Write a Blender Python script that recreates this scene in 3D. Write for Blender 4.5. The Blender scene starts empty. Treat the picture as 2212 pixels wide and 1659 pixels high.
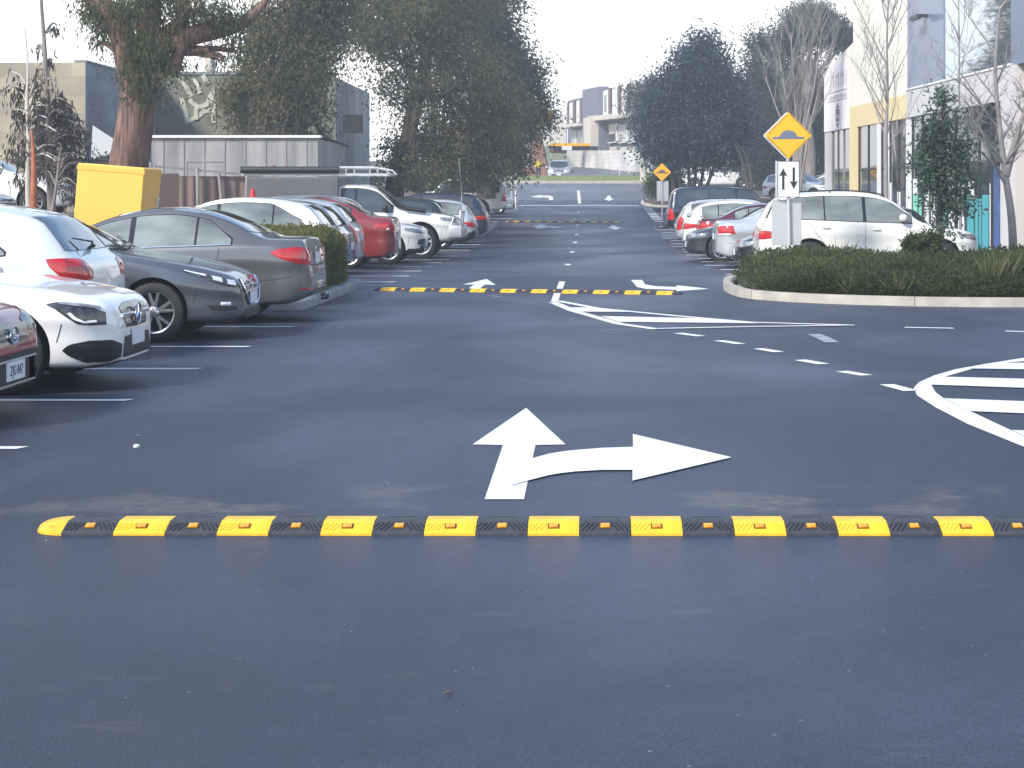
import bpy, bmesh, math, random
import numpy as np
from mathutils import Vector, Matrix
from mathutils.bvhtree import BVHTree

S = bpy.context.scene
COL = S.collection
R = math.radians
# ------------------------------------------------------------------ camera
F = 3700.0 / 2212 * 36
cam_d = bpy.data.cameras.new("camera"); cam = bpy.data.objects.new("camera", cam_d); COL.objects.link(cam)
CAM_H = 1.585
cam.location = (0, 0, CAM_H); cam.rotation_euler = (R(90), 0, 0)
cam_d.sensor_width = 36; cam_d.lens = F; cam_d.clip_end = 3000; cam_d.clip_start = 0.1
cam_d.shift_x = (1106 - 1270) / 2212
cam_d.shift_y = -(829.5 - 422) / 2212
S.camera = cam
# ------------------------------------------------------------------ light
S.view_settings.view_transform = 'Standard'; S.view_settings.look = 'None'
S.view_settings.exposure = 0.86; S.view_settings.gamma = 1
SUN_EL, SUN_AZ = 38.0, 222.0      # azimuth clockwise from +Y
W = bpy.data.worlds.new("World"); S.world = W; W.use_nodes = True
nt = W.node_tree; N = nt.nodes; L = nt.links
N.clear()
out = N.new('ShaderNodeOutputWorld'); bg = N.new('ShaderNodeBackground'); L.new(bg.outputs[0], out.inputs[0])
sky = N.new('ShaderNodeTexSky'); sky.sky_type = 'NISHITA'; sky.sun_disc = False
sky.sun_elevation = R(SUN_EL); sky.sun_rotation = R(SUN_AZ); sky.dust_density = 0.4; sky.ozone_density = 6.0; sky.air_density = 1.3
tc = N.new('ShaderNodeTexCoord'); sep = N.new('ShaderNodeSeparateXYZ'); L.new(tc.outputs['Generated'], sep.inputs[0])
ramp = N.new('ShaderNodeValToRGB'); L.new(sep.outputs['Z'], ramp.inputs[0])
ramp.color_ramp.elements[0].position = 0.11; ramp.color_ramp.elements[0].color = (1, 1, 1, 1)
ramp.color_ramp.elements[1].position = 0.36; ramp.color_ramp.elements[1].color = (0.03, 0.03, 0.03, 1)
skyg = N.new('ShaderNodeVectorMath'); skyg.operation = 'MULTIPLY'; L.new(sky.outputs[0], skyg.inputs[0]); skyg.inputs[1].default_value = (1.60, 1.68, 1.68)
noi = N.new('ShaderNodeTexNoise'); noi.inputs['Scale'].default_value = 2.2; noi.inputs['Detail'].default_value = 5
L.new(tc.outputs['Generated'], noi.inputs['Vector'])
cr = N.new('ShaderNodeValToRGB'); L.new(noi.outputs[0], cr.inputs[0])
cr.color_ramp.elements[0].position = 0.42; cr.color_ramp.elements[0].color = (0, 0, 0, 1)
cr.color_ramp.elements[1].position = 0.66; cr.color_ramp.elements[1].color = (0.25, 0.25, 0.25, 1)
mx0 = N.new('ShaderNodeMath'); mx0.operation = 'MAXIMUM'; L.new(ramp.outputs[0], mx0.inputs[0]); L.new(cr.outputs[0], mx0.inputs[1])
mix = N.new('ShaderNodeMixRGB'); L.new(mx0.outputs[0], mix.inputs[0]); L.new(skyg.outputs[0], mix.inputs[1])
mix.inputs[2].default_value = (11.8, 11.7, 11.5, 1)      # bright thin cloud low in the sky
L.new(mix.outputs[0], bg.inputs[0]); bg.inputs[1].default_value = 0.085
sd = bpy.data.lights.new("sun", 'SUN'); sun = bpy.data.objects.new("sun", sd); COL.objects.link(sun)
sd.energy = 3.2; sd.angle = R(9); sd.color = (1.0, 0.93, 0.83)
_a = R(SUN_AZ); _e = R(SUN_EL)
sdir = Vector((math.sin(_a) * math.cos(_e), math.cos(_a) * math.cos(_e), math.sin(_e)))
sun.rotation_euler = sdir.to_track_quat('Z', 'Y').to_euler(); sun.location = (-20, -20, 30)

# ------------------------------------------------------------------ materials
def mat(name, col, rough=0.6, metal=0.0, coat=0.0, noise=None, bump=None, spec=0.5, emit=None, crough=0.03, trans=0.0, island=None):
    """noise=(scale, amount, detail[, stretch]) varies the colour; bump=(scale, strength)"""
    m = bpy.data.materials.new(name); m.use_nodes = True
    n = m.node_tree.nodes; l = m.node_tree.links; p = n['Principled BSDF']
    c4 = (*col, 1)
    p.inputs['Base Color'].default_value = c4; p.inputs['Roughness'].default_value = rough
    p.inputs['Metallic'].default_value = metal; p.inputs['Coat Weight'].default_value = coat
    p.inputs['Coat Roughness'].default_value = crough
    p.inputs['Specular IOR Level'].default_value = spec
    p.inputs['Transmission Weight'].default_value = trans
    last = None
    if noise or bump:
        t = n.new('ShaderNodeTexCoord')
    if noise:
        mp = n.new('ShaderNodeMapping'); l.new(t.outputs['Object'], mp.inputs[0])
        if len(noise) > 3: mp.inputs['Scale'].default_value = noise[3]
        x = n.new('ShaderNodeTexNoise'); x.inputs['Scale'].default_value = noise[0]; x.inputs['Detail'].default_value = noise[2]
        l.new(mp.outputs[0], x.inputs['Vector'])
        mr = n.new('ShaderNodeMapRange'); mr.inputs[1].default_value = .3; mr.inputs[2].default_value = .7
        mr.inputs[3].default_value = 1 - noise[1]; mr.inputs[4].default_value = 1 + noise[1]
        l.new(x.outputs[0], mr.inputs[0])
        mu = n.new('ShaderNodeVectorMath'); mu.operation = 'SCALE'; mu.inputs[0].default_value = col
        l.new(mr.outputs[0], mu.inputs['Scale']); last = mu.outputs[0]
    if island:
        g = n.new('ShaderNodeNewGeometry'); cr_ = n.new('ShaderNodeValToRGB'); l.new(g.outputs['Random Per Island'], cr_.inputs[0])
        el = cr_.color_ramp.elements
        for i, c in enumerate(island):
            pos = i / max(1, len(island) - 1)
            if i < 2: el[i].position = pos if i == 0 else 1; e = el[i]
            else: e = el.new(0.5)
        while len(el) < len(island): el.new(.5)
        for i, c in enumerate(island):
            el[i].position = i / max(1, len(island) - 1)
        for i, c in enumerate(island): el[i].color = (*c, 1)
        last2 = cr_.outputs[0]
        if last:
            mm = n.new('ShaderNodeVectorMath'); mm.operation = 'MULTIPLY'; l.new(last2, mm.inputs[0])
            mu.inputs[0].default_value = (1, 1, 1); l.new(last, mm.inputs[1]); last2 = mm.outputs[0]
        last = last2
    if last: l.new(last, p.inputs['Base Color'])
    if bump:
        x = n.new('ShaderNodeTexNoise'); x.inputs['Scale'].default_value = bump[0]; x.inputs['Detail'].default_value = 3
        mp2 = n.new('ShaderNodeMapping'); l.new(t.outputs['Object'], mp2.inputs[0])
        if len(bump) > 2: mp2.inputs['Scale'].default_value = bump[2]
        l.new(mp2.outputs[0], x.inputs['Vector'])
        b = n.new('ShaderNodeBump'); b.inputs['Strength'].default_value = bump[1]; b.inputs['Distance'].default_value = 0.02
        l.new(x.outputs[0], b.inputs['Height']); l.new(b.outputs[0], p.inputs['Normal'])
    if emit:
        p.inputs['Emission Color'].default_value = (*emit[:3], 1); p.inputs['Emission Strength'].default_value = emit[3]
    return m

M = {}
M['white_paint'] = mat('road_paint_white', (.70, .70, .69), .55, noise=(38.0, .12, 6), bump=(120, .3))
M['faded_paint'] = mat('road_paint_faded', (.26, .28, .31), .6, noise=(6, .3, 6))
M['kerb'] = mat('kerb_concrete', (.40, .37, .32), .85, noise=(2.5, .22, 8), bump=(60, .3))
M['kerbgrey'] = mat('kerb_grey_concrete', (.25, .26, .27), .85, noise=(2.5, .2, 8), bump=(60, .3))
M['mulch'] = mat('bark_mulch', (.10, .065, .045), .95, noise=(9, .5, 8), bump=(40, .8))
M['rubber'] = mat('black_rubber', (.040, .043, .052), .6, noise=(30, .3, 4), bump=(150, .2))
M['humpyellow'] = mat('hump_yellow', (.84, .45, .022), .45, noise=(9, .20, 9), bump=(90, .12))
M['amber'] = mat('amber_reflector', (.90, .36, .01), .12, coat=1, noise=(60, .35, 3))
M['amberdark'] = mat('reflector_recess', (.10, .05, .01), .5)
M['tyre'] = mat('tyre_rubber', (.018, .018, .02), .75, noise=(8, .2, 4))
M['alloy'] = mat('alloy_silver', (.55, .55, .56), .28, metal=.9)
M['steel'] = mat('galvanised_steel', (.58, .58, .58), .42, metal=.5, noise=(5, .08, 4))
M['rotor'] = mat('wheel_well_dark', (.012, .012, .013), .8)
M['blackp'] = mat('black_plastic', (.018, .018, .02), .45)
M['glossblack'] = mat('gloss_black', (.008, .008, .009), .12, coat=.5)
M['chrome'] = mat('chrome', (.80, .81, .83), .09, metal=1)
M['glass'] = mat('tinted_window', (.028, .034, .034), .04, spec=.9, coat=.6, noise=(1.1, .8, 2, (1, 1, 2.2)))  # blotches in the glass colour stand in for reflections
M['glassclear'] = mat('side_window_grey', (.15, .17, .155), .06, spec=.9, coat=.8, noise=(1.3, .55, 3, (1, 1, 2.5)))  # pale mottled colour imitates what the side glass reflects
M['lampclear'] = mat('headlamp_lens', (.30, .31, .33), .06, metal=.35, coat=1, noise=(14, .6, 3))
M['lampwhite'] = mat('lamp_reflector', (.85, .86, .88), .12, metal=.3, coat=1)
M['lampdark'] = mat('headlamp_dark', (.045, .048, .056), .10, coat=.6, spec=.4, noise=(16, .7, 3))
M['lampred'] = mat('tail_lamp_red', (.48, .012, .012), .1, coat=1, noise=(12, .3, 3))
M['lampredd'] = mat('tail_lamp_deep_red', (.22, .006, .012), .1, coat=1)
M['plate'] = mat('plate_white', (.72, .73, .76), .4)
M['platetxt'] = mat('plate_characters', (.02, .03, .10), .5)
M['seam'] = mat('panel_gap', (.012, .012, .013), .7)
def paint(name, col, metal=0.0, rough=.30): return mat('paint_' + name, col, rough, metal=metal, coat=1.0, crough=.02, noise=(.8, .03, 2))
M['p_white'] = paint('white', (.80, .79, .76))
M['p_pearl'] = paint('pearl_white', (.76, .74, .69))
M['p_silver'] = paint('silver', (.56, .58, .60), .45)
M['p_pale'] = paint('pale_silver', (.62, .66, .64), .2)
M['p_grey'] = paint('gunmetal', (.085, .092, .105), .35)
M['p_bmw'] = paint('mineral_grey', (.125, .125, .13), .4)
M['p_maroon'] = paint('maroon', (.26, .006, .012), .2)
M['p_red'] = paint('brick_red', (.25, .028, .024), .2)
M['p_blue'] = paint('deep_blue', (.02, .05, .20), .2)
M['p_navy'] = paint('navy', (.012, .018, .04), .3)
M['p_black'] = paint('black', (.012, .013, .016), .1)
M['p_dgreen'] = paint('dark_green', (.018, .028, .026), .3)
M['p_plum'] = paint('plum', (.10, .012, .03), .3)
M['p_dgrey'] = paint('charcoal', (.04, .045, .055), .4)

# ------------------------------------------------------------------ object helpers
def tag(o, label=None, cat=None, group=None, kind=None):
    if label: o['label'] = label
    if cat: o['category'] = cat
    if group: o['group'] = group
    if kind: o['kind'] = kind
    return o

def empty(name, loc=(0, 0, 0), rz=0.0, label=None, cat=None, group=None):
    o = bpy.data.objects.new(name, None); COL.objects.link(o)
    o.location = loc; o.rotation_euler = (0, 0, rz); o.empty_display_size = .2
    return tag(o, label, cat, group)

class MB:
    def __init__(s): s.v = []; s.f = []; s.m = []
    def add(s, vs, fs, mi=0):
        b = len(s.v); s.v += [tuple(p) for p in vs]; s.f += [tuple(i + b for i in f) for f in fs]; s.m += [mi] * len(fs); return s
    def box(s, a, b, mi=0, bev=0.0):
        x0, y0, z0 = a; x1, y1, z1 = b
        if bev <= 0:
            v = [(x0, y0, z0), (x1, y0, z0), (x1, y1, z0), (x0, y1, z0), (x0, y0, z1), (x1, y0, z1), (x1, y1, z1), (x0, y1, z1)]
            return s.add(v, [(0, 3, 2, 1), (4, 5, 6, 7), (0, 1, 5, 4), (1, 2, 6, 5), (2, 3, 7, 6), (3, 0, 4, 7)], mi)
        bm = bmesh.new(); bmesh.ops.create_cube(bm, size=1)
        for q in bm.verts:
            q.co = Vector(((x0 + x1) / 2 + q.co.x * (x1 - x0), (y0 + y1) / 2 + q.co.y * (y1 - y0), (z0 + z1) / 2 + q.co.z * (z1 - z0)))
        bmesh.ops.bevel(bm, geom=bm.edges[:], offset=bev, segments=2, affect='EDGES', profile=.5)
        bm.verts.index_update()
        s.add([q.co for q in bm.verts], [[q.index for q in f.verts] for f in bm.faces], mi); bm.free(); return s
    def obox(s, c, ax, ay, az, mi=0):
        c = Vector(c); ax = Vector(ax); ay = Vector(ay); az = Vector(az)
        v = [c + sx * ax + sy * ay + sz * az for sz in (-1, 1) for sx, sy in ((-1, -1), (1, -1), (1, 1), (-1, 1))]
        return s.add(v, [(0, 3, 2, 1), (4, 5, 6, 7), (0, 1, 5, 4), (1, 2, 6, 5), (2, 3, 7, 6), (3, 0, 4, 7)], mi)
    def prism(s, poly, z0, z1, mi=0):
        n = len(poly)
        v = [(x, y, z0) for x, y in poly] + [(x, y, z1) for x, y in poly]
        f = [tuple(range(n - 1, -1, -1)), tuple(range(n, 2 * n))] + [(i, (i + 1) % n, n + (i + 1) % n, n + i) for i in range(n)]
        return s.add(v, f, mi)
    def tube(s, pts, rad, n=8, mi=0, cap=True):
        pts = [Vector(p) for p in pts]; k = len(pts)
        if not isinstance(rad, (list, tuple)): rad = [rad] * k
        vs = []; up = Vector((0, 0, 1)); prev = None
        for i, p in enumerate(pts):
            t = (pts[min(i + 1, k - 1)] - pts[max(i - 1, 0)]); t = t.normalized() if t.length > 1e-9 else Vector((0, 0, 1))
            a = prev - t * prev.dot(t) if prev is not None else (up.cross(t) if abs(t.z) < .95 else Vector((1, 0, 0)).cross(t))
            if a.length < 1e-6: a = t.orthogonal()
            a.normalize(); prev = a; b = t.cross(a)
            for j in range(n):
                an = 2 * math.pi * j / n; vs.append(p + (a * math.cos(an) + b * math.sin(an)) * rad[i])
        fs = [(i * n + j, i * n + (j + 1) % n, (i + 1) * n + (j + 1) % n, (i + 1) * n + j) for i in range(k - 1) for j in range(n)]
        if cap: fs += [tuple(range(n - 1, -1, -1)), tuple((k - 1) * n + j for j in range(n))]
        return s.add(vs, fs, mi)
    def lathe(s, prof, n=32, axis='y', c=(0, 0, 0), mi=0, close=False):
        """prof: (offset along axis, radius)"""
        vs = []
        for o, r in prof:
            for j in range(n):
                a = 2 * math.pi * j / n; u, w = r * math.cos(a), r * math.sin(a)
                p = (u, o, w) if axis == 'y' else ((o, u, w) if axis == 'x' else (u, w, o))
                vs.append((p[0] + c[0], p[1] + c[1], p[2] + c[2]))
        k = len(prof)
        fs = [(i * n + j, (i + 1) * n + j, (i + 1) * n + (j + 1) % n, i * n + (j + 1) % n) for i in range(k - 1) for j in range(n)]
        if close: fs += [tuple(range(n)), tuple((k - 1) * n + j for j in range(n - 1, -1, -1))]
        return s.add(vs, fs, mi)
    def ell(s, c, r, nu=14, nv=9, mi=0, pw=1.0):
        vs = []; 
        for i in range(nv + 1):
            th = math.pi * i / nv
            for j in range(nu):
                a = 2 * math.pi * j / nu
                q = [math.sin(th) * math.cos(a), math.sin(th) * math.sin(a), math.cos(th)]
                q = [math.copysign(abs(t) ** pw, t) for t in q]
                vs.append((c[0] + r[0] * q[0], c[1] + r[1] * q[1], c[2] + r[2] * q[2]))
        fs = [(i * nu + j, (i + 1) * nu + j, (i + 1) * nu + (j + 1) % nu, i * nu + (j + 1) % nu) for i in range(nv) for j in range(nu)]
        return s.add(vs, fs, mi)
    def mesh(s, name, mats, smooth=None):
        me = bpy.data.meshes.new(name); me.from_pydata(s.v, [], s.f)
        for m in (mats if isinstance(mats, (list, tuple)) else [mats]): me.materials.append(m)
        if any(s.m): me.polygons.foreach_set('material_index', s.m)
        if smooth is not None:
            me.shade_smooth(); me.set_sharp_from_angle(angle=R(smooth))
        me.validate(); me.update(); return me
    def build(s, name, mats, parent=None, smooth=None, loc=None, rot=None):
        return link(name, s.mesh(name, mats, smooth), parent, loc, rot)

def link(name, me, parent=None, loc=None, rot=None):
    o = bpy.data.objects.new(name, me); COL.objects.link(o)
    if parent: o.parent = parent
    if loc is not None: o.location = loc
    if rot is not None: o.rotation_euler = rot
    return o

def copy_tree(o, parent=None):
    c = o.copy(); COL.objects.link(c); c.parent = parent
    for ch in list(o.children): copy_tree(ch, c)
    return c

_font_cache = {}
def text_mesh(txt, size, m, name='lettering', depth=.001, sx=1.0):
    cu = bpy.data.curves.new(name, 'FONT'); cu.body = txt; cu.size = size; cu.extrude = depth; cu.align_x = 'CENTER'; cu.align_y = 'CENTER'
    cu.resolution_u = 3
    ob = bpy.data.objects.new(name, cu); COL.objects.link(ob)
    dg = bpy.context.evaluated_depsgraph_get(); dg.update()
    me = bpy.data.meshes.new_from_object(ob.evaluated_get(dg)); bpy.data.objects.remove(ob); bpy.data.curves.remove(cu)
    if sx != 1.0:
        for v in me.vertices: v.co.x *= sx
    me.materials.clear(); me.materials.append(m); return me

# ------------------------------------------------------------------ terrain
PK = [(-20, 0), (30, 0), (38, -.04), (45, -.07), (52, -.07), (57, -.05), (62, .02), (66, .09), (70, .18), (73, .27), (76, .36), (85, .68),
      (97, 1.087), (105, 1.47), (112, 1.89), (118, 2.30), (120, 2.42), (127, 3.0), (133, 2.62), (150, 2.7), (185, 3.2), (260, 4.2), (3000, 10)]
_px = np.array([k[0] for k in PK], float); _pz = np.array([k[1] for k in PK], float)
_gy = np.arange(-20, 300.01, .5); _raw = np.interp(_gy, _px, _pz)
_k = np.hanning(13); _k /= _k.sum(); _sm = np.convolve(np.pad(_raw, 6, mode='edge'), _k, 'valid')
_ms = np.clip((121 - _gy) / 1.5, 0, 1); _gz = _sm * _ms + _raw * (1 - _ms)
def P(y): return float(np.interp(y, _gy, _gz)) if y < 300 else float(np.interp(y, _px, _pz))
def sstep(a, b, x): t = min(1, max(0, (x - a) / (b - a))); return t * t * (3 - 2 * t)
def LB(x, y):      # the ground rises to the left behind the left row of bays
    return 1.15 * sstep(-9.3, -12.5, x) * sstep(20, 27, y)
def Z(x, y): return P(y) + LB(x, y)
def gp(px, py):
    """a point of the road surface seen at this place of the photograph (its road is built from these, as metres)"""
    lo, hi = 3.0, 126.0
    f = lambda Y: 422 + 3700 * (CAM_H - P(Y)) / Y - py
    for _ in range(60):
        mid = (lo + hi) / 2
        if f(mid) > 0: lo = mid
        else: hi = mid
    return ((px - 1270) * lo / 3700, lo)

def sheet(name, x0, x1, y0, y1, m, dz=0.0, dx=1.0, dy=.5, fn=None, kind='structure'):
    xs = np.linspace(x0, x1, max(2, int(round((x1 - x0) / dx)) + 1)); ys = np.arange(y0, y1 + 1e-6, dy)
    fn = fn or (lambda x, y: P(y))
    v = [(x, y, fn(x, y) + dz) for y in ys for x in xs]; n = len(xs)
    f = [(j * n + i, j * n + i + 1, (j + 1) * n + i + 1, (j + 1) * n + i) for j in range(len(ys) - 1) for i in range(n - 1)]
    me = bpy.data.meshes.new(name); me.from_pydata(v, [], f); me.materials.append(m); me.shade_smooth()
    o = link(name, me); o['kind'] = kind; return o

def asphalt(name, base, worn):
    m = bpy.data.materials.new(name); m.use_nodes = True; n = m.node_tree.nodes; l = m.node_tree.links; p = n['Principled BSDF']
    t = n.new('ShaderNodeTexCoord')
    def noise(scale, det=4, st=None, rough=.5, dist=0):
        x = n.new('ShaderNodeTexNoise'); x.inputs['Scale'].default_value = scale; x.inputs['Detail'].default_value = det
        x.inputs['Roughness'].default_value = rough; x.inputs['Distortion'].default_value = dist
        src = t.outputs['Object']
        if st:
            mp = n.new('ShaderNodeMapping'); mp.inputs['Scale'].default_value = st; l.new(src, mp.inputs[0]); src = mp.outputs[0]
        l.new(src, x.inputs['Vector']); return x.outputs[0]
    def rampf(src, a, b, lo, hi):
        r = n.new('ShaderNodeMapRange'); r.inputs[1].default_value = a; r.inputs[2].default_value = b; r.inputs[3].default_value = lo; r.inputs[4].default_value = hi
        r.interpolation_type = 'SMOOTHSTEP'; l.new(src, r.inputs[0]); return r.outputs[0]
    def math2(op, a, b):
        r = n.new('ShaderNodeMath'); r.operation = op
        for i, q in enumerate((a, b)):
            if isinstance(q, (int, float)): r.inputs[i].default_value = q
            else: l.new(q, r.inputs[i])
        return r.outputs[0]
    big = noise(.30, 5, (.9, .6, 1), .52, .5)         # patches across the traffic direction
    lanes = noise(1.1, 3, (1.0, .10, 1), .5)            # wheel tracks along the aisle
    fine = noise(75, 3, (1, .7, 1), .75)
    mid = noise(9, 6, None, .7)
    worn_f = rampf(big, .42, .62, 0, 1)
    worn_f = math2('MULTIPLY', worn_f, rampf(lanes, .35, .6, .45, 1))
    mixc = n.new('ShaderNodeMixRGB'); l.new(worn_f, mixc.inputs[0]); mixc.inputs[1].default_value = (*base, 1); mixc.inputs[2].default_value = (*worn, 1)
    fac = math2('MULTIPLY', rampf(fine, .32, .68, .50, 1.55), rampf(mid, .3, .7, .86, 1.14))
    sc = n.new('ShaderNodeVectorMath'); sc.operation = 'SCALE'; l.new(mixc.outputs[0], sc.inputs[0]); l.new(fac, sc.inputs['Scale'])
    # pale stone chips
    vo = n.new('ShaderNodeTexVoronoi'); vo.inputs['Scale'].default_value = 11; vo.inputs['Randomness'].default_value = 1
    l.new(t.outputs['Object'], vo.inputs['Vector'])
    chip = math2('LESS_THAN', vo.outputs['Distance'], .065)
    pick = math2('GREATER_THAN', noise(7.1, 2), .55); chip = math2('MULTIPLY', chip, pick)
    mc = n.new('ShaderNodeMixRGB'); l.new(chip, mc.inputs[0]); l.new(sc.outputs[0], mc.inputs[1]); mc.inputs[2].default_value = (.17, .18, .20, 1)
    # dusty smears by the hump
    dust = math2('MULTIPLY', rampf(noise(1.5, 8, (.6, 1.6, 1), .7, .3), .60, .70, 0, .45), rampf(noise(22, 3, (.5, 2, 1)), .4, .6, .2, 1))
    md = n.new('ShaderNodeMixRGB'); l.new(dust, md.inputs[0]); l.new(mc.outputs[0], md.inputs[1]); md.inputs[2].default_value = (.13, .12, .115, 1)
    sy = n.new('ShaderNodeSeparateXYZ'); l.new(t.outputs['Object'], sy.inputs[0])          # brownish grime caught just past the nearest hump
    band = math2('MULTIPLY', rampf(sy.outputs[1], 8.42, 8.62, 0, 1), rampf(sy.outputs[1], 9.0, 9.6, 1, 0))
    grime = math2('MULTIPLY', math2('MULTIPLY', band, rampf(noise(1.3, 3, (1, 1, 1)), .50, .62, 0, .85)), rampf(noise(9, 9, (1, 2.4, 1), .8), .42, .58, .15, 1))
    mg = n.new('ShaderNodeMixRGB'); l.new(grime, mg.inputs[0]); l.new(md.outputs[0], mg.inputs[1]); mg.inputs[2].default_value = (.125, .115, .105, 1)
    trk = math2('MULTIPLY', rampf(noise(.42, 4, (1.6, .16, 1), .5, .6), .50, .64, 0, .28), 1.0)      # darker oily tracks along the aisle
    mt = n.new('ShaderNodeMixRGB'); l.new(trk, mt.inputs[0]); l.new(mg.outputs[0], mt.inputs[1]); mt.inputs[2].default_value = (.022, .027, .036, 1)
    l.new(mt.outputs[0], p.inputs['Base Color'])
    rr = math2('ADD', rampf(big, .36, .66, .54, .40), rampf(fine, .3, .7, -.05, .06))
    l.new(rr, p.inputs['Roughness']); p.inputs['Specular IOR Level'].default_value = .5
    b = n.new('ShaderNodeBump'); b.inputs['Strength'].default_value = .9; b.inputs['Distance'].default_value = .009
    l.new(noise(95, 3, None, .6), b.inputs['Height']); l.new(b.outputs[0], p.inputs['Normal'])
    return m
M['asphalt'] = asphalt('asphalt_car_park', (.021, .028, .046), (.035, .047, .081))
M['asphalt2'] = asphalt('asphalt_street', (.10, .105, .12), (.12, .125, .145))
M['dirt'] = mat('dirt_ground', (.13, .105, .08), .95, noise=(.6, .4, 8), bump=(12, .6))
M['grass'] = mat('grass_verge', (.17, .21, .055), .9, noise=(.5, .35, 9, (1, 2.5, 1)), bump=(30, .9))

sheet('ground', -69, 74, -20, 224, M['dirt'], dz=-.02, dx=3, dy=.5, fn=lambda x, y: Z(x, y) if y < 121 else Z(x, y))
far = MB(); far.add([(-1500, 226, 3.8), (1500, 226, 3.8), (1500, 2800, 9.3), (-1500, 2800, 9.3)], [(0, 1, 2, 3)])
_o = far.build('terrain', M['grass']); _o['kind'] = 'structure'
sheet('road', -9.2, 14, -4, 101.5, M['asphalt'], dx=1.16)
sheet('street', -60, 70, 101.5, 119.5, M['asphalt2'], dx=5)
sheet('grass_verge', -60, 30, 120, 131, M['grass'], dz=.06, dx=5)
sheet('pavement', -60, 70, 134, 175, M['asphalt2'], dz=.02, dx=5)

# ---- painted markings: sheets 4 mm above the road, cut along Y so that they follow it
def marking(name, polys, m=None, dz=.004, label=None):
    """polys: world (x, y) outlines"""
    bm = bmesh.new()
    for poly in polys:
        vs = [bm.verts.new((x, y, 0)) for x, y in poly]
        try: bm.faces.new(vs)
        except ValueError: pass
    bmesh.ops.triangulate(bm, faces=bm.faces[:])
    ys = [v.co.y for v in bm.verts]; y0, y1 = min(ys), max(ys)
    if y1 > 28:
        y = math.ceil(y0 * 2) / 2
        while y < y1:
            bmesh.ops.bisect_plane(bm, geom=bm.verts[:] + bm.edges[:] + bm.faces[:], plane_co=(0, y, 0), plane_no=(0, 1, 0)); y += .5
    for v in bm.verts: v.co.z = P(v.co.y) + dz
    for f in bm.faces:
        if f.normal.z < 0: f.normal_flip()
    me = bpy.data.meshes.new(name); bm.to_mesh(me); bm.free(); me.materials.append(m or M['white_paint'])
    o = link(name, me); o['kind'] = 'structure'
    if label: o['label'] = label
    return o
def pix(poly): return [gp(*q) for q in poly]
def stroke(pts, w):
    """a painted line of width w along world points, as quads"""
    out = []
    pts = [Vector(p) for p in pts]; n = len(pts); L_, R_ = [], []
    for i, p in enumerate(pts):
        t = (pts[min(i + 1, n - 1)] - pts[max(i - 1, 0)]).normalized(); q = Vector((-t.y, t.x)) * w / 2
        L_.append(p + q); R_.append(p - q)
    return [[tuple(R_[i]), tuple(R_[i + 1]), tuple(L_[i + 1]), tuple(L_[i])] for i in range(n - 1)]

# straight-and-right arrow
marking('straight_arrow', [pix([(1136.5, 882), (1020.8, 961.1), (1086.5, 962.5), (1046.8, 1079.8), (1131.8, 1079.8), (1156.5, 962.5), (1221.5, 961.1)])])
up = [(1110, 1008), (1151.5, 992.1), (1184.8, 982.8), (1214, 977.8), (1244.8, 974.4), (1301.5, 970), (1367.5, 967.8)]
dn = [(1104, 1052), (1139.8, 1041), (1184.8, 1029.4), (1214, 1024.5), (1244.8, 1021), (1301.5, 1017.8), (1366.5, 1017.8)]
qs = [pix(dn + [(1366, 1041), (1580.5, 990.4), (1367, 939.8)] + up[::-1])]
marking('right_turn_arrow', qs, dz=.008)
# painted island ahead of the second hump
marking('centre_line', [pix([(1207.8, 608.3), (1220.6, 608.3), (1215.8, 623.9), (1202.2, 623.9)]), pix([(1197.4, 632), (1211.8, 632), (1206, 650), (1188.2, 656)])])
marking('painted_island_edge', stroke(pix([(1194, 653), (1238, 671.5), (1337.4, 699.9), (1417.4, 711.2)]), .14))
marking('painted_island_edge', stroke(pix([(1204, 650.5), (1289.4, 666.5), (1450, 682), (1617.4, 696.6), (1845, 703.4)]), .13), dz=.006)
marking('painted_island_edge', stroke(pix([(1417, 711.2), (1630, 706.8), (1845, 703.6)]), .10), dz=.010)
marking('painted_island_bars', [pix([(1225, 665), (1289.4, 665.5), (1361.4, 674.7), (1257.4, 674.2)]), pix([(1297.4, 683.9), (1517.4, 688.7), (1640, 699.5), (1337.4, 696.3)])], dz=.008)
marking('faint_line', stroke(pix([(1290, 713), (1417, 711.5)]), .04), M['faded_paint'])
ds = [((1464, 720), (1514, 726.5)), ((1552, 736), (1600, 743.5)), ((1638, 753.5), (1683, 761)), ((1728, 778), (1779, 787)), ((1818, 802.5), (1872, 811.5)), ((1915, 831), (1968, 845))]
marking('curved_dashes', sum([stroke(pix(d), .13) for d in ds], []))
marking('far_dashes', sum([stroke(pix(d), .11) for d in [((1954, 707.5), (2060, 709.5)), ((2172, 715.7), (2250, 718))]], []))
marking('worn_dash', stroke(pix([(1757, 722), (1776, 729), (1797, 740)]), .16), M['faded_paint'])
cz = lambda q: (1622.2 + q[0] / 3.75, 516.2 + q[1] / 3.75)
outer = [(2700, 905), (2212, 965), (1900, 1015), (1650, 1060), (1480, 1110), (1360, 1165), (1318, 1210), (1345, 1270), (1500, 1370), (1750, 1500), (2130, 1655), (2500, 1800)]
inner = [(2700, 948), (2212, 993), (2020, 1008), (1790, 1055), (1550, 1125), (1475, 1165), (1463, 1190), (1495, 1245), (1575, 1305), (1790, 1405), (2120, 1560), (2480, 1720)]
marking('hatched_island', [pix([cz(outer[i]), cz(outer[i + 1]), cz(inner[i + 1]), cz(inner[i])]) for i in range(11)])
bars = [[(1960, 1008), (2700, 1012), (2700, 1070), (1780, 1055)], [(1545, 1122), (2700, 1152), (2700, 1228), (1455, 1187)], [(1560, 1298), (2700, 1340), (2700, 1440), (1770, 1402)], [(2110, 1556), (2800, 1580), (2800, 1700), (2400, 1690)]]
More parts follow.
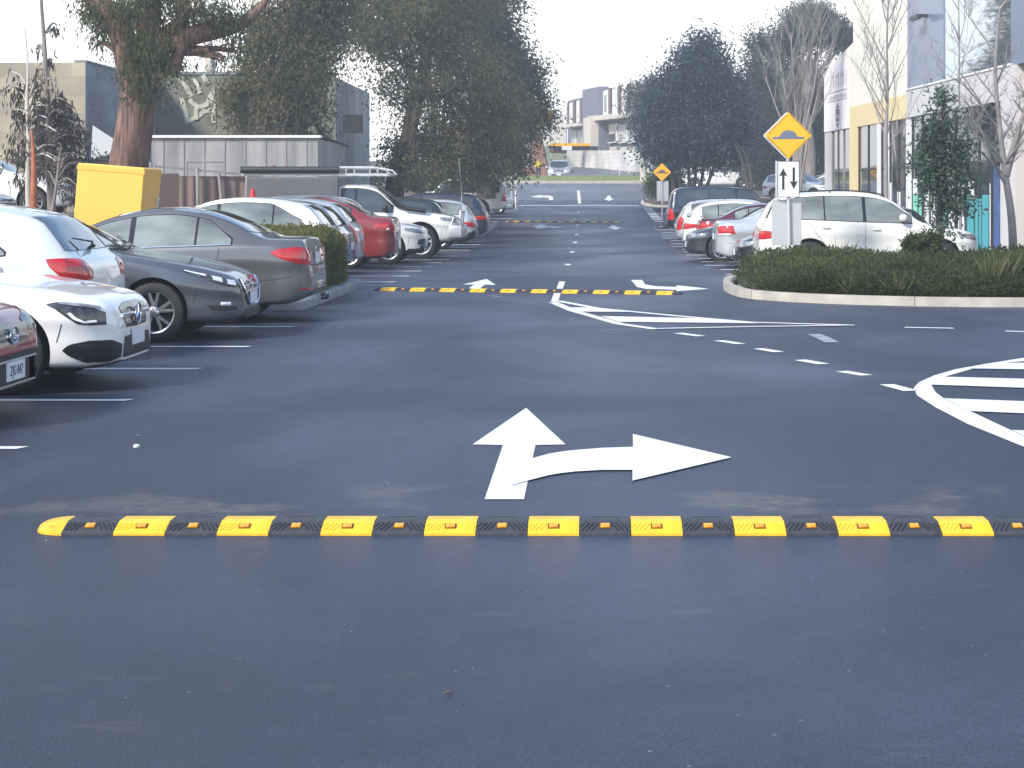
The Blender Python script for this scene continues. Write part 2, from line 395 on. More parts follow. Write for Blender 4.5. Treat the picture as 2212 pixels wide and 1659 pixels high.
marking('hatched_island_end', stroke(pix([cz((2700, 926)), cz((2640, 1100)), cz((2560, 1400)), cz((2490, 1760))]), .2), dz=.012)
marking('hatched_island_bars', [pix([cz(q) for q in b]) for b in bars], dz=.008)
# arrows beyond the second hump
marking('straight_arrow', [pix([(999.4, 615), (1051.4, 603), (1070.6, 615.8), (1047, 615.2), (1036, 624), (1012, 624), (1024, 615)])])
marking('right_turn_arrow', [pix([(1362.6, 605.1), (1387.4, 605.1), (1393.4, 614.7), (1376, 620.3)]), pix([(1376, 620.3), (1393.4, 614.7), (1417.4, 618.7), (1393.4, 624.3)]), pix([(1393.4, 624.3), (1417.4, 618.7), (1461.4, 620.3), (1461.4, 626.7)]), pix([(1461.4, 616.5), (1532.2, 624.3), (1461.4, 629.5)])])
marking('worn_mark', stroke(pix([(1058, 639), (1083, 641.5)]), .08), M['faded_paint'])
dd = []
for (x, y) in ((1226.7, 571.7), (1235.9, 544.7), (1242.3, 523.7), (1245.9, 507.1), (1247.7, 486), (1249.3, 458.7)):
    g = gp(x, y); dd += [[(g[0] - .065, g[1] - .45), (g[0] + .065, g[1] - .45), (g[0] + .065, g[1] + .45), (g[0] - .065, g[1] + .45)]]
marking('centre_dashes', dd)
za = lambda q: (1032.3 + q[0] / 5.0, 368.7 + q[1] / 5.0)
pz = lambda poly: pix([za(q) for q in poly])
gl = gp(1250, 443.7)[1]
marking('stop_line', [[(-3.95, gl - .28), (2.85, gl - .28), (2.85, gl + .28), (-3.95, gl + .28)]])
marking('holding_line', [pz([(1070, 215), (1102, 215), (1115, 355), (1083, 355)])])
marking('left_turn_arrow', [pz([(565, 282), (680, 292), (680, 262)]), pz([(676, 285), (765, 291), (770, 270), (676, 268)]), pz([(765, 291), (770, 318), (812, 315), (812, 285), (782, 271), (768, 270)])])
marking('down_arrow', [pz([(1393, 270), (1432, 270), (1436, 299), (1470, 302), (1415, 328), (1358, 302), (1395, 299)])])
marking('left_turn_arrow', [pz([(600, 600), (690, 582), (748, 602), (748, 612), (650, 628)]), pz([(740, 602), (945, 606), (830, 620), (740, 612)])])
marking('down_arrow', [pz([(1435, 590), (1482, 590), (1490, 608), (1545, 612), (1487, 635), (1395, 612), (1440, 606)])])
marking('street_dashes', sum([stroke(pz(d), .14) for d in (((580, 222), (665, 222)), ((778, 221), (880, 221)), ((985, 220), (1070, 220)))], []))
marking('street_edge_line', sum([stroke(pz(d), .12) for d in (((1125, 217), (1850, 213)), ((810, 199), (1050, 201)))], []))
marking('old_paint', sum([stroke(pz(d), .05) for d in (((1150, 318), (1200, 312), (1235, 296)), ((1150, 316), (1215, 325), (1205, 350)), ((1180, 297), (1225, 295)), ((1100, 525), (1160, 528), (1120, 517)),
                                                     ((1160, 520), (1232, 553)), ((1040, 512), (1052, 530), (1045, 543)), ((975, 830), (998, 822)), ((980, 838), (1000, 845)), ((1180, 515), (1440, 500)), ((1470, 350), (1510, 356)))], []), M['faded_paint'])
# bay lines
lw = lambda y: .055 if y < 24 else .12
lb = [8.24, 10.74, 13.24, 15.64, 17.93, 20.65] + [31.5 + 2.52 * i for i in range(12)] + [gp(1100, y)[1] for y in (459.5, 465.5, 472)]
marking('bay_lines_left', sum([[[(-9.1, y - lw(y)), (-3.57, y - lw(y)), (-3.52, y + lw(y)), (-9.1, y + lw(y))]] for y in lb], []))
rb = [32.4 + 2.5 * i for i in range(17)] + [gp(1420, 462.1)[1]]
marking('bay_lines_right', [[(2.72 + .08 * (i % 3), y - .12), (8.2, y - .12), (8.2, y + .12), (2.72 + .08 * (i % 3), y + .12)] for i, y in enumerate(rb)])
y0 = gp(1405, 479)[1]; y1 = gp(1398, 448)[1]
marking('edge_stripes', [[(2.98, y), (3.42, y), (3.42, y + .6), (2.98, y + .6)] for y in np.arange(y0, y1, 1.55)])

# ------------------------------------------------------------------ speed humps
def hump_section(h=.05, d=.34):
    return [(-d / 2, 0), (-d / 2, .010), (-d / 2 + .012, .017), (-.075, h - .006), (-.058, h - .001), (.058, h - .001), (.075, h - .006), (d / 2 - .012, .017), (d / 2, .010), (d / 2, 0)]
def module_mesh(w, yellow, detail=True):
    b = MB(); sec = hump_section(); n = len(sec); g = .0015
    v = [(x, y, z) for x in (g, w - g) for y, z in sec]
    f = [(i, i + 1, n + i + 1, n + i) for i in range(n - 1)] + [tuple(range(n)), tuple(range(2 * n - 1, n - 1, -1))]
    b.add(v, f, 0)
    if detail:
        # diagonal grips on both slopes, leaning away from the reflector; raised ribs
        def slope(y, up=.0): 
            a = (abs(y) - .075) / (.158 - .075); return (.044 - a * .027) + up
        for sy in (-1, 1):
            for k in range(5):
                for sx in (-1, 1):
                    x0 = w / 2 + sx * (.030 + k * .022); x1 = x0 + sx * .035
                    ya, yb = sy * .082, sy * .150
                    x0 = min(max(x0, .006), w - .006); x1c = min(max(x1, .006), w - .006)
                    if abs(x1c - x1) > .034: continue
                    fr = (x1c - x0) / (x1 - x0) if x1 != x0 else 1
                    ye = ya + (yb - ya) * fr
                    c0 = Vector((x0, ya, slope(ya))); c1 = Vector((x1c, ye, slope(ye)))
                    if k == 0 and abs(ye) < .13: continue
                    t = (c1 - c0); 
                    if t.length < .01: continue
                    nrm = Vector((0, sy * .31, .95)); sd_ = t.normalized().cross(nrm).normalized() * .003
                    b.obox((c0 + c1) / 2, t / 2, sd_, nrm * .0028, 1)
        # slot on the crown
        b.box((w * .22, .030, .0488), (w * .78, .040, .0500), 1)
    return b.mesh('module', [M['humpyellow'] if yellow else M['rubber'], M['humpyellow'] if yellow else M['rotor']], smooth=20)
def refl_mesh(w):
    b = MB(); c = Vector((w / 2, -.112, .0330)); nrm = Vector((0, -.31, .95)).normalized(); t = Vector((0, .95, .31)).normalized()
    b.obox(c + nrm * .001, (.027, 0, 0), t * .022, nrm * .002, 1)
    b.obox(c + nrm * .0045, (.021, 0, 0), t * .016, nrm * .004, 0)
    for k in (-1, 1): b.obox(c + nrm * .0086 + Vector((k * .010, 0, 0)), (.0075, 0, 0), t * .012, nrm * .001, 0)
    return b.mesh('reflector', [M['amber'], M['amberdark']])
def endcap_mesh(yellow, ln=.15):
    b = MB(); sec = hump_section(); n = len(sec); K = 9; v = []
    for i in range(K):
        t = i / (K - 1); x = -ln * math.sin(t * math.pi / 2) ; s_ = max(.06, math.cos(t * math.pi / 2) ** .8)
        for y, z in sec: v.append((x, y * s_ - .0 * t, z * (s_ * .85 + .15) if z > .012 else z))
    f = [(i * n + j, (i + 1) * n + j, (i + 1) * n + j + 1, i * n + j + 1) for i in range(K - 1) for j in range(n - 1)] + [tuple(range(n - 1, -1, -1)), tuple((K - 1) * n + j for j in range(n))]
    b.add(v, f, 0); return b.mesh('end_cap', [M['humpyellow'] if yellow else M['rubber']], smooth=30)
def hump(loc, rz, w, n, first_yellow, caps, label, detail=True):
    t = empty('speed_hump', loc, rz, label, 'speed hump', 'speed humps bolted across the aisle')
    ym, bm_ = module_mesh(w, True, detail), module_mesh(w, False, detail); rm = refl_mesh(w)
    for i in range(n):
        yl = (i % 2 == 0) == first_yellow
        m = link('yellow_module' if yl else 'black_module', ym if yl else bm_, t, (i * w, 0, 0)); link('reflector', rm, m)
    c = link('end_cap', endcap_mesh(caps[0]), t)
    if caps[0]:
        r = link('reflector', rm, c, (-w / 2 - .055, .0, -.006)); r.scale = (1, .9, .9)
    c = link('end_cap', endcap_mesh(caps[1]), t, (n * w, 0, 0), (0, 0, math.pi))
    return t
W1 = .2415
hump((-2.455, 8.15, 0), R(-.1), W1, 21, False, (True, True), 'nearest yellow and black speed hump with a yellow pointed end, before the large white arrows')
a = gp(826, 628); c = gp(1456, 636.5); ang = math.atan2(c[1] - a[1], c[0] - a[0]); w2 = math.dist(a, c) / 19
hump((a[0], a[1] + .1, 0), ang, w2, 19, True, (False, False), 'middle yellow and black speed hump beside the left hedge island')
a = gp(1100, 479.6); c = gp(1340, 483.6); ang = math.atan2(c[1] - a[1], c[0] - a[0]); w3 = math.dist(a, c) / 20
hump((a[0], a[1], P(a[1]) + .004), ang, w3, 20, False, (True, False), 'farthest yellow and black speed hump near the end of the aisle', True)

# ------------------------------------------------------------------ kerbs and planted islands
def kerb(name, pts, m, h=.135, w=.16, closed=False, joints=True, label=None, zf=None):
    """pts: world path, the road on its right side"""
    b = MB(); P3 = []
    pts = [Vector(p) for p in pts]; n = len(pts); zf = zf or (lambda x, y: P(y))
    sec = [(0, -.03), (0, h - .05), (-.03, h - .008), (-.05, h), (-w, h), (-w, -.03)]
    for i, p in enumerate(pts):
        a_ = pts[i - 1] if i or closed else p; c_ = pts[(i + 1) % n] if i < n - 1 or closed else p
        t = (c_ - a_).normalized(); q = Vector((t.y, -t.x))
        for o, z in sec: P3.append((p.x + q.x * o, p.y + q.y * o, zf(p.x, p.y) + z))
    k = len(sec); rng = range(n if closed else n - 1)
    f = [(i * k + j, ((i + 1) % n) * k + j, ((i + 1) % n) * k + j + 1, i * k + j + 1) for i in rng for j in range(k - 1)]
    if not closed: f += [tuple(range(k)), tuple((n - 1) * k + j for j in range(k - 1, -1, -1))]
    b.add(P3, f)
    o = b.build(name, m, smooth=35); o['kind'] = 'structure'
    if label: o['label'] = label
    return o
def smooth_path(pts, sub=6):
    out_ = []; P_ = [Vector(p) for p in pts]; n = len(P_)
    for i in range(n - 1):
        p0, p1, p2, p3 = P_[max(i - 1, 0)], P_[i], P_[i + 1], P_[min(i + 2, n - 1)]
        for k in range(sub):
            t = k / sub; out_.append(.5 * ((2 * p1) + (-p0 + p2) * t + (2 * p0 - 5 * p1 + 4 * p2 - p3) * t * t + (-p0 + 3 * p1 - 3 * p2 + p3) * t ** 3))
    out_.append(P_[-1]); return [tuple(q) for q in out_]
def soil(name, poly, m, h=.10):
    b = MB(); n = len(poly); b.add([(x, y, P(y) + h) for x, y in poly], [tuple(range(n))]); o = b.build(name, m); o['kind'] = 'structure'; return o
M['joint'] = mat('kerb_joint', (.09, .085, .08), .9)
# right island
rk = smooth_path([(2.95, 31.9), (2.62, 30.5), (2.45, 28.8), (2.46, 27.4), (2.62, 26.35), (3.1, 25.6), (3.9, 25.0), (5.0, 24.55), (6.2, 24.4), (8.5, 24.35), (14, 24.3)], 5)
rk = rk[::-1]
kerb('kerb', rk, M['kerb'], w=.17, label='curved pale kerb round the right planted island')
b = MB(); acc = 1.2
for (p, q) in zip(rk, rk[1:]):
    p, q = Vector(p), Vector(q); ln = (q - p).length; t_ = (q - p).normalized(); n_ = Vector((t_.y, -t_.x)).to_3d() * -1
    while acc < ln:
        c_ = (p + t_ * acc).to_3d(); b.obox(c_ + n_ * .085 + Vector((0, 0, .0525)), t_.to_3d() * .005, n_ * .0875, (0, 0, .0850)); acc += 2.7
    acc -= ln
o = b.build('kerb_joints', M['joint']); o['kind'] = 'structure'
soil('planting_bed', [(14, 24.5), (6.2, 24.56), (5, 24.7), (4, 25.15), (3.2, 25.75), (2.78, 26.45), (2.62, 27.4), (2.62, 28.8), (2.8, 30.5), (3.1, 31.8), (14, 31.8)], M['mulch'])
marking('apron', [pix([(1571.7, 615.8), (1612, 616.5), (1612, 641), (1600, 637)])], M['kerbgrey'], dz=.006)
marking('apron_line', stroke(pix([(1573, 616.3), (1609, 616.8)]), .1), dz=.010)
# left island
kerb('kerb', [(-9.0, 23.75), (-4.25, 23.6), (-4.02, 23.65), (-3.92, 23.8), (-3.9, 29.6), (-4.0, 29.8), (-4.2, 29.85), (-9, 29.9)][::1], M['kerbgrey'], w=.30, h=.14, label='grey kerb round the left hedge island')
soil('planting_bed', [(-9.2, 24.0), (-4.2, 23.95), (-4.15, 29.6), (-9.2, 29.6)], M['mulch'], h=.11)
# small island farther up on the left
a = gp(1044, 509); c = gp(1077, 484)
kerb('kerb', [(-8.8, a[1] - .1), (a[0] - .1, a[1]), (a[0], a[1] + .2), (c[0], c[1] - .2), (c[0] - .2, c[1]), (-8.8, c[1] + .1)], M['kerbgrey'], w=.3, label='grey kerb of the far left island')
soil('planting_bed', [(-9, a[1] + .2), (a[0] - .25, a[1] + .3), (c[0] - .25, c[1] - .3), (-9, c[1] - .2)], M['mulch'])
# noses of kerb where the aisle meets the street
kl = smooth_path([(-9, 90.5), (-5.2, 90.6), (-4.35, 91.5), (-4.0, 95), (-4.05, 98.5), (-4.6, 101), (-6.5, 102.2), (-9, 102.3), (-14, 102.3)], 4) + [(-60, 102.3)]
kerb('kerb', kl, M['kerb'], label='kerb nose left of the stop line')
soil('grass', [(x - .12, y) for x, y in kl if y < 101] + [(-6.5, 102.0), (-60, 102.1), (-60, 90.6)], M['grass'], h=.14)
kr = [(60, 102.3)] + smooth_path([(14, 102.3), (9, 102.3), (6.0, 102.2), (4.2, 101.6), (3.25, 99.6), (3.0, 97), (3.2, 94.5), (3.6, 93.2), (4.4, 92.4), (9.5, 92.0)], 4)
kerb('kerb', kr, M['kerb'], label='kerb nose right of the stop line')
soil('planting_bed', [(60, 102.1), (6, 102.0), (4.3, 101.4), (3.4, 99.5), (3.15, 97), (3.35, 94.6), (3.8, 93.4), (4.5, 92.6), (9.5, 92.2), (60, 92.2)], M['mulch'], h=.12)
kerb('kerb', [(60, 120.0), (-60, 120.0)][::-1], M['kerb'], h=.17, w=.3, label='far kerb of the street below the grass')
# footpath along the shops
sheet('footpath', 8.3, 10.4, 32, 92, M['kerb'], dz=.12, dx=1.0)
kerb('kerb', [(8.3, 92), (8.3, 32)][::-1][::-1], M['kerb'], w=.2, h=.13)

# fallen leaves and grit by the kerbs
def litter():
    rng = np.random.default_rng(5); n = 365; b = MB()
    segs = [((2.5, 27.2), (2.9, 25.7)), ((2.9, 25.7), (5, 24.4)), ((5, 24.3), (9, 24.2)), ((-4, 23.4), (-9, 23.4)), ((-3.75, 24), (-3.75, 29.5))]
    for i in range(n):
        if i < 330:
            (x0, y0_), (x1, y1_) = segs[i % 5]; t = rng.uniform(); x, y = x0 + (x1 - x0) * t + rng.normal() * .12, y0_ + (y1_ - y0_) * t - abs(rng.normal()) * .14
        else: x, y = rng.uniform(-4, 4.5), 4.2 + 22 * rng.uniform() ** 1.3
        s_ = rng.uniform(.008, .022); a_ = rng.uniform(0, 6.3); c, s2 = math.cos(a_), math.sin(a_)
        pts = [(-1, 0), (0, -.45), (1, 0), (0, .45)]
        b.add([(x + s_ * (px * c - py * s2), y + s_ * (px * s2 + py * c), P(y) + .005 + .006 * (k % 2)) for k, (px, py) in enumerate(pts)], [(0, 1, 2, 3)])
    o = b.build('leaf_litter', mat('dry_litter', (.3, .25, .2), .9, island=[(.20, .13, .07), (.34, .30, .26), (.10, .07, .04), (.42, .42, .42)])); o['kind'] = 'stuff'; o['label'] = 'fallen leaves and grit on the asphalt'
litter()
b = MB(); g_ = gp(295, 966); b.lathe([(0, .02), (.012, .022), (.018, .012), (.019, .001)], 10, axis='z', c=(g_[0], g_[1], 0)); tag(b.build('stone', M['white_paint']), 'small white stone lying alone on the asphalt left of the straight arrow', 'stone')
# ------------------------------------------------------------------ vehicles
def pchip(tbl):
    x = np.array([t[0] for t in tbl], float); y = np.array([t[1] for t in tbl], float); h = np.diff(x); d = np.diff(y) / h
    m = np.zeros(len(x))
    for i in range(1, len(x) - 1):
        if d[i - 1] * d[i] > 0:
            w1, w2_ = 2 * h[i] + h[i - 1], h[i] + 2 * h[i - 1]; m[i] = (w1 + w2_) / (w1 / d[i - 1] + w2_ / d[i])
    m[0], m[-1] = d[0], d[-1]
    def f(s):
        s = min(max(s, x[0]), x[-1]); i = min(max(int(np.searchsorted(x, s) - 1), 0), len(h) - 1); t = (s - x[i]) / h[i]
        return ((1 + 2 * t) * (1 - t) ** 2 * y[i] + t * (1 - t) ** 2 * h[i] * m[i] + t * t * (3 - 2 * t) * y[i + 1] + t * t * (t - 1) * h[i] * m[i + 1])
    return f

class Car:
    """s runs from the front bumper (0) to the tail (L); local +x is forward"""
    def __init__(c, sp):
        c.sp = sp; c.L = sp['L']; c.W = sp['W'] / 2; c.top = pchip(sp['top']); c.belt = pchip(sp['belt'])
        c.bot = pchip(sp.get('bot', [(0, .24), (.25, .20), (c.L * .5, .19), (c.L - .3, .24), (c.L, .34)]))
        c.H = max(t[1] for t in sp['top']); c.nf = sp.get('nose_w', .74) * .70; c.nr = sp.get('tail_w', .84) * .76; c.rw = sp.get('roof_w', .70)
        c.rf = sp.get('nose_r', .65); c.rr = sp.get('tail_r', .4)
    def hw(c, s):
        w = 1.0
        if s < c.rf: w = c.nf + (1 - c.nf) * (1 - (1 - s / c.rf) ** 2.6) ** .62
        e = c.L - s
        if e < c.rr: w = c.nr + (1 - c.nr) * (1 - (1 - e / c.rr) ** 2.4) ** .6
        return c.W * w
    def sec(c, s):
        w = c.hw(s); zt = c.top(s); zb = c.bot(s); e = min(s, c.L - s)
        bl = min(c.belt(s), zt - .045); g = min(1, max(0, (zt - c.belt(s) - .02) / max(.05, c.H - c.belt(s) - .05)))
        ye = (.86 + (c.rw - .86) * g ** .8) * w; ze = zt - (.022 + .045 * g)
        hgt = bl - zb
        pts = [(0, zb + .0), (w * .80, zb), (w * .93, zb + .025), (w * .972, zb + .12 * hgt + .01), (w * .986, zb + .33 * hgt), (w * .984, zb + .56 * hgt), (w, zb + .73 * hgt), (w * .990, zb + .85 * hgt),
               (w * .962, bl), (ye + (w * .962 - ye) * .5, bl + (ze - bl) * .5), (ye, ze), (ye * .88, ze + (zt - ze) * .45), (ye * .55, zt - .008), (0, zt)]
        return pts
    def shell(c):
        st = [0, .008, .02, .04, .07, .11, .16, .22, .29]; x = .37
        while x < c.L - .33: st.append(x); x += .075
        st += [c.L - q for q in (.29, .22, .16, .11, .07, .04, .02, .008, 0)]
        rings = []
        for s in st:
            pts = c.sec(s); out_ = []
            n = len(pts)
            for i in range(n - 1):
                p0, p1, p2, p3 = pts[max(i - 1, 0)], pts[i], pts[i + 1], pts[min(i + 2, n - 1)]
                for k in range(3):
                    t = k / 3
                    q = [.5 * ((2 * p1[a]) + (-p0[a] + p2[a]) * t + (2 * p0[a] - 5 * p1[a] + 4 * p2[a] - p3[a]) * t * t + (-p0[a] + 3 * p1[a] - 3 * p2[a] + p3[a]) * t ** 3) for a in (0, 1)]
                    if i in (0, 1, 8, 9): q = [p1[a] + (p2[a] - p1[a]) * t for a in (0, 1)]
                    out_.append(q)
            out_.append(pts[-1]); x_ = c.L / 2 - s
            rings.append([(x_, y, z) for y, z in out_] + [(x_, -y, z) for y, z in out_[-2:0:-1]])
        n = len(rings[0]); v = [p for r in rings for p in r]
        f = [(i * n + j, (i + 1) * n + j, (i + 1) * n + (j + 1) % n, i * n + (j + 1) % n) for i in range(len(rings) - 1) for j in range(n)]
        f += [tuple(range(n)), tuple((len(rings) - 1) * n + j for j in range(n - 1, -1, -1))]
        c.v, c.f = v, f; c.bvh = BVHTree.FromPolygons([Vector(p) for p in v], f); return v, f
    def cast(c, mode, u, w, sgn=1):
        Lh = c.L / 2
        if mode == 'side': o, d = Vector((Lh - u, sgn * 3, w)), Vector((0, -sgn, 0))
        elif mode == 'top': o, d = Vector((Lh - u, sgn * w, 3.5)), Vector((0, 0, -1))
        elif mode == 'front': o, d = Vector((Lh + 2, sgn * u, w)), Vector((-1, 0, 0))
        elif mode == 'rear': o, d = Vector((-Lh - 2, sgn * u, w)), Vector((1, 0, 0))
        elif mode in ('cf', 'cr'):
            a = R(u); k = 1 if mode == 'cf' else -1; c0 = Vector((k * (Lh - .75), sgn * (c.W - .75), w)); d = Vector((k * math.cos(a), sgn * math.sin(a), 0))
            o = c0 + d * 2.5; d = -d
        h, n, i, dist = c.bvh.ray_cast(o, d)
        if h is None:
            h, n, i, dist = c.bvh.find_nearest(o + d * (dist or 2.0)); n = -d
        if n.dot(d) > 0: n = -n
        return h, n
    def patch(c, b, mode, lo, hi, off=.004, sgn=1, nu=16, nv=6, mi=0, lift=None):
        """surface patch between two curves (lists of 2-D points), lying just above the body"""
        def samp(pl, t):
            d = [0]
            for i in range(len(pl) - 1): d.append(d[-1] + math.dist(pl[i], pl[i + 1]))
            T = t * d[-1]
            for i in range(len(pl) - 1):
                if T <= d[i + 1] + 1e-9:
                    q = (T - d[i]) / max(1e-9, d[i + 1] - d[i]); return [pl[i][a] + (pl[i + 1][a] - pl[i][a]) * q for a in (0, 1)]
            return pl[-1]
        v = []
        for i in range(nu + 1):
            A, B = samp(lo, i / nu), samp(hi, i / nu)
            for j in range(nv + 1):
                t = j / nv; h, n = c.cast(mode, A[0] + (B[0] - A[0]) * t, A[1] + (B[1] - A[1]) * t, sgn)
                o_ = off
                if lift: o_ += lift * min(1, 4 * min(i / nu, 1 - i / nu, j / nv, 1 - j / nv) + 0)
                v.append(h + n * o_)
        f = []
        for i in range(nu):
            for j in range(nv):
                q = (i * (nv + 1) + j, (i + 1) * (nv + 1) + j, (i + 1) * (nv + 1) + j + 1, i * (nv + 1) + j + 1)
                f.append(q)
        # orient outward
        n0 = None
        for q in f:
            a_, b_, c_ = v[q[0]], v[q[1]], v[q[2]]; nn = (b_ - a_).cross(c_ - a_)
            if nn.length > 1e-9: n0 = nn; h, nr = c.cast(mode, *samp(lo, .5), sgn); break
        if n0 is not None and n0.dot(nr) < 0: f = [q[::-1] for q in f]
        b.add(v, f, mi)
    def seam(c, b, mode, pts, w=.007, sgn=1, mi=0, off=.0025):
        pts = smooth_path(pts, 4) if len(pts) > 2 else pts
        lo, hi = [], []
        for i, p in enumerate(pts):
            a_, b_ = pts[max(i - 1, 0)], pts[min(i + 1, len(pts) - 1)]; dx, dy = b_[0] - a_[0], b_[1] - a_[1]; l_ = math.hypot(dx, dy) or 1
            lo.append((p[0] - dy / l_ * w / 2, p[1] + dx / l_ * w / 2)); hi.append((p[0] + dy / l_ * w / 2, p[1] - dx / l_ * w / 2))
        ln = sum(math.dist(pts[i], pts[i + 1]) for i in range(len(pts) - 1))
        c.patch(b, mode, lo, hi, off, sgn, nu=max(4, int(ln / .06)), nv=1, mi=mi)

_wheel = {}
def wheel_meshes(r, style, wt=.215):
    k = (r, style)
    if k in _wheel: return _wheel[k]
    t = MB(); rr = r * (.69 if style != 'steel' else .64); h = wt / 2
    t.lathe([(h * .80, rr), (h * .98, rr + .012), (h, rr + .035), (h * .97, r - .03), (h * .84, r - .008), (h * .5, r), (-h * .5, r), (-h * .84, r - .008), (-h, r - .05), (-h * .9, rr)][::-1], 40)
    tm = t.mesh('tyre', M['tyre'], 40)
    b = MB(); y0 = h * .86
    b.lathe([(-h * .6, rr - .02), (y0 - .03, rr - .018), (y0 - .004, rr - .010), (y0 + .004, rr + .004), (y0 - .01, rr + .012)][::-1], 40, mi=0)
    b.lathe([(.0, .001), (.0, rr - .02)], 32, mi=1)
    n, wid, split = {'ten': (5, .020, 1), 'five': (5, .045, 0), 'star': (5, .055, 0), 'multi': (9, .016, 0), 'steel': (7, .03, 0), 'dark': (5, .03, 1)}[style]
    for i in range(n):
        for sg in ((-1, 1) if split else (0,)):
            a = 2 * math.pi * i / n + .3; a1 = a + sg * .10; a2 = a + sg * .24
            p1 = Vector((math.cos(a1) * .045, y0 - .022, math.sin(a1) * .045)); p2 = Vector((math.cos(a2) * (rr - .012), y0 - .010, math.sin(a2) * (rr - .012)))
            t_ = (p2 - p1); sd_ = t_.cross(Vector((0, 1, 0))).normalized()
            w1_ = wid * (1.2 if not split else .9); w2_ = wid * (.8 if style != 'star' else 1.25)
            v = []
            for p, w_ in ((p1, w1_), (p2, w2_)):
                for yy, ws in ((-.03, 1.0), (-.004, 1.0), (.004, .6)):
                    v += [p + sd_ * w_ * ws + Vector((0, yy, 0)), p - sd_ * w_ * ws + Vector((0, yy, 0))]
            b.add(v, [(0, 6, 8, 2), (2, 8, 10, 4), (4, 10, 11, 5), (5, 11, 9, 3), (3, 9, 7, 1)], 0)
    b.lathe([(y0 - .05, .062), (y0 - .014, .058), (y0 - .006, .045), (y0 - .004, .001)][::-1], 20, mi=0)
    for i in range(5):
        a = 2 * math.pi * i / 5; b.lathe([(y0 - .02, .009), (y0 - .002, .008), (y0 - .001, .001)][::-1], 8, c=(math.cos(a) * .048, 0, math.sin(a) * .048), mi=1)
    rm = b.mesh('rim', [M['alloy'] if style not in ('dark',) else M['steel'], M['rotor']], 35)
    _wheel[k] = (tm, rm); return _wheel[k]

def mirror_pt(pl, L_): return pl

TYPES = {}
# compact saloon / hatch tables, metres from the front bumper
TYPES['hatch'] = dict(L=4.30, W=1.76, fa=.86, ra=3.46, r=.31,
    top=[(0, .46), (.015, .56), (.06, .64), (.16, .70), (.5, .80), (.95, .90), (1.12, .945), (1.5, 1.15), (1.95, 1.36), (2.3, 1.44), (2.7, 1.47), (3.2, 1.45), (3.6, 1.39), (3.82, 1.32), (4.0, 1.14), (4.14, .96), (4.2, .90), (4.27, .80), (4.30, .62)],
    belt=[(0, .62), (.9, .80), (1.3, .88), (2.5, .92), (3.4, .96), (3.9, .98), (4.3, .9)],
    ws=(1.18, 1.98), rwin=('rear', .99, 1.33), dlo=(1.35, 3.72), pil=[2.32], pil2=[3.25], tail='hatch')
TYPES['saloon'] = dict(L=4.60, W=1.80, fa=.80, ra=3.60, r=.32,
    top=[(0, .46), (.015, .57), (.06, .65), (.16, .71), (.5, .80), (1.0, .90), (1.30, .96), (1.7, 1.17), (2.15, 1.36), (2.5, 1.425), (2.85, 1.435), (3.2, 1.40), (3.6, 1.28), (3.95, 1.10), (4.08, 1.055), (4.3, 1.04), (4.48, 1.03), (4.55, .98), (4.585, .85), (4.60, .62)],
    belt=[(0, .62), (.9, .80), (1.4, .90), (2.5, .92), (3.4, .95), (3.9, .97), (4.6, .93)],
    ws=(1.34, 2.16), rwin=('top', 3.25, 3.97), dlo=(1.55, 3.62), pil=[2.45], pil2=[3.25], tail='saloon')
TYPES['suv'] = dict(L=4.60, W=1.86, fa=.86, ra=3.56, r=.36,
    top=[(0, .60), (.015, .74), (.06, .84), (.16, .90), (.5, .98), (1.0, 1.06), (1.22, 1.11), (1.55, 1.34), (1.9, 1.57), (2.3, 1.66), (2.9, 1.69), (3.6, 1.67), (4.05, 1.61), (4.25, 1.50), (4.42, 1.20), (4.50, 1.06), (4.57, .92), (4.60, .72)],
    belt=[(0, .8), (.9, .97), (1.4, 1.04), (2.5, 1.08), (3.6, 1.12), (4.3, 1.14), (4.6, 1.0)],
    bot=[(0, .30), (.25, .25), (2.3, .24), (4.3, .28), (4.6, .40)], roof_w=.72,
    ws=(1.26, 1.92), rwin=('rear', 1.16, 1.54), dlo=(1.45, 4.12), pil=[2.42], pil2=[3.25], tail='suv')
TYPES['fourwd'] = dict(TYPES['suv'], L=4.85, W=1.90, r=.39, fa=.85, ra=3.60,
    top=[(0, .66), (.015, .86), (.06, .97), (.16, 1.02), (.5, 1.08), (1.1, 1.13), (1.30, 1.17), (1.6, 1.45), (1.88, 1.70), (2.3, 1.80), (3.0, 1.83), (4.0, 1.82), (4.5, 1.77), (4.66, 1.62), (4.74, 1.3), (4.78, 1.12), (4.83, 1.0), (4.85, .76)],
    belt=[(0, .9), (.9, 1.04), (1.4, 1.10), (3.6, 1.13), (4.6, 1.14), (4.85, 1.05)], roof_w=.78, tail_w=.9, tail_r=.25,
    bot=[(0, .36), (.25, .32), (2.3, .32), (4.5, .34), (4.85, .48)], ws=(1.34, 1.90), rwin=('rear', 1.18, 1.66), dlo=(1.5, 4.5), pil=[2.45], pil2=[3.4])

def scale_type(t, L=None, W=None, H=None):
    o = dict(t); kL = (L or t['L']) / t['L']; H0 = max(q[1] for q in t['top']); kH = (H or H0) / H0
    for k in ('top', 'belt', 'bot'):
        if k in t: o[k] = [(a * kL, b * kH) for a, b in t[k]]
    o['L'] = t['L'] * kL; o['W'] = W or t['W']
    for k in ('fa', 'ra'): o[k] = t[k] * kL
    o['ws'] = tuple(a * kL for a in t['ws']); o['dlo'] = tuple(a * kL for a in t['dlo']); o['pil'] = [a * kL for a in t['pil']]; o['pil2'] = [a * kL for a in t['pil2']]
    m, a, b = t['rwin']; o['rwin'] = (m, a * (kL if m == 'top' else kH), b * (kL if m == 'top' else kH))
    return o

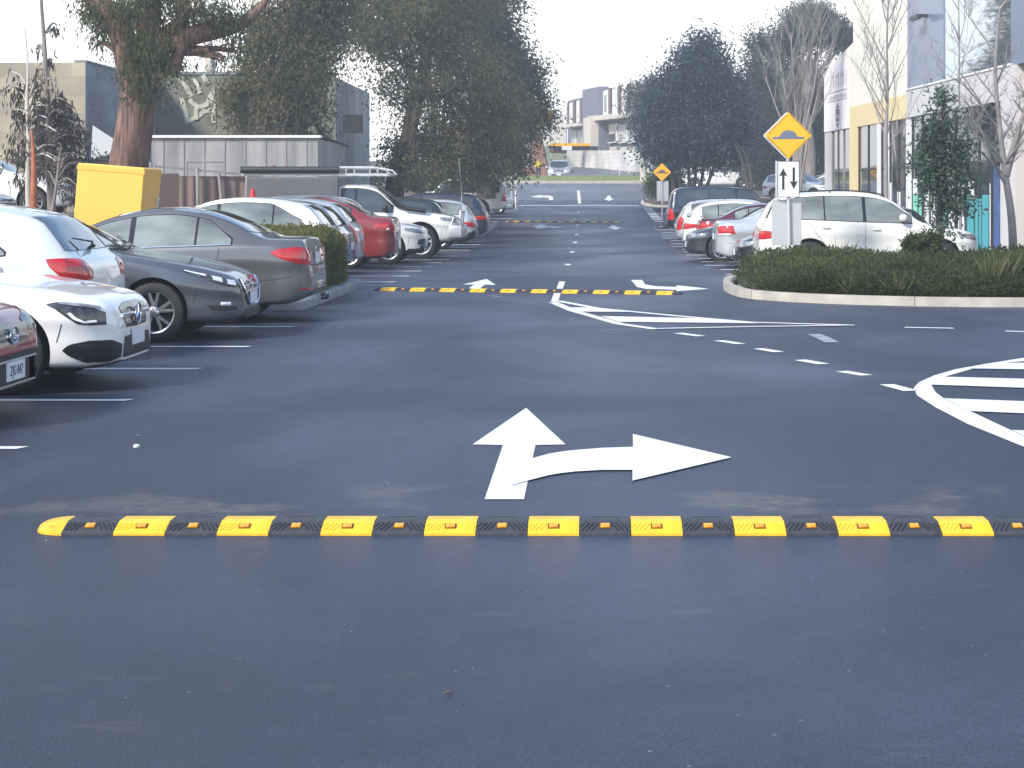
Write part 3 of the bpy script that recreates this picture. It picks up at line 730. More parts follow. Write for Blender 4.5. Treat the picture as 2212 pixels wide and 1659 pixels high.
def build_car(sp, pm, name, label, cat, x_end, yc, face, group=None, zx=None, tilt=0.0):
    """face +1: nose towards +X.  x_end: where the end that faces the aisle is"""
    c = Car(sp); v, f = c.shell(); Lh = c.L / 2
    nose_out = sp.get('nose_out', True)
    xc = x_end - face * Lh if nose_out else x_end + face * Lh
    z0 = Z(xc, yc) if zx is None else zx
    root = empty(name, (xc, yc, z0), 0 if face > 0 else math.pi, label, cat, group)
    if tilt: root.rotation_euler[1] = tilt
    if sp.get('yaw'): root.rotation_euler[2] += sp['yaw']
    # body with the wheel wells cut out
    b = MB(); b.add(v, f, 0); me = b.mesh('body', [pm, M['rotor'], M['blackp']])
    body = link('body', me, root)
    cut = MB(); ra_ = sp['r'] + sp.get('gap', .055)
    for s in (sp['fa'], sp['ra']):
        for sg in (-1, 1):
            y1, y2 = sg * (c.W - .30), sg * (c.W + .25); y1, y2 = min(y1, y2), max(y1, y2)
            cut.lathe([(y1, ra_), (y2, ra_)], 44, c=(Lh - s, 0, sp['r'] + .01), mi=1, close=True)
    cm = cut.mesh('cut', [M['rotor'], M['rotor']]); bmc = bmesh.new(); bmc.from_mesh(cm); bmesh.ops.recalc_face_normals(bmc, faces=bmc.faces[:]); bmc.to_mesh(cm); bmc.free()
    bmc = bmesh.new(); bmc.from_mesh(me); bmesh.ops.recalc_face_normals(bmc, faces=bmc.faces[:]); bmc.to_mesh(me); bmc.free()
    co = link('cut', cm, root); md = body.modifiers.new('b', 'BOOLEAN'); md.operation = 'DIFFERENCE'; md.object = co; md.solver = 'EXACT'
    dg = bpy.context.evaluated_depsgraph_get(); dg.update()
    nm = bpy.data.meshes.new_from_object(body.evaluated_get(dg)); body.modifiers.clear(); body.data = nm; bpy.data.objects.remove(co)
    if sp.get('cladding'):
        for p in nm.polygons:
            if p.material_index == 0 and p.center.z < c.bot(Lh - p.center.x) + sp['cladding']: p.material_index = 2
    nm.shade_smooth(); nm.set_sharp_from_angle(angle=R(38))
    # panel gaps, drawn on the body skin
    sb = MB(); bl = lambda s: min(c.belt(s), c.top(s) - .05)
    for sg in (-1, 1):
        d0, d2 = sp['dlo']; dp = sp['pil'][0]; rs = sp['pil2'][0]; zb = lambda s: c.bot(s) + .09
        fx = sp['fa'] + sp['r'] + .16
        c.seam(sb, 'side', [(fx + .05, zb(fx)), (fx + .02, .5), (fx + .06, bl(fx) - .02)], sgn=sg)
        c.seam(sb, 'side', [(dp, zb(dp)), (dp, .6), (dp - .02, bl(dp) + .0)], sgn=sg)
        rx = sp['ra'] - sp['r'] - .02
        c.seam(sb, 'side', [(rx - .06, zb(rx)), (rx - .02, .5), (min(sp['ra'] - .1, rx + .28), .80 * bl(rx) + .02), (min(sp['ra'] + .05, rs + .30), bl(rs))], sgn=sg)
        c.seam(sb, 'side', [(fx + .02, zb(fx) + .0), (rx, zb(rx))], sgn=sg)
        c.seam(sb, 'cf', [(8, bl(.1) + .0), (40, bl(.25) - .02), (62, bl(.4) - .05)], sgn=sg) if sp.get('noseam') is None else None
        c.seam(sb, 'side', [(sp['fa'] - sp['r'] - .10, .42), (sp['fa'] - sp['r'] - .14, .62 * bl(.5) + .1)], sgn=sg)
        c.seam(sb, 'side', [(sp['ra'] + sp['r'] + .06, .52), (c.L - .22, .58)], sgn=sg)
    # bonnet edges
    for sg in (-1, 1): c.seam(sb, 'top', [(.30, .62 * c.W), (.7, .76 * c.W), (sp['ws'][0] - .12, .80 * c.W)], sgn=sg)
    if sp['tail'] == 'saloon':
        rw = sp['rwin']
        for sg in (-1, 1): c.seam(sb, 'top', [(rw[2] + .03, .66 * c.W), (c.L - .1, .70 * c.W)], sgn=sg)
    nb = len(sb.v)
    gap = MB(); gap.v, gap.f, gap.m = sb.v, sb.f, sb.m
    gap.build('panel_seam', M['seam'], body)
    # glass
    gm = M[sp.get('glass', 'glassclear')]; wm = M['glass']
    hi = lambda s: c.sec(s)[10][1] - .035
    lo = lambda s: c.belt(s) + .02
    def hic(s):
        z = hi(s)
        for (a_, b_, za_, zb_) in sp.get('dcut', []):
            if a_ <= s <= b_: z = min(z, za_ + (zb_ - za_) * (s - a_) / (b_ - a_))
        return max(z, lo(s) + .004)
    d0, d3 = sp['dlo']; d1 = sp['pil'][0]; d2 = sp['pil2'][0]
    seg = [('front_side_window', d0, d1 - .03), ('rear_side_window', d1 + .035, d2 - .015), ('quarter_window', d2 + .015, d3)]
    n_ = lambda a_, b_, fn: [(a_ + (b_ - a_) * i / 14, fn(a_ + (b_ - a_) * i / 14)) for i in range(15)]
    for sg in (-1, 1):
        tb = MB(); c.patch(tb, 'side', n_(d0 - .02, d3 + .02, lambda s: lo(s) - .012), n_(d0 - .02, d3 + .02, lambda s: hic(min(max(s, d0), d3)) + .012), .0025, sg, 30, 4)
        tb.build('window_trim', M['glossblack'], root)
        for nme, a_, b_ in seg:
            if b_ - a_ < .08: continue
            wb = MB(); c.patch(wb, 'side', n_(a_, b_, lo), n_(a_, b_, hic), .006, sg, 14, 5); wb.build(nme, gm, root, smooth=30)
    s0, s1 = sp['ws']; K = 9
    arc = lambda s, bow: [(s + bow * (2 * (i / K) - 1) ** 2, (2 * i / K - 1) * c.sec(s)[10][0] * .93) for i in range(K + 1)]
    wb = MB(); c.patch(wb, 'top', arc(s0 - .04, .16), arc(s1, .05), .005, 1, 18, 10); wb.build('windscreen', wm, root, smooth=40)
    if sp['rwin'][0] == 'top':
        _, a_, b_ = sp['rwin']; wb = MB(); c.patch(wb, 'top', arc(a_, -.04), arc(b_, -.12), .005, 1, 18, 10); wb.build('rear_window', wm, root, smooth=40)
    else:
        _, z0_, z1_ = sp['rwin']; wd = c.W * sp.get('rww', .78); wb = MB()
        c.patch(wb, 'rear', [(-wd, z0_), (wd, z0_)], [(-wd * .82, z1_), (wd * .82, z1_)], .006, 1, 18, 8); wb.build('rear_window', wm, root, smooth=40)
    # wheels
    tm, rm = wheel_meshes(sp['r'], sp.get('rim', 'ten'))
    for s in (sp['fa'], sp['ra']):
        for sg in (1, -1):
            w_ = empty('wheel', (Lh - s, sg * (c.W - .135), sp['r']), 0 if sg > 0 else math.pi); w_.parent = root
            link('tyre', tm, w_); link('rim', rm, w_)
    # mirrors and handles
    for sg in (-1, 1):
        mb = MB(); ms = sp['dlo'][0] + .18; y_ = c.hw(ms) * .95 + .10; z_ = lo(ms) + .10
        mb.ell((Lh - ms, sg * y_, z_), (.075, .105, .072), 14, 9, 0, .8); mb.box((Lh - ms - .03, min(sg * y_, sg * (y_ - .14)), z_ - .07), (Lh - ms + .03, max(sg * y_, sg * (y_ - .14)), z_ - .04), 1)
        mb.build('side_mirror', [pm if not sp.get('blackmirror') else M['blackp'], M['blackp']], root, smooth=60)
        for s in (d1 - .22, d2 - .02):
            h, n = c.cast('side', s, c.belt(s) - .13, sg); hb = MB(); hb.ell(h + n * .018, (.085, .016, .014), 10, 6, 0, .7); hb.build('door_handle', pm if not sp.get('chromeh') else M['chrome'], root, smooth=60)
    # lamps, grille, plates
    for it in sp.get('bits', []):
        nme, mode, lo_, hi_, mk, off, both = it[:7]; lift = it[7] if len(it) > 7 else None
        for sg in ((-1, 1) if both else (1,)):
            pb = MB(); c.patch(pb, mode, lo_, hi_, off, sg, 16, 6, lift=lift); o = pb.build(nme, M[mk] if isinstance(mk, str) else mk, root, smooth=50)
    for nme, mode, pts, w_, mk, both in sp.get('lines', []):
        for sg in ((-1, 1) if both else (1,)):
            pb = MB(); c.seam(pb, mode, pts, w_, sg, off=.011); pb.build(nme, M.get(mk, pm), root)
    def plate(mode, z, txt=None, size=(.37, .13), y=0):
        h, n = c.cast(mode, y, z); k = 1 if mode == 'front' else -1
        pb = MB(); pb.box((-.004, -size[0] / 2, -size[1] / 2), (.006, size[0] / 2, size[1] / 2))
        o = pb.build('number_plate', M['plate'], root, loc=(h.x + k * .014, y, z), rot=(0, 0, 0 if k > 0 else math.pi))
        if txt:
            tm_ = text_mesh(txt, .098, M['platetxt'], 'plate_characters', sx=.80)
            link('plate_characters', tm_, o, (.0075, 0, 0), (R(90), 0, R(90)))
    if sp.get('fplate'): plate('front', *sp['fplate'])
    if sp.get('rplate'): plate('rear', *sp['rplate'])
    for fn in sp.get('extra', []): fn(c, root, pm)
    return root, c

def lamps(t, kind='a'):
    """front and tail lamps, grille and bumper openings for a plain car of this table"""
    c = Car(t); H = t['top'][2][1]; z1 = H; bt = t['belt'][0][1]
    hl = 'lampclear'
    B = [('headlight', 'cf', [(14, z1 - .11), (40, z1 - .10), (66, z1 - .03)], [(14, z1 - .015), (40, z1 + .015), (66, z1 + .03)], hl, .005, True, .006),
         ('grille', 'front', [(-.36, z1 - .13), (.36, z1 - .13)], [(-.46, z1 - .015), (.46, z1 - .015)], 'glossblack', .006, False),
         ('lower_grille', 'front', [(-.5, .26), (.5, .26)], [(-.56, .40), (.56, .40)], 'blackp', .006, False),
         ('fog_lamp', 'cf', [(20, .34), (38, .34)], [(20, .44), (38, .44)], 'lampdark', .006, True)]
    tz = t['belt'][-1][1] - (.02 if t['tail'] == 'saloon' else .08)
    if kind == 'a':
        B += [('tail_light', 'cr', [(22, tz - .17), (46, tz - .16), (66, tz - .10)], [(22, tz - .02), (46, tz + .01), (66, tz - .02)], 'lampred', .005, True, .008)]
    elif kind == 'tall':
        B += [('tail_light', 'cr', [(34, tz - .26), (44, tz - .26), (56, tz - .22)], [(34, tz + .12), (44, tz + .16), (52, tz + .12)], 'lampred', .005, True, .008)]
    return B
def ring(c, r, tube=.006, ax='x'):
    b = MB(); pts = [(0, r * math.cos(a), r * math.sin(a)) for a in np.linspace(0, 2 * math.pi, 25)]
    b.tube([(c[0] + p[0], c[1] + p[1], c[2] + p[2]) for p in pts], tube, 6, cap=False); return b

def stance(t, **kw): o = dict(t); o.update(kw); return o

# ================= hero cars =================
# --- 1: maroon, nose out, big grille with chrome wing and oval badge
def subaru_extra(c, root, pm):
    h, n = c.cast('front', 0, .60); g = ring((h.x + .02, 0, .60), .06, .007)
    for i in range(len(g.v)):
        g.v[i] = (g.v[i][0], g.v[i][1] * 1.35, g.v[i][2])
    g.ell((h.x + .012, 0, .60), (.012, .075, .05), 14, 8)
    for (y, z, r) in ((-.035, .615, .012), (.0, .60, .008), (.02, .615, .008), (.035, .595, .008), (.015, .58, .008), (-.01, .582, .008)):
        g.ell((h.x + .026, y, z), (.005, r, r), 8, 6)
    g.build('emblem', M['chrome'], root, smooth=50)
t = scale_type(TYPES['hatch'], L=4.42, H=1.47); t = stance(t, nose_out=True, nose_w=.80, nose_r=.55, rim='multi',
    top=[(0, .50), (.015, .60), (.06, .70), (.14, .76), (.5, .86), (1.0, .93), (1.2, .97), (1.6, 1.18), (2.0, 1.38), (2.4, 1.45), (2.8, 1.47), (3.4, 1.44), (3.9, 1.34), (4.1, 1.2), (4.25, .98), (4.36, .88), (4.42, .62)],
    bits=[('headlight', 'cf', [(16, .60), (40, .62), (64, .70)], [(16, .70), (40, .76), (68, .80)], 'lampdark', .005, True, .006),
          ('grille', 'front', [(-.30, .54), (0, .52), (.30, .54)], [(-.38, .67), (0, .69), (.38, .67)], 'glossblack', .007, False),
          ('lower_grille', 'front', [(-.44, .20), (.44, .20)], [(-.52, .475), (.52, .475)], 'blackp', .007, False),
          ('fog_lamp', 'cf', [(14, .26), (36, .26)], [(14, .44), (34, .44)], 'blackp', .007, True),
          ('tail_light', 'cr', [(25, .72), (60, .78)], [(25, .90), (60, .92)], 'lampred', .006, True)],
    lines=[('grille_bar', 'front', [(-.34, .585), (-.08, .60)], .022, 'chrome', True), ('grille_slat', 'front', [(-.46, .43), (.46, .43)], .016, 'steel', False),
           ('grille_slat', 'front', [(-.44, .26), (.44, .26)], .012, 'steel', False), ('bumper_lip', 'front', [(-.55, .205), (0, .20), (.55, .205)], .022, 'paint', False)],
    fplate=('FP', .345, 'ZJG·047'), extra=[subaru_extra])
t['fplate'] = (.355, 'ZJG·047')
build_car(t, M['p_maroon'], 'hatchback_car', 'maroon car nearest in the left row, with only its bumper and number plate in view', 'car', -4.04, 12.05, 1, 'cars parked in the left row')

# --- 2: white four-door coupe, nose out
def merc_extra(c, root, pm):
    h, n = c.cast('front', 0, .60); g = ring((h.x + .030, 0, .60), .088, .008)
    for a in (90, 210, 330):
        g.tube([(h.x + .030, 0, .60), (h.x + .030, .084 * math.cos(R(a)), .60 + .084 * math.sin(R(a)))], [.013, .004], 6)
    g.build('emblem', M['chrome'], root, smooth=50)
    b = MB()
    for sg in (-1, 1): b.box((h.x - .02, sg * .08 if sg > 0 else -.40, .585), (h.x + .018, .40 if sg > 0 else -.08, .617), bev=.004)
    b.build('grille_bar', M['chrome'], root)
t = stance(TYPES['saloon'], nose_out=True, nose_w=.72, nose_r=.72, fa=.84, L=4.63, r=.33, rim='dark', noseam=1,
    top=[(0, .46), (.012, .58), (.04, .67), (.09, .725), (.16, .76), (.5, .83), (1.0, .91), (1.35, .96), (1.8, 1.17), (2.2, 1.34), (2.6, 1.42), (2.9, 1.43), (3.3, 1.38), (3.8, 1.2), (4.2, 1.02), (4.45, .98), (4.56, .94), (4.6, .82), (4.63, .62)],
    belt=[(0, .66), (.9, .82), (1.4, .90), (2.5, .93), (3.4, .95), (3.9, .97), (4.63, .90)],
    bits=[('headlight', 'cf', [(36.0, .545), (44.9, .545), (53.3, .56), (59.3, .62), (65.2, .685), (69.4, .715)], [(36.0, .645), (44.9, .690), (53.3, .715), (59.3, .735), (65.2, .735), (70.0, .722)], 'lampdark', .004, True, .006),
          ('lamp_bezel', 'cf', [(42.0, .570), (49.7, .565), (55.7, .60), (58.7, .645)], [(43.2, .588), (49.7, .583), (53.9, .61), (56.9, .655)], 'lampwhite', .013, True),
          ('lamp_bezel', 'cf', [(39.0, .688), (49.7, .715), (62.8, .732)], [(39.0, .672), (49.7, .695), (62.8, .722)], 'lampclear', .012, True),
          ('grille', 'front', [(-.30, .50), (0, .49), (.30, .50)], [(-.40, .665), (-.2, .70), (.2, .70), (.40, .665)], 'glossblack', .007, False),
          ('lower_grille', 'front', [(-.48, .20), (.48, .20)], [(-.36, .43), (.36, .43)], 'blackp', .007, False),
          ('side_intake', 'cf', [(23.1, .275), (32.3, .245), (48.4, .25), (57.6, .31), (61.0, .35)], [(22.0, .375), (32.3, .42), (46.1, .425), (57.6, .40), (61.0, .36)], 'glossblack', .006, True),
          ('bumper_lip', 'cf', [(0, .185), (20, .19), (42, .19)], [(0, .225), (20, .228), (40, .222)], 'p_bmw', .014, True),
          ('tail_light', 'cr', [(22, .72), (62, .78)], [(22, .88), (62, .90)], 'lampred', .006, True)],
    fplate=(.41,), extra=[merc_extra])
build_car(t, M['p_white'], 'coupe_saloon_car', 'white car facing out with a round star emblem on its grille and slanted headlights', 'car', -3.80, 14.42, 1, 'cars parked in the left row')

# --- 3: pale silver rounded hatch, tail out
def wiper_extra(c, root, pm):
    h, n = c.cast('rear', -.05, c.sp['rwin'][1] + .01); b = MB(); p0 = h + n * .03; h2, n2 = c.cast('rear', .34, c.sp['rwin'][1] + .10)
    b.tube([p0, p0 + Vector((-.03, .12, .045)), h2 + n2 * .025], [.014, .010, .006], 6); b.ell(p0, (.03, .035, .022), 10, 6); b.build('rear_wiper', M['blackp'], root, smooth=50)
t = stance(TYPES['hatch'], nose_out=False, L=4.20, W=1.75, fa=.85, ra=3.46, r=.31, rim='multi', noseam=1, tail_w=.80, tail_r=.5,
    top=[(0, .46), (.015, .56), (.06, .66), (.16, .74), (.5, .86), (.9, .98), (1.05, 1.02), (1.5, 1.27), (1.9, 1.44), (2.3, 1.51), (2.7, 1.52), (3.2, 1.49), (3.55, 1.43), (3.72, 1.37), (3.86, 1.22), (3.98, 1.08), (4.03, 1.03), (4.10, .99), (4.16, .88), (4.20, .62)],
    belt=[(0, .62), (.9, .86), (1.3, .95), (2.5, .98), (3.0, .985), (3.6, 1.01), (4.2, 1.0)],
    dlo=(1.3, 3.44), pil=[2.25], pil2=[3.02], dcut=[(3.02, 3.45, 1.39, 1.04)], rww=.80,
    rwin=('rear', 1.06, 1.38), bits=[('headlight', 'cf', [(20, .62), (64, .66)], [(20, .74), (64, .80)], 'lampclear', .005, True),
          ('tail_light', 'cr', [(26, .79), (40, .79), (54, .83), (60, .92)], [(26, .95), (40, .99), (54, 1.0), (62, .99)], 'lampred', .005, True, .010),
          ('lamp_bezel', 'cr', [(30, .87), (50, .88)], [(30, .91), (50, .92)], 'lampredd', .017, True)],
    rplate=(.66,), extra=[wiper_extra])
build_car(t, M['p_pale'], 'hatchback_car', 'pale silver rounded hatchback, tail out with a red tail light and rear wiper', 'car', -4.66, 16.72, -1, 'cars parked in the left row')

# --- 4: gunmetal hatch, nose out, pointed grille
def mazda_extra(c, root, pm):
    h, n = c.cast('front', 0, .60); b = MB()
    pts = [(-.43, .66), (-.40, .55), (-.30, .42), (-.20, .375), (0, .365), (.20, .375), (.30, .42), (.40, .55), (.43, .66)]
    q = []
    for y, z in pts: hh, nn = c.cast('front', y, z); q.append(hh + nn * .014)
    b.tube(q, .013, 6); b.build('grille_surround', M['chrome'], root, smooth=50)
    b = ring((h.x + .02, 0, .60), .06, .007)
    b.tube([(h.x + .02, -.055, .615), (h.x + .02, -.02, .60), (h.x + .02, 0, .57), (h.x + .02, .02, .60), (h.x + .02, .055, .615)], .007, 6); b.build('emblem', M['chrome'], root, smooth=50)
    b = MB()
    for sg in (-1, 1):
        h1, n1 = c.cast('top', c.sp['ws'][0] - .0, .1, sg); h2, n2 = c.cast('top', c.sp['ws'][0] + .10, .62, sg)
        b.tube([h1 + n1 * .02 + Vector((.06, 0, 0)), h1 + n1 * .03, h2 + n2 * .022], [.012, .009, .006], 6)
    b.build('wiper', M['blackp'], root, smooth=50)
t = stance(TYPES['hatch'], nose_out=True, L=4.46, W=1.79, fa=.90, ra=3.60, r=.325, rim='ten', nose_w=.66, nose_r=.8, noseam=1, gap=.045,
    top=[(0, .44), (.012, .55), (.04, .63), (.09, .69), (.16, .73), (.5, .83), (1.0, .92), (1.38, .98), (1.9, 1.22), (2.3, 1.37), (2.7, 1.44), (3.0, 1.45), (3.5, 1.42), (3.95, 1.34), (4.1, 1.2), (4.25, .98), (4.38, .88), (4.46, .62)],
    belt=[(0, .62), (.9, .82), (1.5, .91), (2.5, .94), (3.4, .98), (3.9, 1.0), (4.46, .9)], ws=(1.42, 2.25), dlo=(1.62, 3.8), pil=[2.5], pil2=[3.35],
    bits=[('headlight', 'cf', [(27, .575), (38, .585), (52, .64), (64, .70), (77, .765)], [(26, .645), (38, .675), (52, .725), (64, .765), (78, .782)], 'lampdark', .004, True, .006),
          ('lamp_bezel', 'cf', [(33, .605), (41, .62)], [(33, .65), (41, .665)], 'lampwhite', .011, True), ('lamp_bezel', 'cf', [(45, .64), (53, .67)], [(45, .685), (53, .71)], 'lampwhite', .011, True),
          ('lamp_bezel', 'cf', [(58, .705), (76, .766)], [(58, .727), (76, .775)], 'lampwhite', .011, True),
          ('grille', 'front', [(-.40, .56), (-.28, .42), (0, .37), (.28, .42), (.40, .56)], [(-.43, .63), (-.3, .67), (0, .69), (.3, .67), (.43, .63)], 'glossblack', .007, False),
          ('lower_grille', 'front', [(-.5, .22), (.5, .22)], [(-.36, .33), (.36, .33)], 'blackp', .007, False),
          ('fog_lamp', 'cf', [(38, .385), (47, .39)], [(38, .425), (47, .43)], 'lampwhite', .008, True, .006), ('bumper_vent', 'cf', [(30, .33), (54, .345)], [(32, .375), (58, .40)], 'blackp', .006, True),
          ('tail_light', 'cr', [(22, .75), (62, .80)], [(22, .90), (62, .92)], 'lampred', .006, True)],
    lines=[('grille_slat', 'front', [(-.36, .585), (.36, .585)], .012, 'steel', False), ('grille_slat', 'front', [(-.35, .53), (.35, .53)], .012, 'steel', False)],
    fplate=(.45,), extra=[mazda_extra])
build_car(t, M['p_grey'], 'hatchback_car', 'gunmetal grey car facing out, ten-spoke alloy wheel and pointed black grille', 'car', -3.78, 19.3, 1, 'cars parked in the left row')

# --- 5: mineral grey saloon, tail out
def bmw_extra(c, root, pm):
    h, n = c.cast('rear', 0, .93); b = MB(); b.lathe([(0, .001), (.006, .034), (.0, .040)], 20, axis='x', c=(h.x - .012, 0, .93)); b.build('emblem', M['chrome'], root, smooth=40)
    b = MB()
    for y in (-.55, -.40):
        b = MB(); b.lathe([(-.05, .045), (.02, .045), (.02, .036), (-.05, .036)], 14, axis='x', c=(-c.L / 2 + .02, y, .27)); b.build('exhaust_tip', M['chrome'], root, smooth=40)
t = stance(TYPES['saloon'], nose_out=False, L=4.62, W=1.81, fa=.77, ra=3.58, r=.325, rim='ten', tail_w=.80, tail_r=.45, glass='glassclear', noseam=1,
    top=[(0, .46), (.015, .57), (.06, .65), (.16, .72), (.5, .82), (1.0, .91), (1.36, .97), (1.8, 1.20), (2.2, 1.36), (2.6, 1.43), (2.9, 1.44), (3.25, 1.40), (3.65, 1.27), (3.98, 1.10), (4.10, 1.065), (4.3, 1.06), (4.50, 1.05), (4.53, 1.03), (4.565, .90), (4.60, .70), (4.62, .56)],
    dlo=(1.55, 3.66), pil=[2.42], pil2=[3.22], dcut=[(3.3, 3.67, 1.335, 1.03)],
    bits=[('headlight', 'cf', [(16, .60), (64, .66)], [(16, .68), (64, .75)], 'lampclear', .005, True),
          ('tail_light', 'cr', [(14, .72), (30, .715), (46, .735), (60, .80), (68, .86)], [(14, .90), (34, .935), (50, .945), (62, .925), (69, .88)], 'lampred', .004, True, .010),
          ('lamp_bezel', 'cr', [(18, .79), (32, .79)], [(18, .82), (32, .82)], 'lampredd', .015, True),
          ('rear_diffuser', 'rear', [(-.62, .345), (.62, .345)], [(-.56, .40), (.56, .40)], 'blackp', .006, False),
          ('rear_reflector', 'cr', [(28, .415), (44, .415)], [(28, .435), (44, .435)], 'lampred', .007, True)],
    lines=[('boot_gap', 'rear', [(-.60, .72), (0, .70), (.60, .72)], .008, 'seam', False), ('window_strip', 'side', [(1.6, .925), (2.6, .94), (3.66, .975)], .010, 'chrome', True)],
    rplate=(.80,), extra=[bmw_extra], chromeh=False)
build_car(t, M['p_bmw'], 'saloon_car', 'dark grey saloon with bright red tail lights parked tail out beside the left hedge', 'car', -3.44, 21.95, -1, 'cars parked in the left row')

# ================= farther cars of the left row =================
LG = 'cars parked in the left row'
t = scale_type(TYPES['hatch'], 4.45, 1.78, 1.56); t = stance(t, nose_out=False, bits=[
    ('tail_light', 'cr', [(20, .86), (40, .84), (62, .93)], [(20, .96), (40, 1.02), (70, 1.05)], 'lampred', .005, True, .01)] + lamps(t)[:4], rplate=(.62,), dcut=[(3.35, 3.9, 1.44, 1.12)], glass='glassclear', rww=.8)
build_car(t, M['p_white'], 'hatchback_car', 'white hatchback with curved red tail lights, tail out, just behind the left hedge', 'car', -4.4, 30.6, -1, LG)
t = scale_type(TYPES['hatch'], 4.2, 1.72, 1.53); t = stance(t, nose_out=False, bits=lamps(t), rplate=(.62,), extra=[wiper_extra], rww=.8)
build_car(t, M['p_blue'], 'hatchback_car', 'deep blue hatchback tail out between two pale hatchbacks in the left row', 'car', -4.55, 33.0, -1, LG)
t = scale_type(TYPES['hatch'], 4.15, 1.72, 1.58); t = stance(t, nose_out=False, bits=lamps(t, 'tall'), rplate=(.75,), extra=[wiper_extra], rww=.82)
build_car(t, M['p_silver'], 'hatchback_car', 'silver hatchback with upright tail lights, tail out beside the red saloon', 'car', -4.70, 35.6, -1, LG)
t = scale_type(TYPES['saloon'], 4.6, 1.78, 1.60); t = stance(t, nose_out=False, bits=lamps(t) + [('round_lamp', 'cr', [(46, .86), (50, .86)], [(46, .90), (50, .90)], 'lampwhite', .012, True)], rplate=(.74,), rim='dark')
build_car(t, M['p_red'], 'saloon_car', 'brick red saloon with a long sloping rear window, tail out in the left row', 'car', -4.30, 38.8, -1, LG)
t = scale_type(TYPES['suv'], 4.45, 1.84, 1.66)
t = stance(t, nose_out=True, cladding=.10, bits=lamps(t) + [('skid_plate', 'cf', [(0, .28), (28, .29)], [(0, .36), (26, .36)], 'p_white', .02, True), ('lamp_bezel', 'cf', [(20, .44), (44, .46)], [(20, .60), (42, .58)], 'lampdark', .009, True)], fplate=(.52,))
build_car(t, M['p_pearl'], 'small_suv', 'white small SUV facing out beside the red saloon, large dark fog lamp surrounds', 'car', -3.95, 41.9, 1, LG)

# --- ute with canopy, roof rack, snorkel and bull bar
def ute_extra(c, root, pm):
    Lh = c.L / 2
    b = MB(); b.box((-Lh + .02, -.88, .78), (-Lh + 2.32, .88, 1.93), bev=.03); b.build('canopy', mat('canopy_grey', (.10, .10, .11), .5, noise=(2, .1, 3)), root)
    b = MB()
    for z in (1.97,):
        b.box((-Lh - .12, -.80, z), (-Lh + 3.55, -.74, z + .05)); b.box((-Lh - .12, .74, z), (-Lh + 3.55, .80, z + .05))
        for k in range(8): x = -Lh + .0 + k * .5; b.box((x, -.74, z + .005), (x + .05, .74, z + .035))
    pts = [(-Lh - .1, -.77, 2.16), (-Lh + 3.2, -.77, 2.16), (-Lh + 3.5, -.77, 2.10), (-Lh + 3.6, -.77, 2.0)]
    for y in (-.77, .77):
        b.tube([(p[0], y, p[2]) for p in pts], .024, 8)
        for k in range(6): b.tube([(-Lh + .1 + k * .6, y, 2.0), (-Lh + .1 + k * .6, y, 2.16)], .018, 6)
    b.tube([(-Lh + 3.6, -.77, 2.0), (-Lh + 3.6, .77, 2.0)], .024, 8)
    b.build('roof_rack', M['steel'], root)
    b = MB(); b.tube([(-Lh - .12, -.90, 2.10), (-Lh + 2.35, -.90, 2.10)], .085, 10); b.build('rolled_awning', M['blackp'], root, smooth=40)
    b = MB()
    b.tube([(Lh - 1.98, -.80, 1.72), (Lh - 1.75, -.86, 1.55), (Lh - 1.28, -.90, 1.20), (Lh - .78, -.90, 1.14)], [.06, .055, .055, .06], 8); b.ell((Lh - 2.0, -.80, 1.76), (.09, .06, .06), 10, 6); b.build('snorkel', M['blackp'], root, smooth=40)
    b = MB()
    for y in (-.78, .78): b.box((Lh - .22, y - .12, .50), (Lh + .12, y + .12, .80), bev=.03)
    b.box((Lh - .05, -.80, .50), (Lh + .12, .80, .74), bev=.03)
    b.tube([(Lh + .02, -.55, .74), (Lh + .06, -.50, 1.12), (Lh + .06, .50, 1.12), (Lh + .02, .55, .74)], .032, 8)
    for y in (-.25, .25): b.tube([(Lh + .05, y, .74), (Lh + .06, y, 1.12)], .025, 8)
    for y in (-.52, .52): b.tube([(Lh + .02, y, .95), (Lh - .10, y * 1.6, .98), (Lh - .16, y * 1.62, .8)], .022, 8)
    b.build('bull_bar', M['steel'], root, smooth=50)
    b = MB()
    b.tube([(Lh + .06, -.42, 1.12), (Lh + .08, -.42, 1.50), (Lh + .0, -.42, 2.4)], [.018, .012, .006], 6); b.build('aerial', M['chrome'], root)
TYPES['ute'] = dict(L=5.30, W=1.84, fa=.92, ra=4.12, r=.40, roof_w=.76, tail_w=.96, tail_r=.1, nose_w=.80, nose_r=.5, gap=.08, cladding=.0,
    top=[(0, .62), (.015, .84), (.06, .96), (.16, 1.02), (.5, 1.08), (1.1, 1.14), (1.42, 1.17), (1.75, 1.44), (2.05, 1.68), (2.4, 1.76), (2.7, 1.77), (2.98, 1.75), (3.04, 1.60), (3.08, 1.2), (3.12, 1.10), (4.5, 1.09), (5.25, 1.08), (5.30, .9)],
    belt=[(0, .88), (.9, 1.03), (1.5, 1.08), (3.0, 1.10), (5.3, 1.06)], bot=[(0, .50), (.3, .42), (2.6, .40), (5.0, .52), (5.3, .6)],
    ws=(1.46, 2.03), rwin=('rear', 1.2, 1.6), dlo=(1.62, 2.92), pil=[2.55], pil2=[2.88], tail='ute', nose_out=True, blackmirror=True, rim='dark', glass='glass')
t = dict(TYPES['ute']); t['bits'] = lamps(dict(TYPES['ute'], tail='ute')) + [('flare', 'side', [(.40, .50), (.92, .50 + .40), (1.44, .5)], [(.34, .62), (.92, 1.02), (1.5, .62)], 'p_pearl', .03, True)]
t['bits'] = t['bits'][:-1]; t['extra'] = [ute_extra]
ute_root, _c = build_car(t, M['p_pearl'], 'utility_truck', 'white ute with grey canopy, roof rack, black snorkel and steel bull bar facing out', 'ute', -3.45, 45.1, 1, LG)

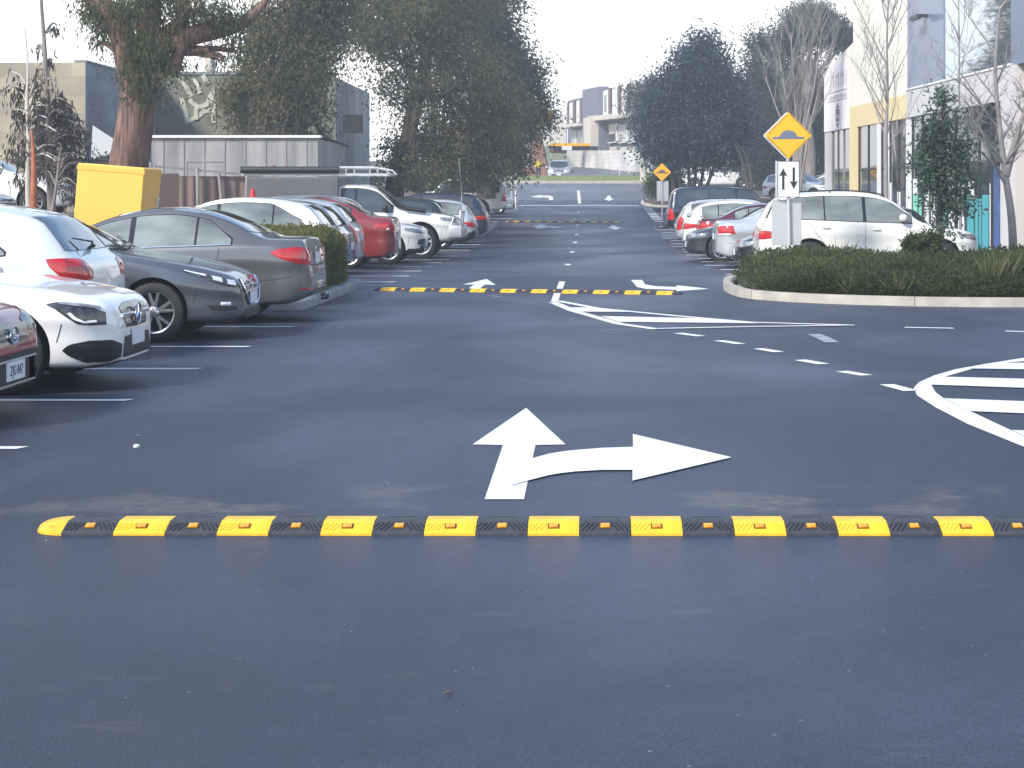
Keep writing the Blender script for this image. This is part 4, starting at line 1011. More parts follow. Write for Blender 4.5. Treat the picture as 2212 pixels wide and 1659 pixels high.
ute_root.scale = (1.03, 1.03, 1.10)
t = scale_type(TYPES['suv'], 4.7, 1.82, 1.60); t = stance(t, nose_out=False, bits=lamps(t), glass='glass')
build_car(t, M['p_dgreen'], 'estate_car', 'very dark green estate car largely hidden behind the bonnet of the white ute', 'car', -3.85, 48.4, -1, LG)
t = scale_type(TYPES['suv'], 4.4, 1.80, 1.56); t = stance(t, nose_out=False, bits=lamps(t) + [('rear_bumper', 'rear', [(-.75, .32), (.75, .32)], [(-.78, .58), (.78, .58)], 'glossblack', .01, False)], rplate=(.85,), cladding=.22, rim='star', ra=3.3)
build_car(t, M['p_silver'], 'small_suv', 'silver small SUV with black lower bumper and star-shaped alloy wheel, tail out', 'car', -3.42, 52.8, -1, LG)
t = scale_type(TYPES['suv'], 4.7, 1.88, 1.72); t = stance(t, nose_out=False, bits=lamps(t), rplate=(.8,), glass='glass')
build_car(t, M['p_navy'], 'suv', 'navy blue SUV tail out, last in the left row before the small far island', 'car', -3.35, 58.0, -1, LG)
t = stance(TYPES['fourwd'], nose_out=False, bits=lamps(TYPES['fourwd'], 'tall') + [('spoiler', 'rear', [(-.62, 1.74), (.62, 1.74)], [(-.66, 1.82), (.66, 1.82)], 'p_white', .10, False)], glass='glass')
build_car(t, M['p_pearl'], 'four_wheel_drive', 'white boxy four-wheel drive parked tail out beyond the far left island', 'car', -3.86, 82.0, -1, LG)
t = scale_type(TYPES['saloon'], 4.5, 1.78, 1.5); t = stance(t, nose_out=True, bits=lamps(t), fplate=(.42,))
build_car(t, M['p_silver'], 'saloon_car', 'silver car facing out, last of the left row beside the white boxy four-wheel drive', 'car', -3.65, 85.5, 1, LG)

# ================= right row =================
RG = 'cars parked in the right row'
t = scale_type(TYPES['suv'], 4.25, 1.86, 1.69); t = stance(t, nose_out=False,  chromeh=False, bits=lamps(t), extra=[], glass='glassclear')
def rails(c, root, pm):
    for y in (-.60, .60):
        b = MB(); q = []
        for s in np.linspace(c.L * .43, c.L * .88, 12): h, n = c.cast('top', s, y); q.append(h + Vector((0, 0, .045)))
        b.tube(q, .016, 6)
        for p in (q[0], q[6], q[-1]): b.tube([p, p - Vector((0, 0, .05))], .016, 6)
        b.build('roof_rail', M['blackp'], root, smooth=50)
t['extra'] = [rails]
build_car(t, M['p_pearl'], 'suv', 'large white SUV with black roof rails behind the right planted island', 'car', 3.30, 33.75, 1, RG)
t = scale_type(TYPES['hatch'], 4.2, 1.74, 1.46); t = stance(t, nose_out=True, nose_w=.8, bits=lamps(t), fplate=(.42,))
build_car(t, M['p_black'], 'hatchback_car', 'black car facing out with clear headlights, just left of the sign post', 'car', 3.12, 36.4, -1, RG)
t = scale_type(TYPES['saloon'], 4.85, 1.86, 1.50); t = stance(t, nose_out=False, bits=[
    ('tail_light', 'cr', [(38, .74), (52, .74), (66, .78)], [(36, .93), (52, .96), (62, .96)], 'lampred', .005, True, .01), ('lamp_bezel', 'cr', [(40, .74), (60, .755)], [(40, .78), (60, .79)], 'lampwhite', .016, True)] + lamps(t)[:4], rplate=(.70,))
build_car(t, M['p_silver'], 'saloon_car', 'bright silver saloon with red and white tail lights, tail out in the right row', 'car', 2.86, 38.9, 1, RG)
t = scale_type(TYPES['saloon'], 4.75, 1.82, 1.50); t = stance(t, nose_out=True, nose_w=.78, rim='ten', r=.34, bits=lamps(t), fplate=(.42,))
build_car(t, M['p_dgrey'], 'saloon_car', 'charcoal saloon facing out with silver twin-spoke wheels beside the bright silver saloon', 'car', 2.48, 43.2, -1, RG)
t = scale_type(TYPES['saloon'], 4.5, 1.76, 1.45); t = stance(t, nose_out=False, bits=lamps(t) + [('spoiler', 'top', [(4.22, -.6), (4.22, .6)], [(4.42, -.62), (4.42, .62)], 'p_plum', .06, False)])
build_car(t, M['p_plum'], 'saloon_car', 'plum coloured saloon with a boot spoiler, tail out in the right row', 'car', 2.98, 46.6, 1, RG)
t = scale_type(TYPES['hatch'], 4.1, 1.72, 1.52); t = stance(t, nose_out=False, bits=lamps(t), rplate=(.6,), extra=[wiper_extra], rww=.82)
build_car(t, M['p_white'], 'hatchback_car', 'white hatchback tail out behind the plum saloon in the right row', 'car', 2.74, 49.8, 1, RG)
t = scale_type(TYPES['suv'], 4.6, 1.78, 1.55); t = stance(t, nose_out=False, bits=lamps(t, 'tall'), rplate=(.7,), extra=[rails])
build_car(t, M['p_silver'], 'estate_car', 'silver estate car with roof rails, tail out before the dark four-wheel drive', 'car', 2.75, 53.8, 1, RG)
def towbar(c, root, pm):
    Lh = c.L / 2; b = MB(); b.box((-Lh - .10, -.7, .42), (-Lh + .1, .7, .60), bev=.02); b.tube([(-Lh, 0, .42), (-Lh - .30, 0, .42), (-Lh - .34, 0, .50)], .03, 8); b.ell((-Lh - .34, 0, .52), (.03, .03, .03), 8, 6); b.build('tow_bar', M['blackp'], root)
t = stance(TYPES['fourwd'], nose_out=False, bits=lamps(TYPES['fourwd'], 'tall'), glass='glass', extra=[rails, towbar])
t = scale_type(t, 4.9, 1.9, 1.90)
build_car(t, M['p_navy'], 'four_wheel_drive', 'dark four-wheel drive with a tow bar, last of the right row before the far kerb', 'car', 2.80, 61.0, 1, RG)
# beyond, on the right
t = scale_type(TYPES['saloon'], 5.1, 1.84, 1.55); t = stance(t, nose_out=True, bits=lamps(t))
build_car(t, M['p_white'], 'saloon_car', 'white saloon seen side on through the trunks of the round dark tree', 'car', 6.2, 114.5, -1, 'cars beyond the aisle', zx=2.10)
t = scale_type(TYPES['suv'], 4.3, 1.78, 1.60); t = stance(t, nose_out=False, bits=lamps(t), rplate=(.7,), yaw=R(-38))
build_car(t, M['p_white'], 'small_suv', 'white small SUV parked beyond, just left of the white arrow sign', 'car', 9.9, 97, 1, 'cars beyond the aisle', zx=1.25)
t = scale_type(TYPES['saloon'], 4.5, 1.78, 1.46); t = stance(t, nose_out=True, bits=lamps(t), yaw=R(20))
build_car(t, M['p_white'], 'saloon_car', 'white saloon beyond, low between the arrow sign and the shop building', 'car', 11.6, 103, -1, 'cars beyond the aisle', zx=1.35)
t = scale_type(TYPES['hatch'], 4.2, 1.75, 1.5); t = stance(t, nose_out=True, bits=lamps(t), yaw=R(30))
build_car(t, M['p_silver'], 'hatchback_car', 'silver hatchback beyond, half hidden by the corner of the shop building', 'car', 14.4, 103, -1, 'cars beyond the aisle', zx=1.35)
t = scale_type(TYPES['saloon'], 4.6, 1.8, 1.5); t = stance(t, nose_out=True, bits=lamps(t))
build_car(t, M['p_silver'], 'saloon_car', 'silver saloon on the street, seen above the other parked cars right of the diamond sign', 'car', 14.9, 117.5, -1, 'cars beyond the aisle', zx=2.9)
# silver van-like 4x4 facing the camera on the far driveway
t = stance(TYPES['fourwd'], nose_out=True, blackmirror=False, W=1.86, bits=[('headlight', 'front', [(.44, .80), (.84, .80)], [(.46, 1.0), (.86, .98)], 'lampwhite', .01, True), ('grille', 'front', [(-.36, .80), (.36, .80)], [(-.42, .99), (.42, .99)], 'blackp', .01, False), ('lower_grille', 'front', [(-.55, .50), (.55, .50)], [(-.6, .66), (.6, .66)], 'blackp', .01, False)],
          lines=[('grille_bar', 'front', [(-.38, .98), (0, .82), (.38, .98)], .05, 'chrome', False)], fplate=(.62,), top=[(0, .72), (.015, .92), (.06, 1.02), (.16, 1.06)] + TYPES['fourwd']['top'][4:])
r_, _c = build_car(t, M['p_silver'], 'four_wheel_drive', 'silver four-wheel drive facing the camera on the grass edge beyond the street', 'car', -2.2, 136, 1, 'cars beyond the aisle', zx=2.62)
r_.rotation_euler[2] = R(-90); r_.location = (-2.33, 138.6, 2.62)
# left background, on the raised ground
t = scale_type(TYPES['saloon'], 4.6, 1.8, 1.50); t = stance(t, nose_out=True, bits=lamps(t), rim='multi')
build_car(t, M['p_pearl'], 'saloon_car', 'white saloon on the raised ground at the left edge, left of the yellow bin', 'car', -12.05, 40.5, 1, 'cars on the raised ground', zx=1.12)
t = scale_type(TYPES['hatch'], 4.0, 1.75, 1.30); t = stance(t, nose_out=True, bits=lamps(t))
build_car(t, M['p_black'], 'hatchback_car', 'black car at the left edge, only its bonnet showing before the white saloon', 'car', -11.9, 35.2, 1, 'cars on the raised ground', zx=.95)
# ------------------------------------------------------------------ buildings
M['block'] = mat('concrete_block', (.20, .21, .22), .9, noise=(.5, .25, 6), bump=(30, .2))
def brickmat(name, c1, c2, mort, sx, sy, rough=.9, rot=None, off=.5, ms=.02):
    m = bpy.data.materials.new(name); m.use_nodes = True; n = m.node_tree.nodes; l = m.node_tree.links; p = n['Principled BSDF']
    t = n.new('ShaderNodeTexCoord'); s = n.new('ShaderNodeSeparateXYZ'); cb = n.new('ShaderNodeCombineXYZ'); l.new(t.outputs['Object'], s.inputs[0])
    ad = n.new('ShaderNodeMath'); ad.operation = 'ADD'; l.new(s.outputs[0], ad.inputs[0]); l.new(s.outputs[1], ad.inputs[1])
    l.new(ad.outputs[0], cb.inputs[0]); l.new(s.outputs[2], cb.inputs[1])
    b = n.new('ShaderNodeTexBrick'); l.new(cb.outputs[0], b.inputs['Vector']); b.inputs['Color1'].default_value = (*c1, 1); b.inputs['Color2'].default_value = (*c2, 1)
    b.inputs['Mortar'].default_value = (*mort, 1); b.inputs['Scale'].default_value = 1; b.inputs['Brick Width'].default_value = sx; b.inputs['Row Height'].default_value = sy
    b.inputs['Mortar Size'].default_value = ms; b.offset = off
    nz = n.new('ShaderNodeTexNoise'); nz.inputs['Scale'].default_value = .45; nz.inputs['Detail'].default_value = 8; l.new(t.outputs['Object'], nz.inputs['Vector'])
    mr = n.new('ShaderNodeMapRange'); mr.inputs[1].default_value = .3; mr.inputs[2].default_value = .7; mr.inputs[3].default_value = .62; mr.inputs[4].default_value = 1.3; l.new(nz.outputs[0], mr.inputs[0])
    sc = n.new('ShaderNodeVectorMath'); sc.operation = 'SCALE'; l.new(b.outputs[0], sc.inputs[0]); l.new(mr.outputs[0], sc.inputs['Scale']); l.new(sc.outputs[0], p.inputs['Base Color'])
    p.inputs['Roughness'].default_value = rough; return m
M['blockyellow'] = brickmat('stained_block', (.36, .315, .225), (.27, .24, .18), (.23, .21, .17), 1.2, .6, ms=.008)
M['blockblue'] = brickmat('grey_block', (.27, .295, .33), (.20, .225, .26), (.20, .21, .23), .9, .45, ms=.012)
M['olive'] = brickmat('olive_painted_block', (.19, .18, .145), (.16, .155, .125), (.15, .145, .12), .9, .45, ms=.008)
M['brick'] = brickmat('red_brick', (.30, .115, .065), (.24, .09, .055), (.24, .17, .13), .5, .17, ms=.02)
M['limeblock'] = brickmat('limestone_wall', (.60, .585, .55), (.57, .555, .52), (.48, .465, .44), 1.4, .38, ms=.03)
def ribbed(name, c, scale, rough=.5, amt=.4, metal=.1):
    m = bpy.data.materials.new(name); m.use_nodes = True; n = m.node_tree.nodes; l = m.node_tree.links; p = n['Principled BSDF']
    t = n.new('ShaderNodeTexCoord'); s = n.new('ShaderNodeSeparateXYZ'); l.new(t.outputs['Object'], s.inputs[0])
    ad = n.new('ShaderNodeMath'); ad.operation = 'ADD'; l.new(s.outputs[0], ad.inputs[0]); l.new(s.outputs[1], ad.inputs[1])
    mu = n.new('ShaderNodeMath'); mu.operation = 'MULTIPLY'; l.new(ad.outputs[0], mu.inputs[0]); mu.inputs[1].default_value = scale
    si = n.new('ShaderNodeMath'); si.operation = 'SINE'; l.new(mu.outputs[0], si.inputs[0])
    bp = n.new('ShaderNodeBump'); bp.inputs['Strength'].default_value = 1; bp.inputs['Distance'].default_value = .02; l.new(si.outputs[0], bp.inputs['Height']); l.new(bp.outputs[0], p.inputs['Normal'])
    nz = n.new('ShaderNodeTexNoise'); nz.inputs['Scale'].default_value = .8; nz.inputs['Detail'].default_value = 8
    mp = n.new('ShaderNodeMapping'); mp.inputs['Scale'].default_value = (3, 3, .5); l.new(t.outputs['Object'], mp.inputs[0]); l.new(mp.outputs[0], nz.inputs['Vector'])
    mr = n.new('ShaderNodeMapRange'); mr.inputs[1].default_value = .3; mr.inputs[2].default_value = .7; mr.inputs[3].default_value = 1 - amt; mr.inputs[4].default_value = 1 + amt; l.new(nz.outputs[0], mr.inputs[0])
    sc = n.new('ShaderNodeVectorMath'); sc.operation = 'SCALE'; sc.inputs[0].default_value = c; l.new(mr.outputs[0], sc.inputs['Scale']); l.new(sc.outputs[0], p.inputs['Base Color'])
    p.inputs['Roughness'].default_value = rough; p.inputs['Metallic'].default_value = metal; return m
M['shedmetal'] = ribbed('pale_corrugated_steel', (.27, .262, .255), 9, .6, .32)
M['bluemetal'] = ribbed('blue_grey_corrugated', (.25, .32, .36), 16, .5, .35)
M['rusty'] = ribbed('rusty_corrugated', (.22, .15, .125), 16, .8, .3)
M['timber'] = mat('weathered_timber', (.28, .26, .25), .85, noise=(4, .25, 6, (1, 1, .2)))
M['creamwall'] = mat('cream_render', (.72, .68, .60), .8, noise=(.4, .05, 5), bump=(40, .05))
M['yellowband'] = mat('ochre_render', (.66, .54, .31), .75, noise=(.6, .06, 5))
M['pinkpanel'] = mat('pinkish_panel', (.78, .72, .72), .6, noise=(.7, .04, 4))
M['greyrender'] = mat('pale_grey_render', (.52, .51, .49), .75, noise=(.6, .05, 5))
M['clad'] = mat('slate_cladding', (.15, .19, .27), .35, noise=(.4, .06, 4), coat=.3)
M['mirror'] = mat('reflective_glazing', (.50, .58, .64), .03, metal=.85)
M['shopglass'] = mat('shop_glass', (.022, .028, .035), .05, spec=.8, coat=.6, noise=(1.2, .5, 3, (3, 3, .3)))
M['aqua'] = mat('aqua_graphic', (.06, .34, .39), .5); M['mint'] = mat('mint_graphic', (.20, .58, .44), .5)
M['bluegraphic'] = mat('blue_graphic', (.035, .08, .22), .4, noise=(2.5, .6, 5)); M['whiteg'] = mat('white_graphic', (.72, .74, .74), .5)
M['signgrey'] = mat('faded_lilac_lettering', (.36, .33, .37), .6, noise=(6, .15, 3)); M['signdark'] = mat('dark_lettering', (.16, .14, .17), .6)
M['graffiti'] = mat('cream_graffiti', (.44, .43, .34), .85, noise=(3, .35, 6))
M['darkvoid'] = mat('dark_opening', (.015, .015, .017), .8)
M['whitetrim'] = mat('white_trim', (.68, .67, .65), .6)
M['darktrim'] = mat('dark_window_frame', (.035, .035, .04), .5)
M['brownfin'] = mat('brown_fin', (.13, .085, .075), .7); M['greywall'] = mat('blue_grey_wall', (.15, .155, .19), .8, noise=(.3, .06, 4))
M['beige'] = mat('beige_wall', (.54, .50, .44), .8, noise=(.3, .05, 4))
M['paleglass'] = mat('pale_window', (.34, .36, .38), .08, coat=.5, noise=(.5, .3, 3))
M['blind'] = mat('cream_blind', (.60, .56, .50), .7)
M['signyellow'] = mat('sign_yellow', (.78, .40, .01), .45, noise=(3, .04, 3)); M['yellowbox'] = mat('yellow_painted_steel', (.84, .46, .075), .5, noise=(1.2, .05, 6))
M['signwhite'] = mat('sign_white', (.66, .67, .70), .4); M['signblack'] = mat('sign_black', (.02, .02, .023), .5); M['signblue'] = mat('sign_slate', (.13, .15, .21), .5)
M['alu'] = mat('aluminium_back', (.52, .53, .54), .38, metal=.35, noise=(1, .05, 3))

class Wall:
    """a vertical plane from world a to b; u along it, n outward (towards the viewer side), pieces given as u0,u1,z0,z1,out0,out1"""
    def __init__(w, a, b, out=1):
        w.a = Vector((*a, 0)); d = Vector((*b, 0)) - w.a; w.len = d.length; w.d = d.normalized(); w.n = Vector((w.d.y, -w.d.x, 0)) * out
    def pt(w, u, o, z): return w.a + w.d * u + w.n * o + Vector((0, 0, z))
    def box(w, mb, u0, u1, z0, z1, o0, o1, mi=0):
        c = w.pt((u0 + u1) / 2, (o0 + o1) / 2, (z0 + z1) / 2); mb.obox(c, w.d * (u1 - u0) / 2, w.n * (o1 - o0) / 2, Vector((0, 0, (z1 - z0) / 2)), mi)
    def poly(w, mb, pts, o0, o1, mi=0):
        n = len(pts); v = [w.pt(u, o0, z) for u, z in pts] + [w.pt(u, o1, z) for u, z in pts]
        mb.add(v, [tuple(range(n)), tuple(range(2 * n - 1, n - 1, -1))] + [(i, (i + 1) % n, n + (i + 1) % n, n + i) for i in range(n)], mi)

# ---- shops on the right.  u = 0 at Y = 34 along the facade, running away from the camera
fx = lambda y: 10.6 - (y - 43.8) * .0647
w = Wall((fx(34), 34), (fx(66.2), 66.2), -1)
U = lambda px: (49706 / (px - 1030.6) - 34) * 1.0021
g0 = -.1
shop = empty('shop_building', (fx(50), 50, 0), 0, 'cream and slate shop building with ochre band and dark glazed fronts on the right', 'building')
def part(name, m, fn, parent=None, sm=None):
    b = MB(); fn(b); o = b.build(name, m, None, smooth=sm); 
    pr = parent or shop
    o.parent = pr; pl = pr.matrix_world if False else None
    return o
shop.location = (0, 0, 0)
uE = w.len
part('upper_wall', M['creamwall'], lambda b: (w.poly(b, [(U(1962), 4.75), (U(1843), 4.75), (U(1843), 10.5), (U(1962), 10.5)], -6, 0), w.poly(b, [(U(1843), 4.0), (uE, 4.0), (uE, 6.35), (U(1843), 7.05)], -6, -.002)))
part('ochre_band', M['yellowband'], lambda b: (w.box(b, U(1962), U(1836), 4.0, 4.752, -6, .02), w.box(b, U(1852), U(1836), g0, 4.0, -.3, .0195)))
M['jointline'] = mat('wall_joint', (.55, .52, .46), .8)
part('wall_joint', M['jointline'], lambda b: (w.box(b, U(1962), U(1843), 7.2, 7.215, 0, .003), w.box(b, U(1902), U(1902) + .015, 4.76, 10.4, .0, .0035)))
part('sign_panel', M['pinkpanel'], lambda b: w.poly(b, [(U(1835), 4.02), (uE - .02, 4.02), (uE - .02, 6.2), (U(1835), 6.75)], -.001, .03))
def glyphs(b):
    rnd = random.Random(4)
    a0, a1 = U(1833), U(1790)
    for k in range(7):
        u = a0 + .2 + k * (a1 - a0 - .4) / 7; hgt = .5 + .25 * rnd.random()
        w.box(b, u, u + .11, 5.62, 5.62 + hgt, .031, .036)
        if k % 2: w.box(b, u + .11, u + .34, 5.62 + hgt * .6, 5.62 + hgt * .6 + .13, .031, .036)
    return b
part('faded_lettering', M['signgrey'], glyphs)
def sub(b):
    a0, a1 = U(1833), U(1790)
    for z in (5.43, 5.10): w.box(b, a0 + .1, a1 - .1, z, z + .045, .031, .036)
    rnd = random.Random(7); u = a0 + .2
    while u < a1 - .4: hh = .12 + .06 * rnd.random(); w.box(b, u, u + .1, 5.18, 5.18 + hh, .031, .036); u += .14 + .1 * rnd.random()
part('small_lettering', M['signgrey'], sub)
def emb(b):
    u = U(1811); w.poly(b, [(u - .32, 4.95 - .12), (u + .32, 4.95 - .12), (u, 5.05)], .031, .036)
    w.box(b, u - .34, u + .34, 4.58, 4.80, .031, .036); w.box(b, u - .42, u + .42, 4.52, 4.55, .031, .036); w.box(b, u - .30, u + .30, 4.32, 4.48, .031, .036)
    w.poly(b, [(u - .28, 4.27), (u, 4.08), (u + .28, 4.27)], .031, .036)
part('sign_emblem', M['signdark'], emb)
part('end_wall', M['greyrender'], lambda b: (w.box(b, U(1795), uE, g0, 4.0, -6, .0)))
part('beam', M['greyrender'], lambda b: w.box(b, U(2166) - .0, U(1962), 4.0, 4.84, -6, .06))
part('column', M['greyrender'], lambda b: w.box(b, U(2199), U(2166), g0, 4.84, -.5, .06))
col_n = text_mesh('1001', .21, M['whitetrim'], 'column_number')
cn = link('column_number', col_n, shop); 
for v in col_n.vertices: v.co = Vector((v.co.x, v.co.y, v.co.z))
cn.matrix_world = Matrix.Translation(w.pt(U(2172), .075, 2.45)) @ Matrix(((0, -w.d.x * -1, w.n.x, 0), (0, w.d.y * 1, w.n.y, 0), (-1, 0, 0, 0), (0, 0, 0, 1)))
part('slate_cladding', M['clad'], lambda b: w.box(b, U(2040), U(1962), 4.84, 10.5, -6, .03))
part('slate_cladding', M['clad'], lambda b: w.box(b, -1, U(2186), 4.84, 10.5, -5, .03))
part('recessed_wall', M['brownfin'], lambda b: w.box(b, -1, U(2200), g0, 4.84, -5, -.2))
part('mirror_glazing', M['mirror'], lambda b: w.box(b, U(2186), U(2040), 4.86, 10.5, -5, .0))
part('cladding_sill', M['whitetrim'], lambda b: w.box(b, U(2188), U(1961), 4.842, 4.90, .031, .09))
part('floodlight', M['darktrim'], lambda b: (w.box(b, U(2006), U(2001), 6.9, 6.98, .03, .3), w.box(b, U(2012), U(1994), 6.82, 6.95, .3, .42)))
wins = [(1795, 1833), (1852, 1894), (1901, 1957), (1967, 2060), (2060, 2166)]
for i, (p0, p1) in enumerate(wins):
    ff = empty('shop_front'); ff.parent = shop
    part('glass_pane', M['shopglass'], lambda b: w.box(b, U(p1), U(p0), g0, 4.0, -.5, -.07), ff)
    def mul(b):
        n = max(2, int((U(p0) - U(p1)) / 1.0))
        for k in range(n + 1):
            u = U(p1) + (U(p0) - U(p1)) * k / n; w.box(b, u - .025, u + .025, g0, 4.0, -.07, -.035)
        w.box(b, U(p1), U(p0), 2.45, 2.52, -.07, -.03)
    part('window_frame', M['darktrim'] if i else M['timber'], mul, ff)
part('white_post', M['whitetrim'], lambda b: w.box(b, U(1901), U(1894), g0, 4.0, -.07, .0))
part('white_post', M['whitetrim'], lambda b: w.box(b, U(1967), U(1957), g0, 4.0, -.07, .0))
part('white_post', M['whitetrim'], lambda b: w.box(b, U(1919), U(1915), g0, 4.0, -.034, -.01))
for (p0, p1, z0, z1, mk) in ((1969, 1977, .1, 1.62, 'mint'), (1969, 1977, 1.63, 2.1, 'whiteg'), (1982, 1989, .1, 1.5, 'mint'), (1994, 2001, .1, 2.1, 'whiteg'), (2008, 2015, .1, 2.0, 'whiteg'), (2031, 2038, .1, 1.2, 'mint'), (2046, 2056, .1, 2.3, 'whiteg'), (2066, 2077, .1, 2.0, 'whiteg'),
                             (2085, 2098, .1, 1.55, 'aqua'), (2103, 2114, .1, 1.5, 'aqua'), (2118, 2130, .1, 1.6, 'aqua'), (2085, 2098, 1.56, 2.0, 'whiteg'), (2134, 2138, .1, 1.9, 'whiteg'), (2142, 2163, .1, 2.35, 'bluegraphic'), (1915, 1921, .1, 2.0, 'whiteg'), (1935, 1940, .1, 1.7, 'whiteg'), (1822, 1830, .1, 1.7, 'whiteg')):
    part('window_graphic', M[mk], lambda b: w.box(b, U(p1), U(p0), z0, z1, -.069, -.045))

# ---- grey block warehouse on the left, two blocks
wh = empty('warehouse', (0, 0, 0), 0, 'stained concrete block warehouse at the left edge with a jagged parapet', 'building')
wf = Wall((-40, 55), (-16.15, 55)); wsd = Wall((-16.15, 55), (-16.15, 64.2))
part('front_wall', M['blockyellow'], lambda b: (wf.box(b, 0, wf.len, 0, 5.85, -.3, 0)), wh)
part('side_wall', M['blockblue'], lambda b: wsd.box(b, 0.001, wsd.len, 0, 5.85, -.3, .02), wh)
def crown_(b):
    rnd = random.Random(3); u = 6
    while u < wf.len - 3.5:
        a_ = .25 + rnd.random() * .7; 
        if rnd.random() > .45: wf.box(b, u, u + a_, 5.85, 5.92 + .05 * rnd.random(), -.28, -.02)
        u += a_ + .1
part('parapet', M['blockyellow'], crown_, wh)
part('roof_capping', M['block'], lambda b: (wsd.box(b, -.0, wsd.len, 5.85, 5.93, -.35, .05)), wh)
part('window_opening', M['darkvoid'], lambda b: wsd.box(b, 4.1, 5.4, 4.2, 4.5, .021, .03), wh)
part('window_opening', M['darkvoid'], lambda b: wsd.box(b, 2.5, 7.5, 2.1, 2.9, .021, .03), wh)
ow = empty('warehouse', (0, 0, 0), 0, 'olive painted warehouse behind the shed, with cream graffiti on its wall', 'building')
wo = Wall((-16.1, 64), (-9.45, 64)); wb_ = Wall((-9.45, 64), (-9.45, 74))
part('front_wall', M['olive'], lambda b: wo.box(b, 0, wo.len, 0, 6.1, -.3, 0), ow)
part('end_wall', M['bluemetal'], lambda b: wb_.box(b, .01, wb_.len, 0, 6.0, -.3, .02), ow)
part('roof_capping', M['block'], lambda b: (wo.box(b, -.1, wo.len, 6.1, 6.2, -.35, .05)), ow)
part('window_opening', M['darkvoid'], lambda b: wo.box(b, (757 - 335) * 64 / 3700 - .35, (800 - 335) * 64 / 3700 - .35, 3.9, 4.6, .0, .02), ow)
off_ = [.004]
def graf(b):
    X_ = lambda px: (px - 1270) * 64 / 3700 + 16.1; Zz = lambda py: CAM_H + (422 - py) * 64 / 3700
    for pts in ([(388, 165), (400, 185), (412, 205)], [(392, 215), (400, 240), (404, 262), (428, 252), (440, 240), (456, 238)], [(412, 218), (428, 232), (448, 225), (460, 195), (462, 262)],
                [(420, 172), (432, 198)], [(485, 190), (492, 215), (505, 262)], [(440, 165), (448, 178)], [(424, 238), (424, 255)]):
        for (p, q) in zip(pts, pts[1:]):
            a_, c_ = Vector((X_(p[0]), Zz(p[1]))), Vector((X_(q[0]), Zz(q[1]))); t_ = (c_ - a_).normalized() * .06; k = Vector((-t_.y, t_.x)) * 1.4
            off_[0] += .004; wo.poly(b, [tuple(a_ - t_ - k), tuple(c_ + t_ - k), tuple(c_ + t_ + k), tuple(a_ - t_ + k)], .002, off_[0])
part('graffiti_lettering', M['graffiti'], graf, ow)
# ---- corrugated shed
sh = empty('shed', (0, 0, 0), 0, 'pale corrugated steel shed with a white gutter in front of the olive wall', 'building')
ws_ = Wall((-13.25, 52), (-8.2, 52)); wsr = Wall((-8.2, 52), (-8.2, 58))
part('wall', M['shedmetal'], lambda b: (ws_.box(b, 0, ws_.len, .3, 3.33, -.1, 0), wsr.box(b, .01, wsr.len, .3, 3.30, -.1, .0)), sh)
part('wall_battens', M['timber'], lambda b: [ws_.box(b, u, u + .03, .3, 3.32, 0, .025) for u in np.arange(.35, ws_.len, .62)], sh)
part('gutter', M['whitetrim'], lambda b: ws_.box(b, -.1, ws_.len + .1, 3.33, 3.41, -.3, .10), sh)
part('roof', M['block'], lambda b: b.add([(-13.3, 51.95, 3.42), (-8.1, 51.95, 3.42), (-8.1, 58.5, 3.25), (-13.3, 58.5, 3.25)], [(0, 1, 2, 3)]), sh)
part('hatch_outline', M['timber'], lambda b: (ws_.box(b, 1.05, 2.2, 2.60, 2.63, .0, .02), ws_.box(b, 1.05, 1.08, 1.6, 2.60, .0, .02), ws_.box(b, 2.17, 2.2, 1.6, 2.60, .0, .02)), sh)
# ---- rusty fence with leaning posts
fn_ = empty('fence', (0, 0, 0), 0, 'brown rusty sheet fence with pale leaning posts and a rail, below the shed', 'fence')
wfn = Wall((-12.6, 46.8), (-8.9, 48.6))
part('sheet_panel', M['rusty'], lambda b: wfn.box(b, 0, wfn.len, .6, 2.12, -.04, 0), fn_)
part('rail', M['timber'], lambda b: wfn.poly(b, [(.75, 2.36), (.75, 2.41), (wfn.len, 2.12), (wfn.len, 2.07)], .05, .10), fn_)
for (u0, z1, ln) in ((.62, 2.5, .16), (1.9, 2.35, .02), (2.5, 2.2, .18), (wfn.len - .05, 2.45, .02), (3.3, 2.15, -.08)):
    def po(b): b.tube([wfn.pt(u0 + ln, .12, .5), wfn.pt(u0, .12, z1)], .045, 8)
    part('post', M['timber'] if u0 < 4 else M['brick'], po, fn_)
fn2 = empty('dark_fence', (0, 0, 0), 0, 'low dark fence panel right of the yellow bin', 'fence')
wd2 = Wall((-12.4, 43.6), (-10.6, 44.4))
part('sheet_panel', M['brownfin'], lambda b: wd2.box(b, 0, wd2.len, .8, 2.15, -.04, 0), fn2)
bx = Wall((-16.0, 46), (-13.2, 47.0))
wbd = MB(); bx.poly(wbd, [(2.55, 2.55), (3.3, 2.8), (3.35, 3.0), (2.6, 3.5)], 0, .05); o = wbd.build('shade_panel', M['whitetrim']); tag(o, 'slanted white panel seen between the drooping sapling and the big trunk', 'panel')

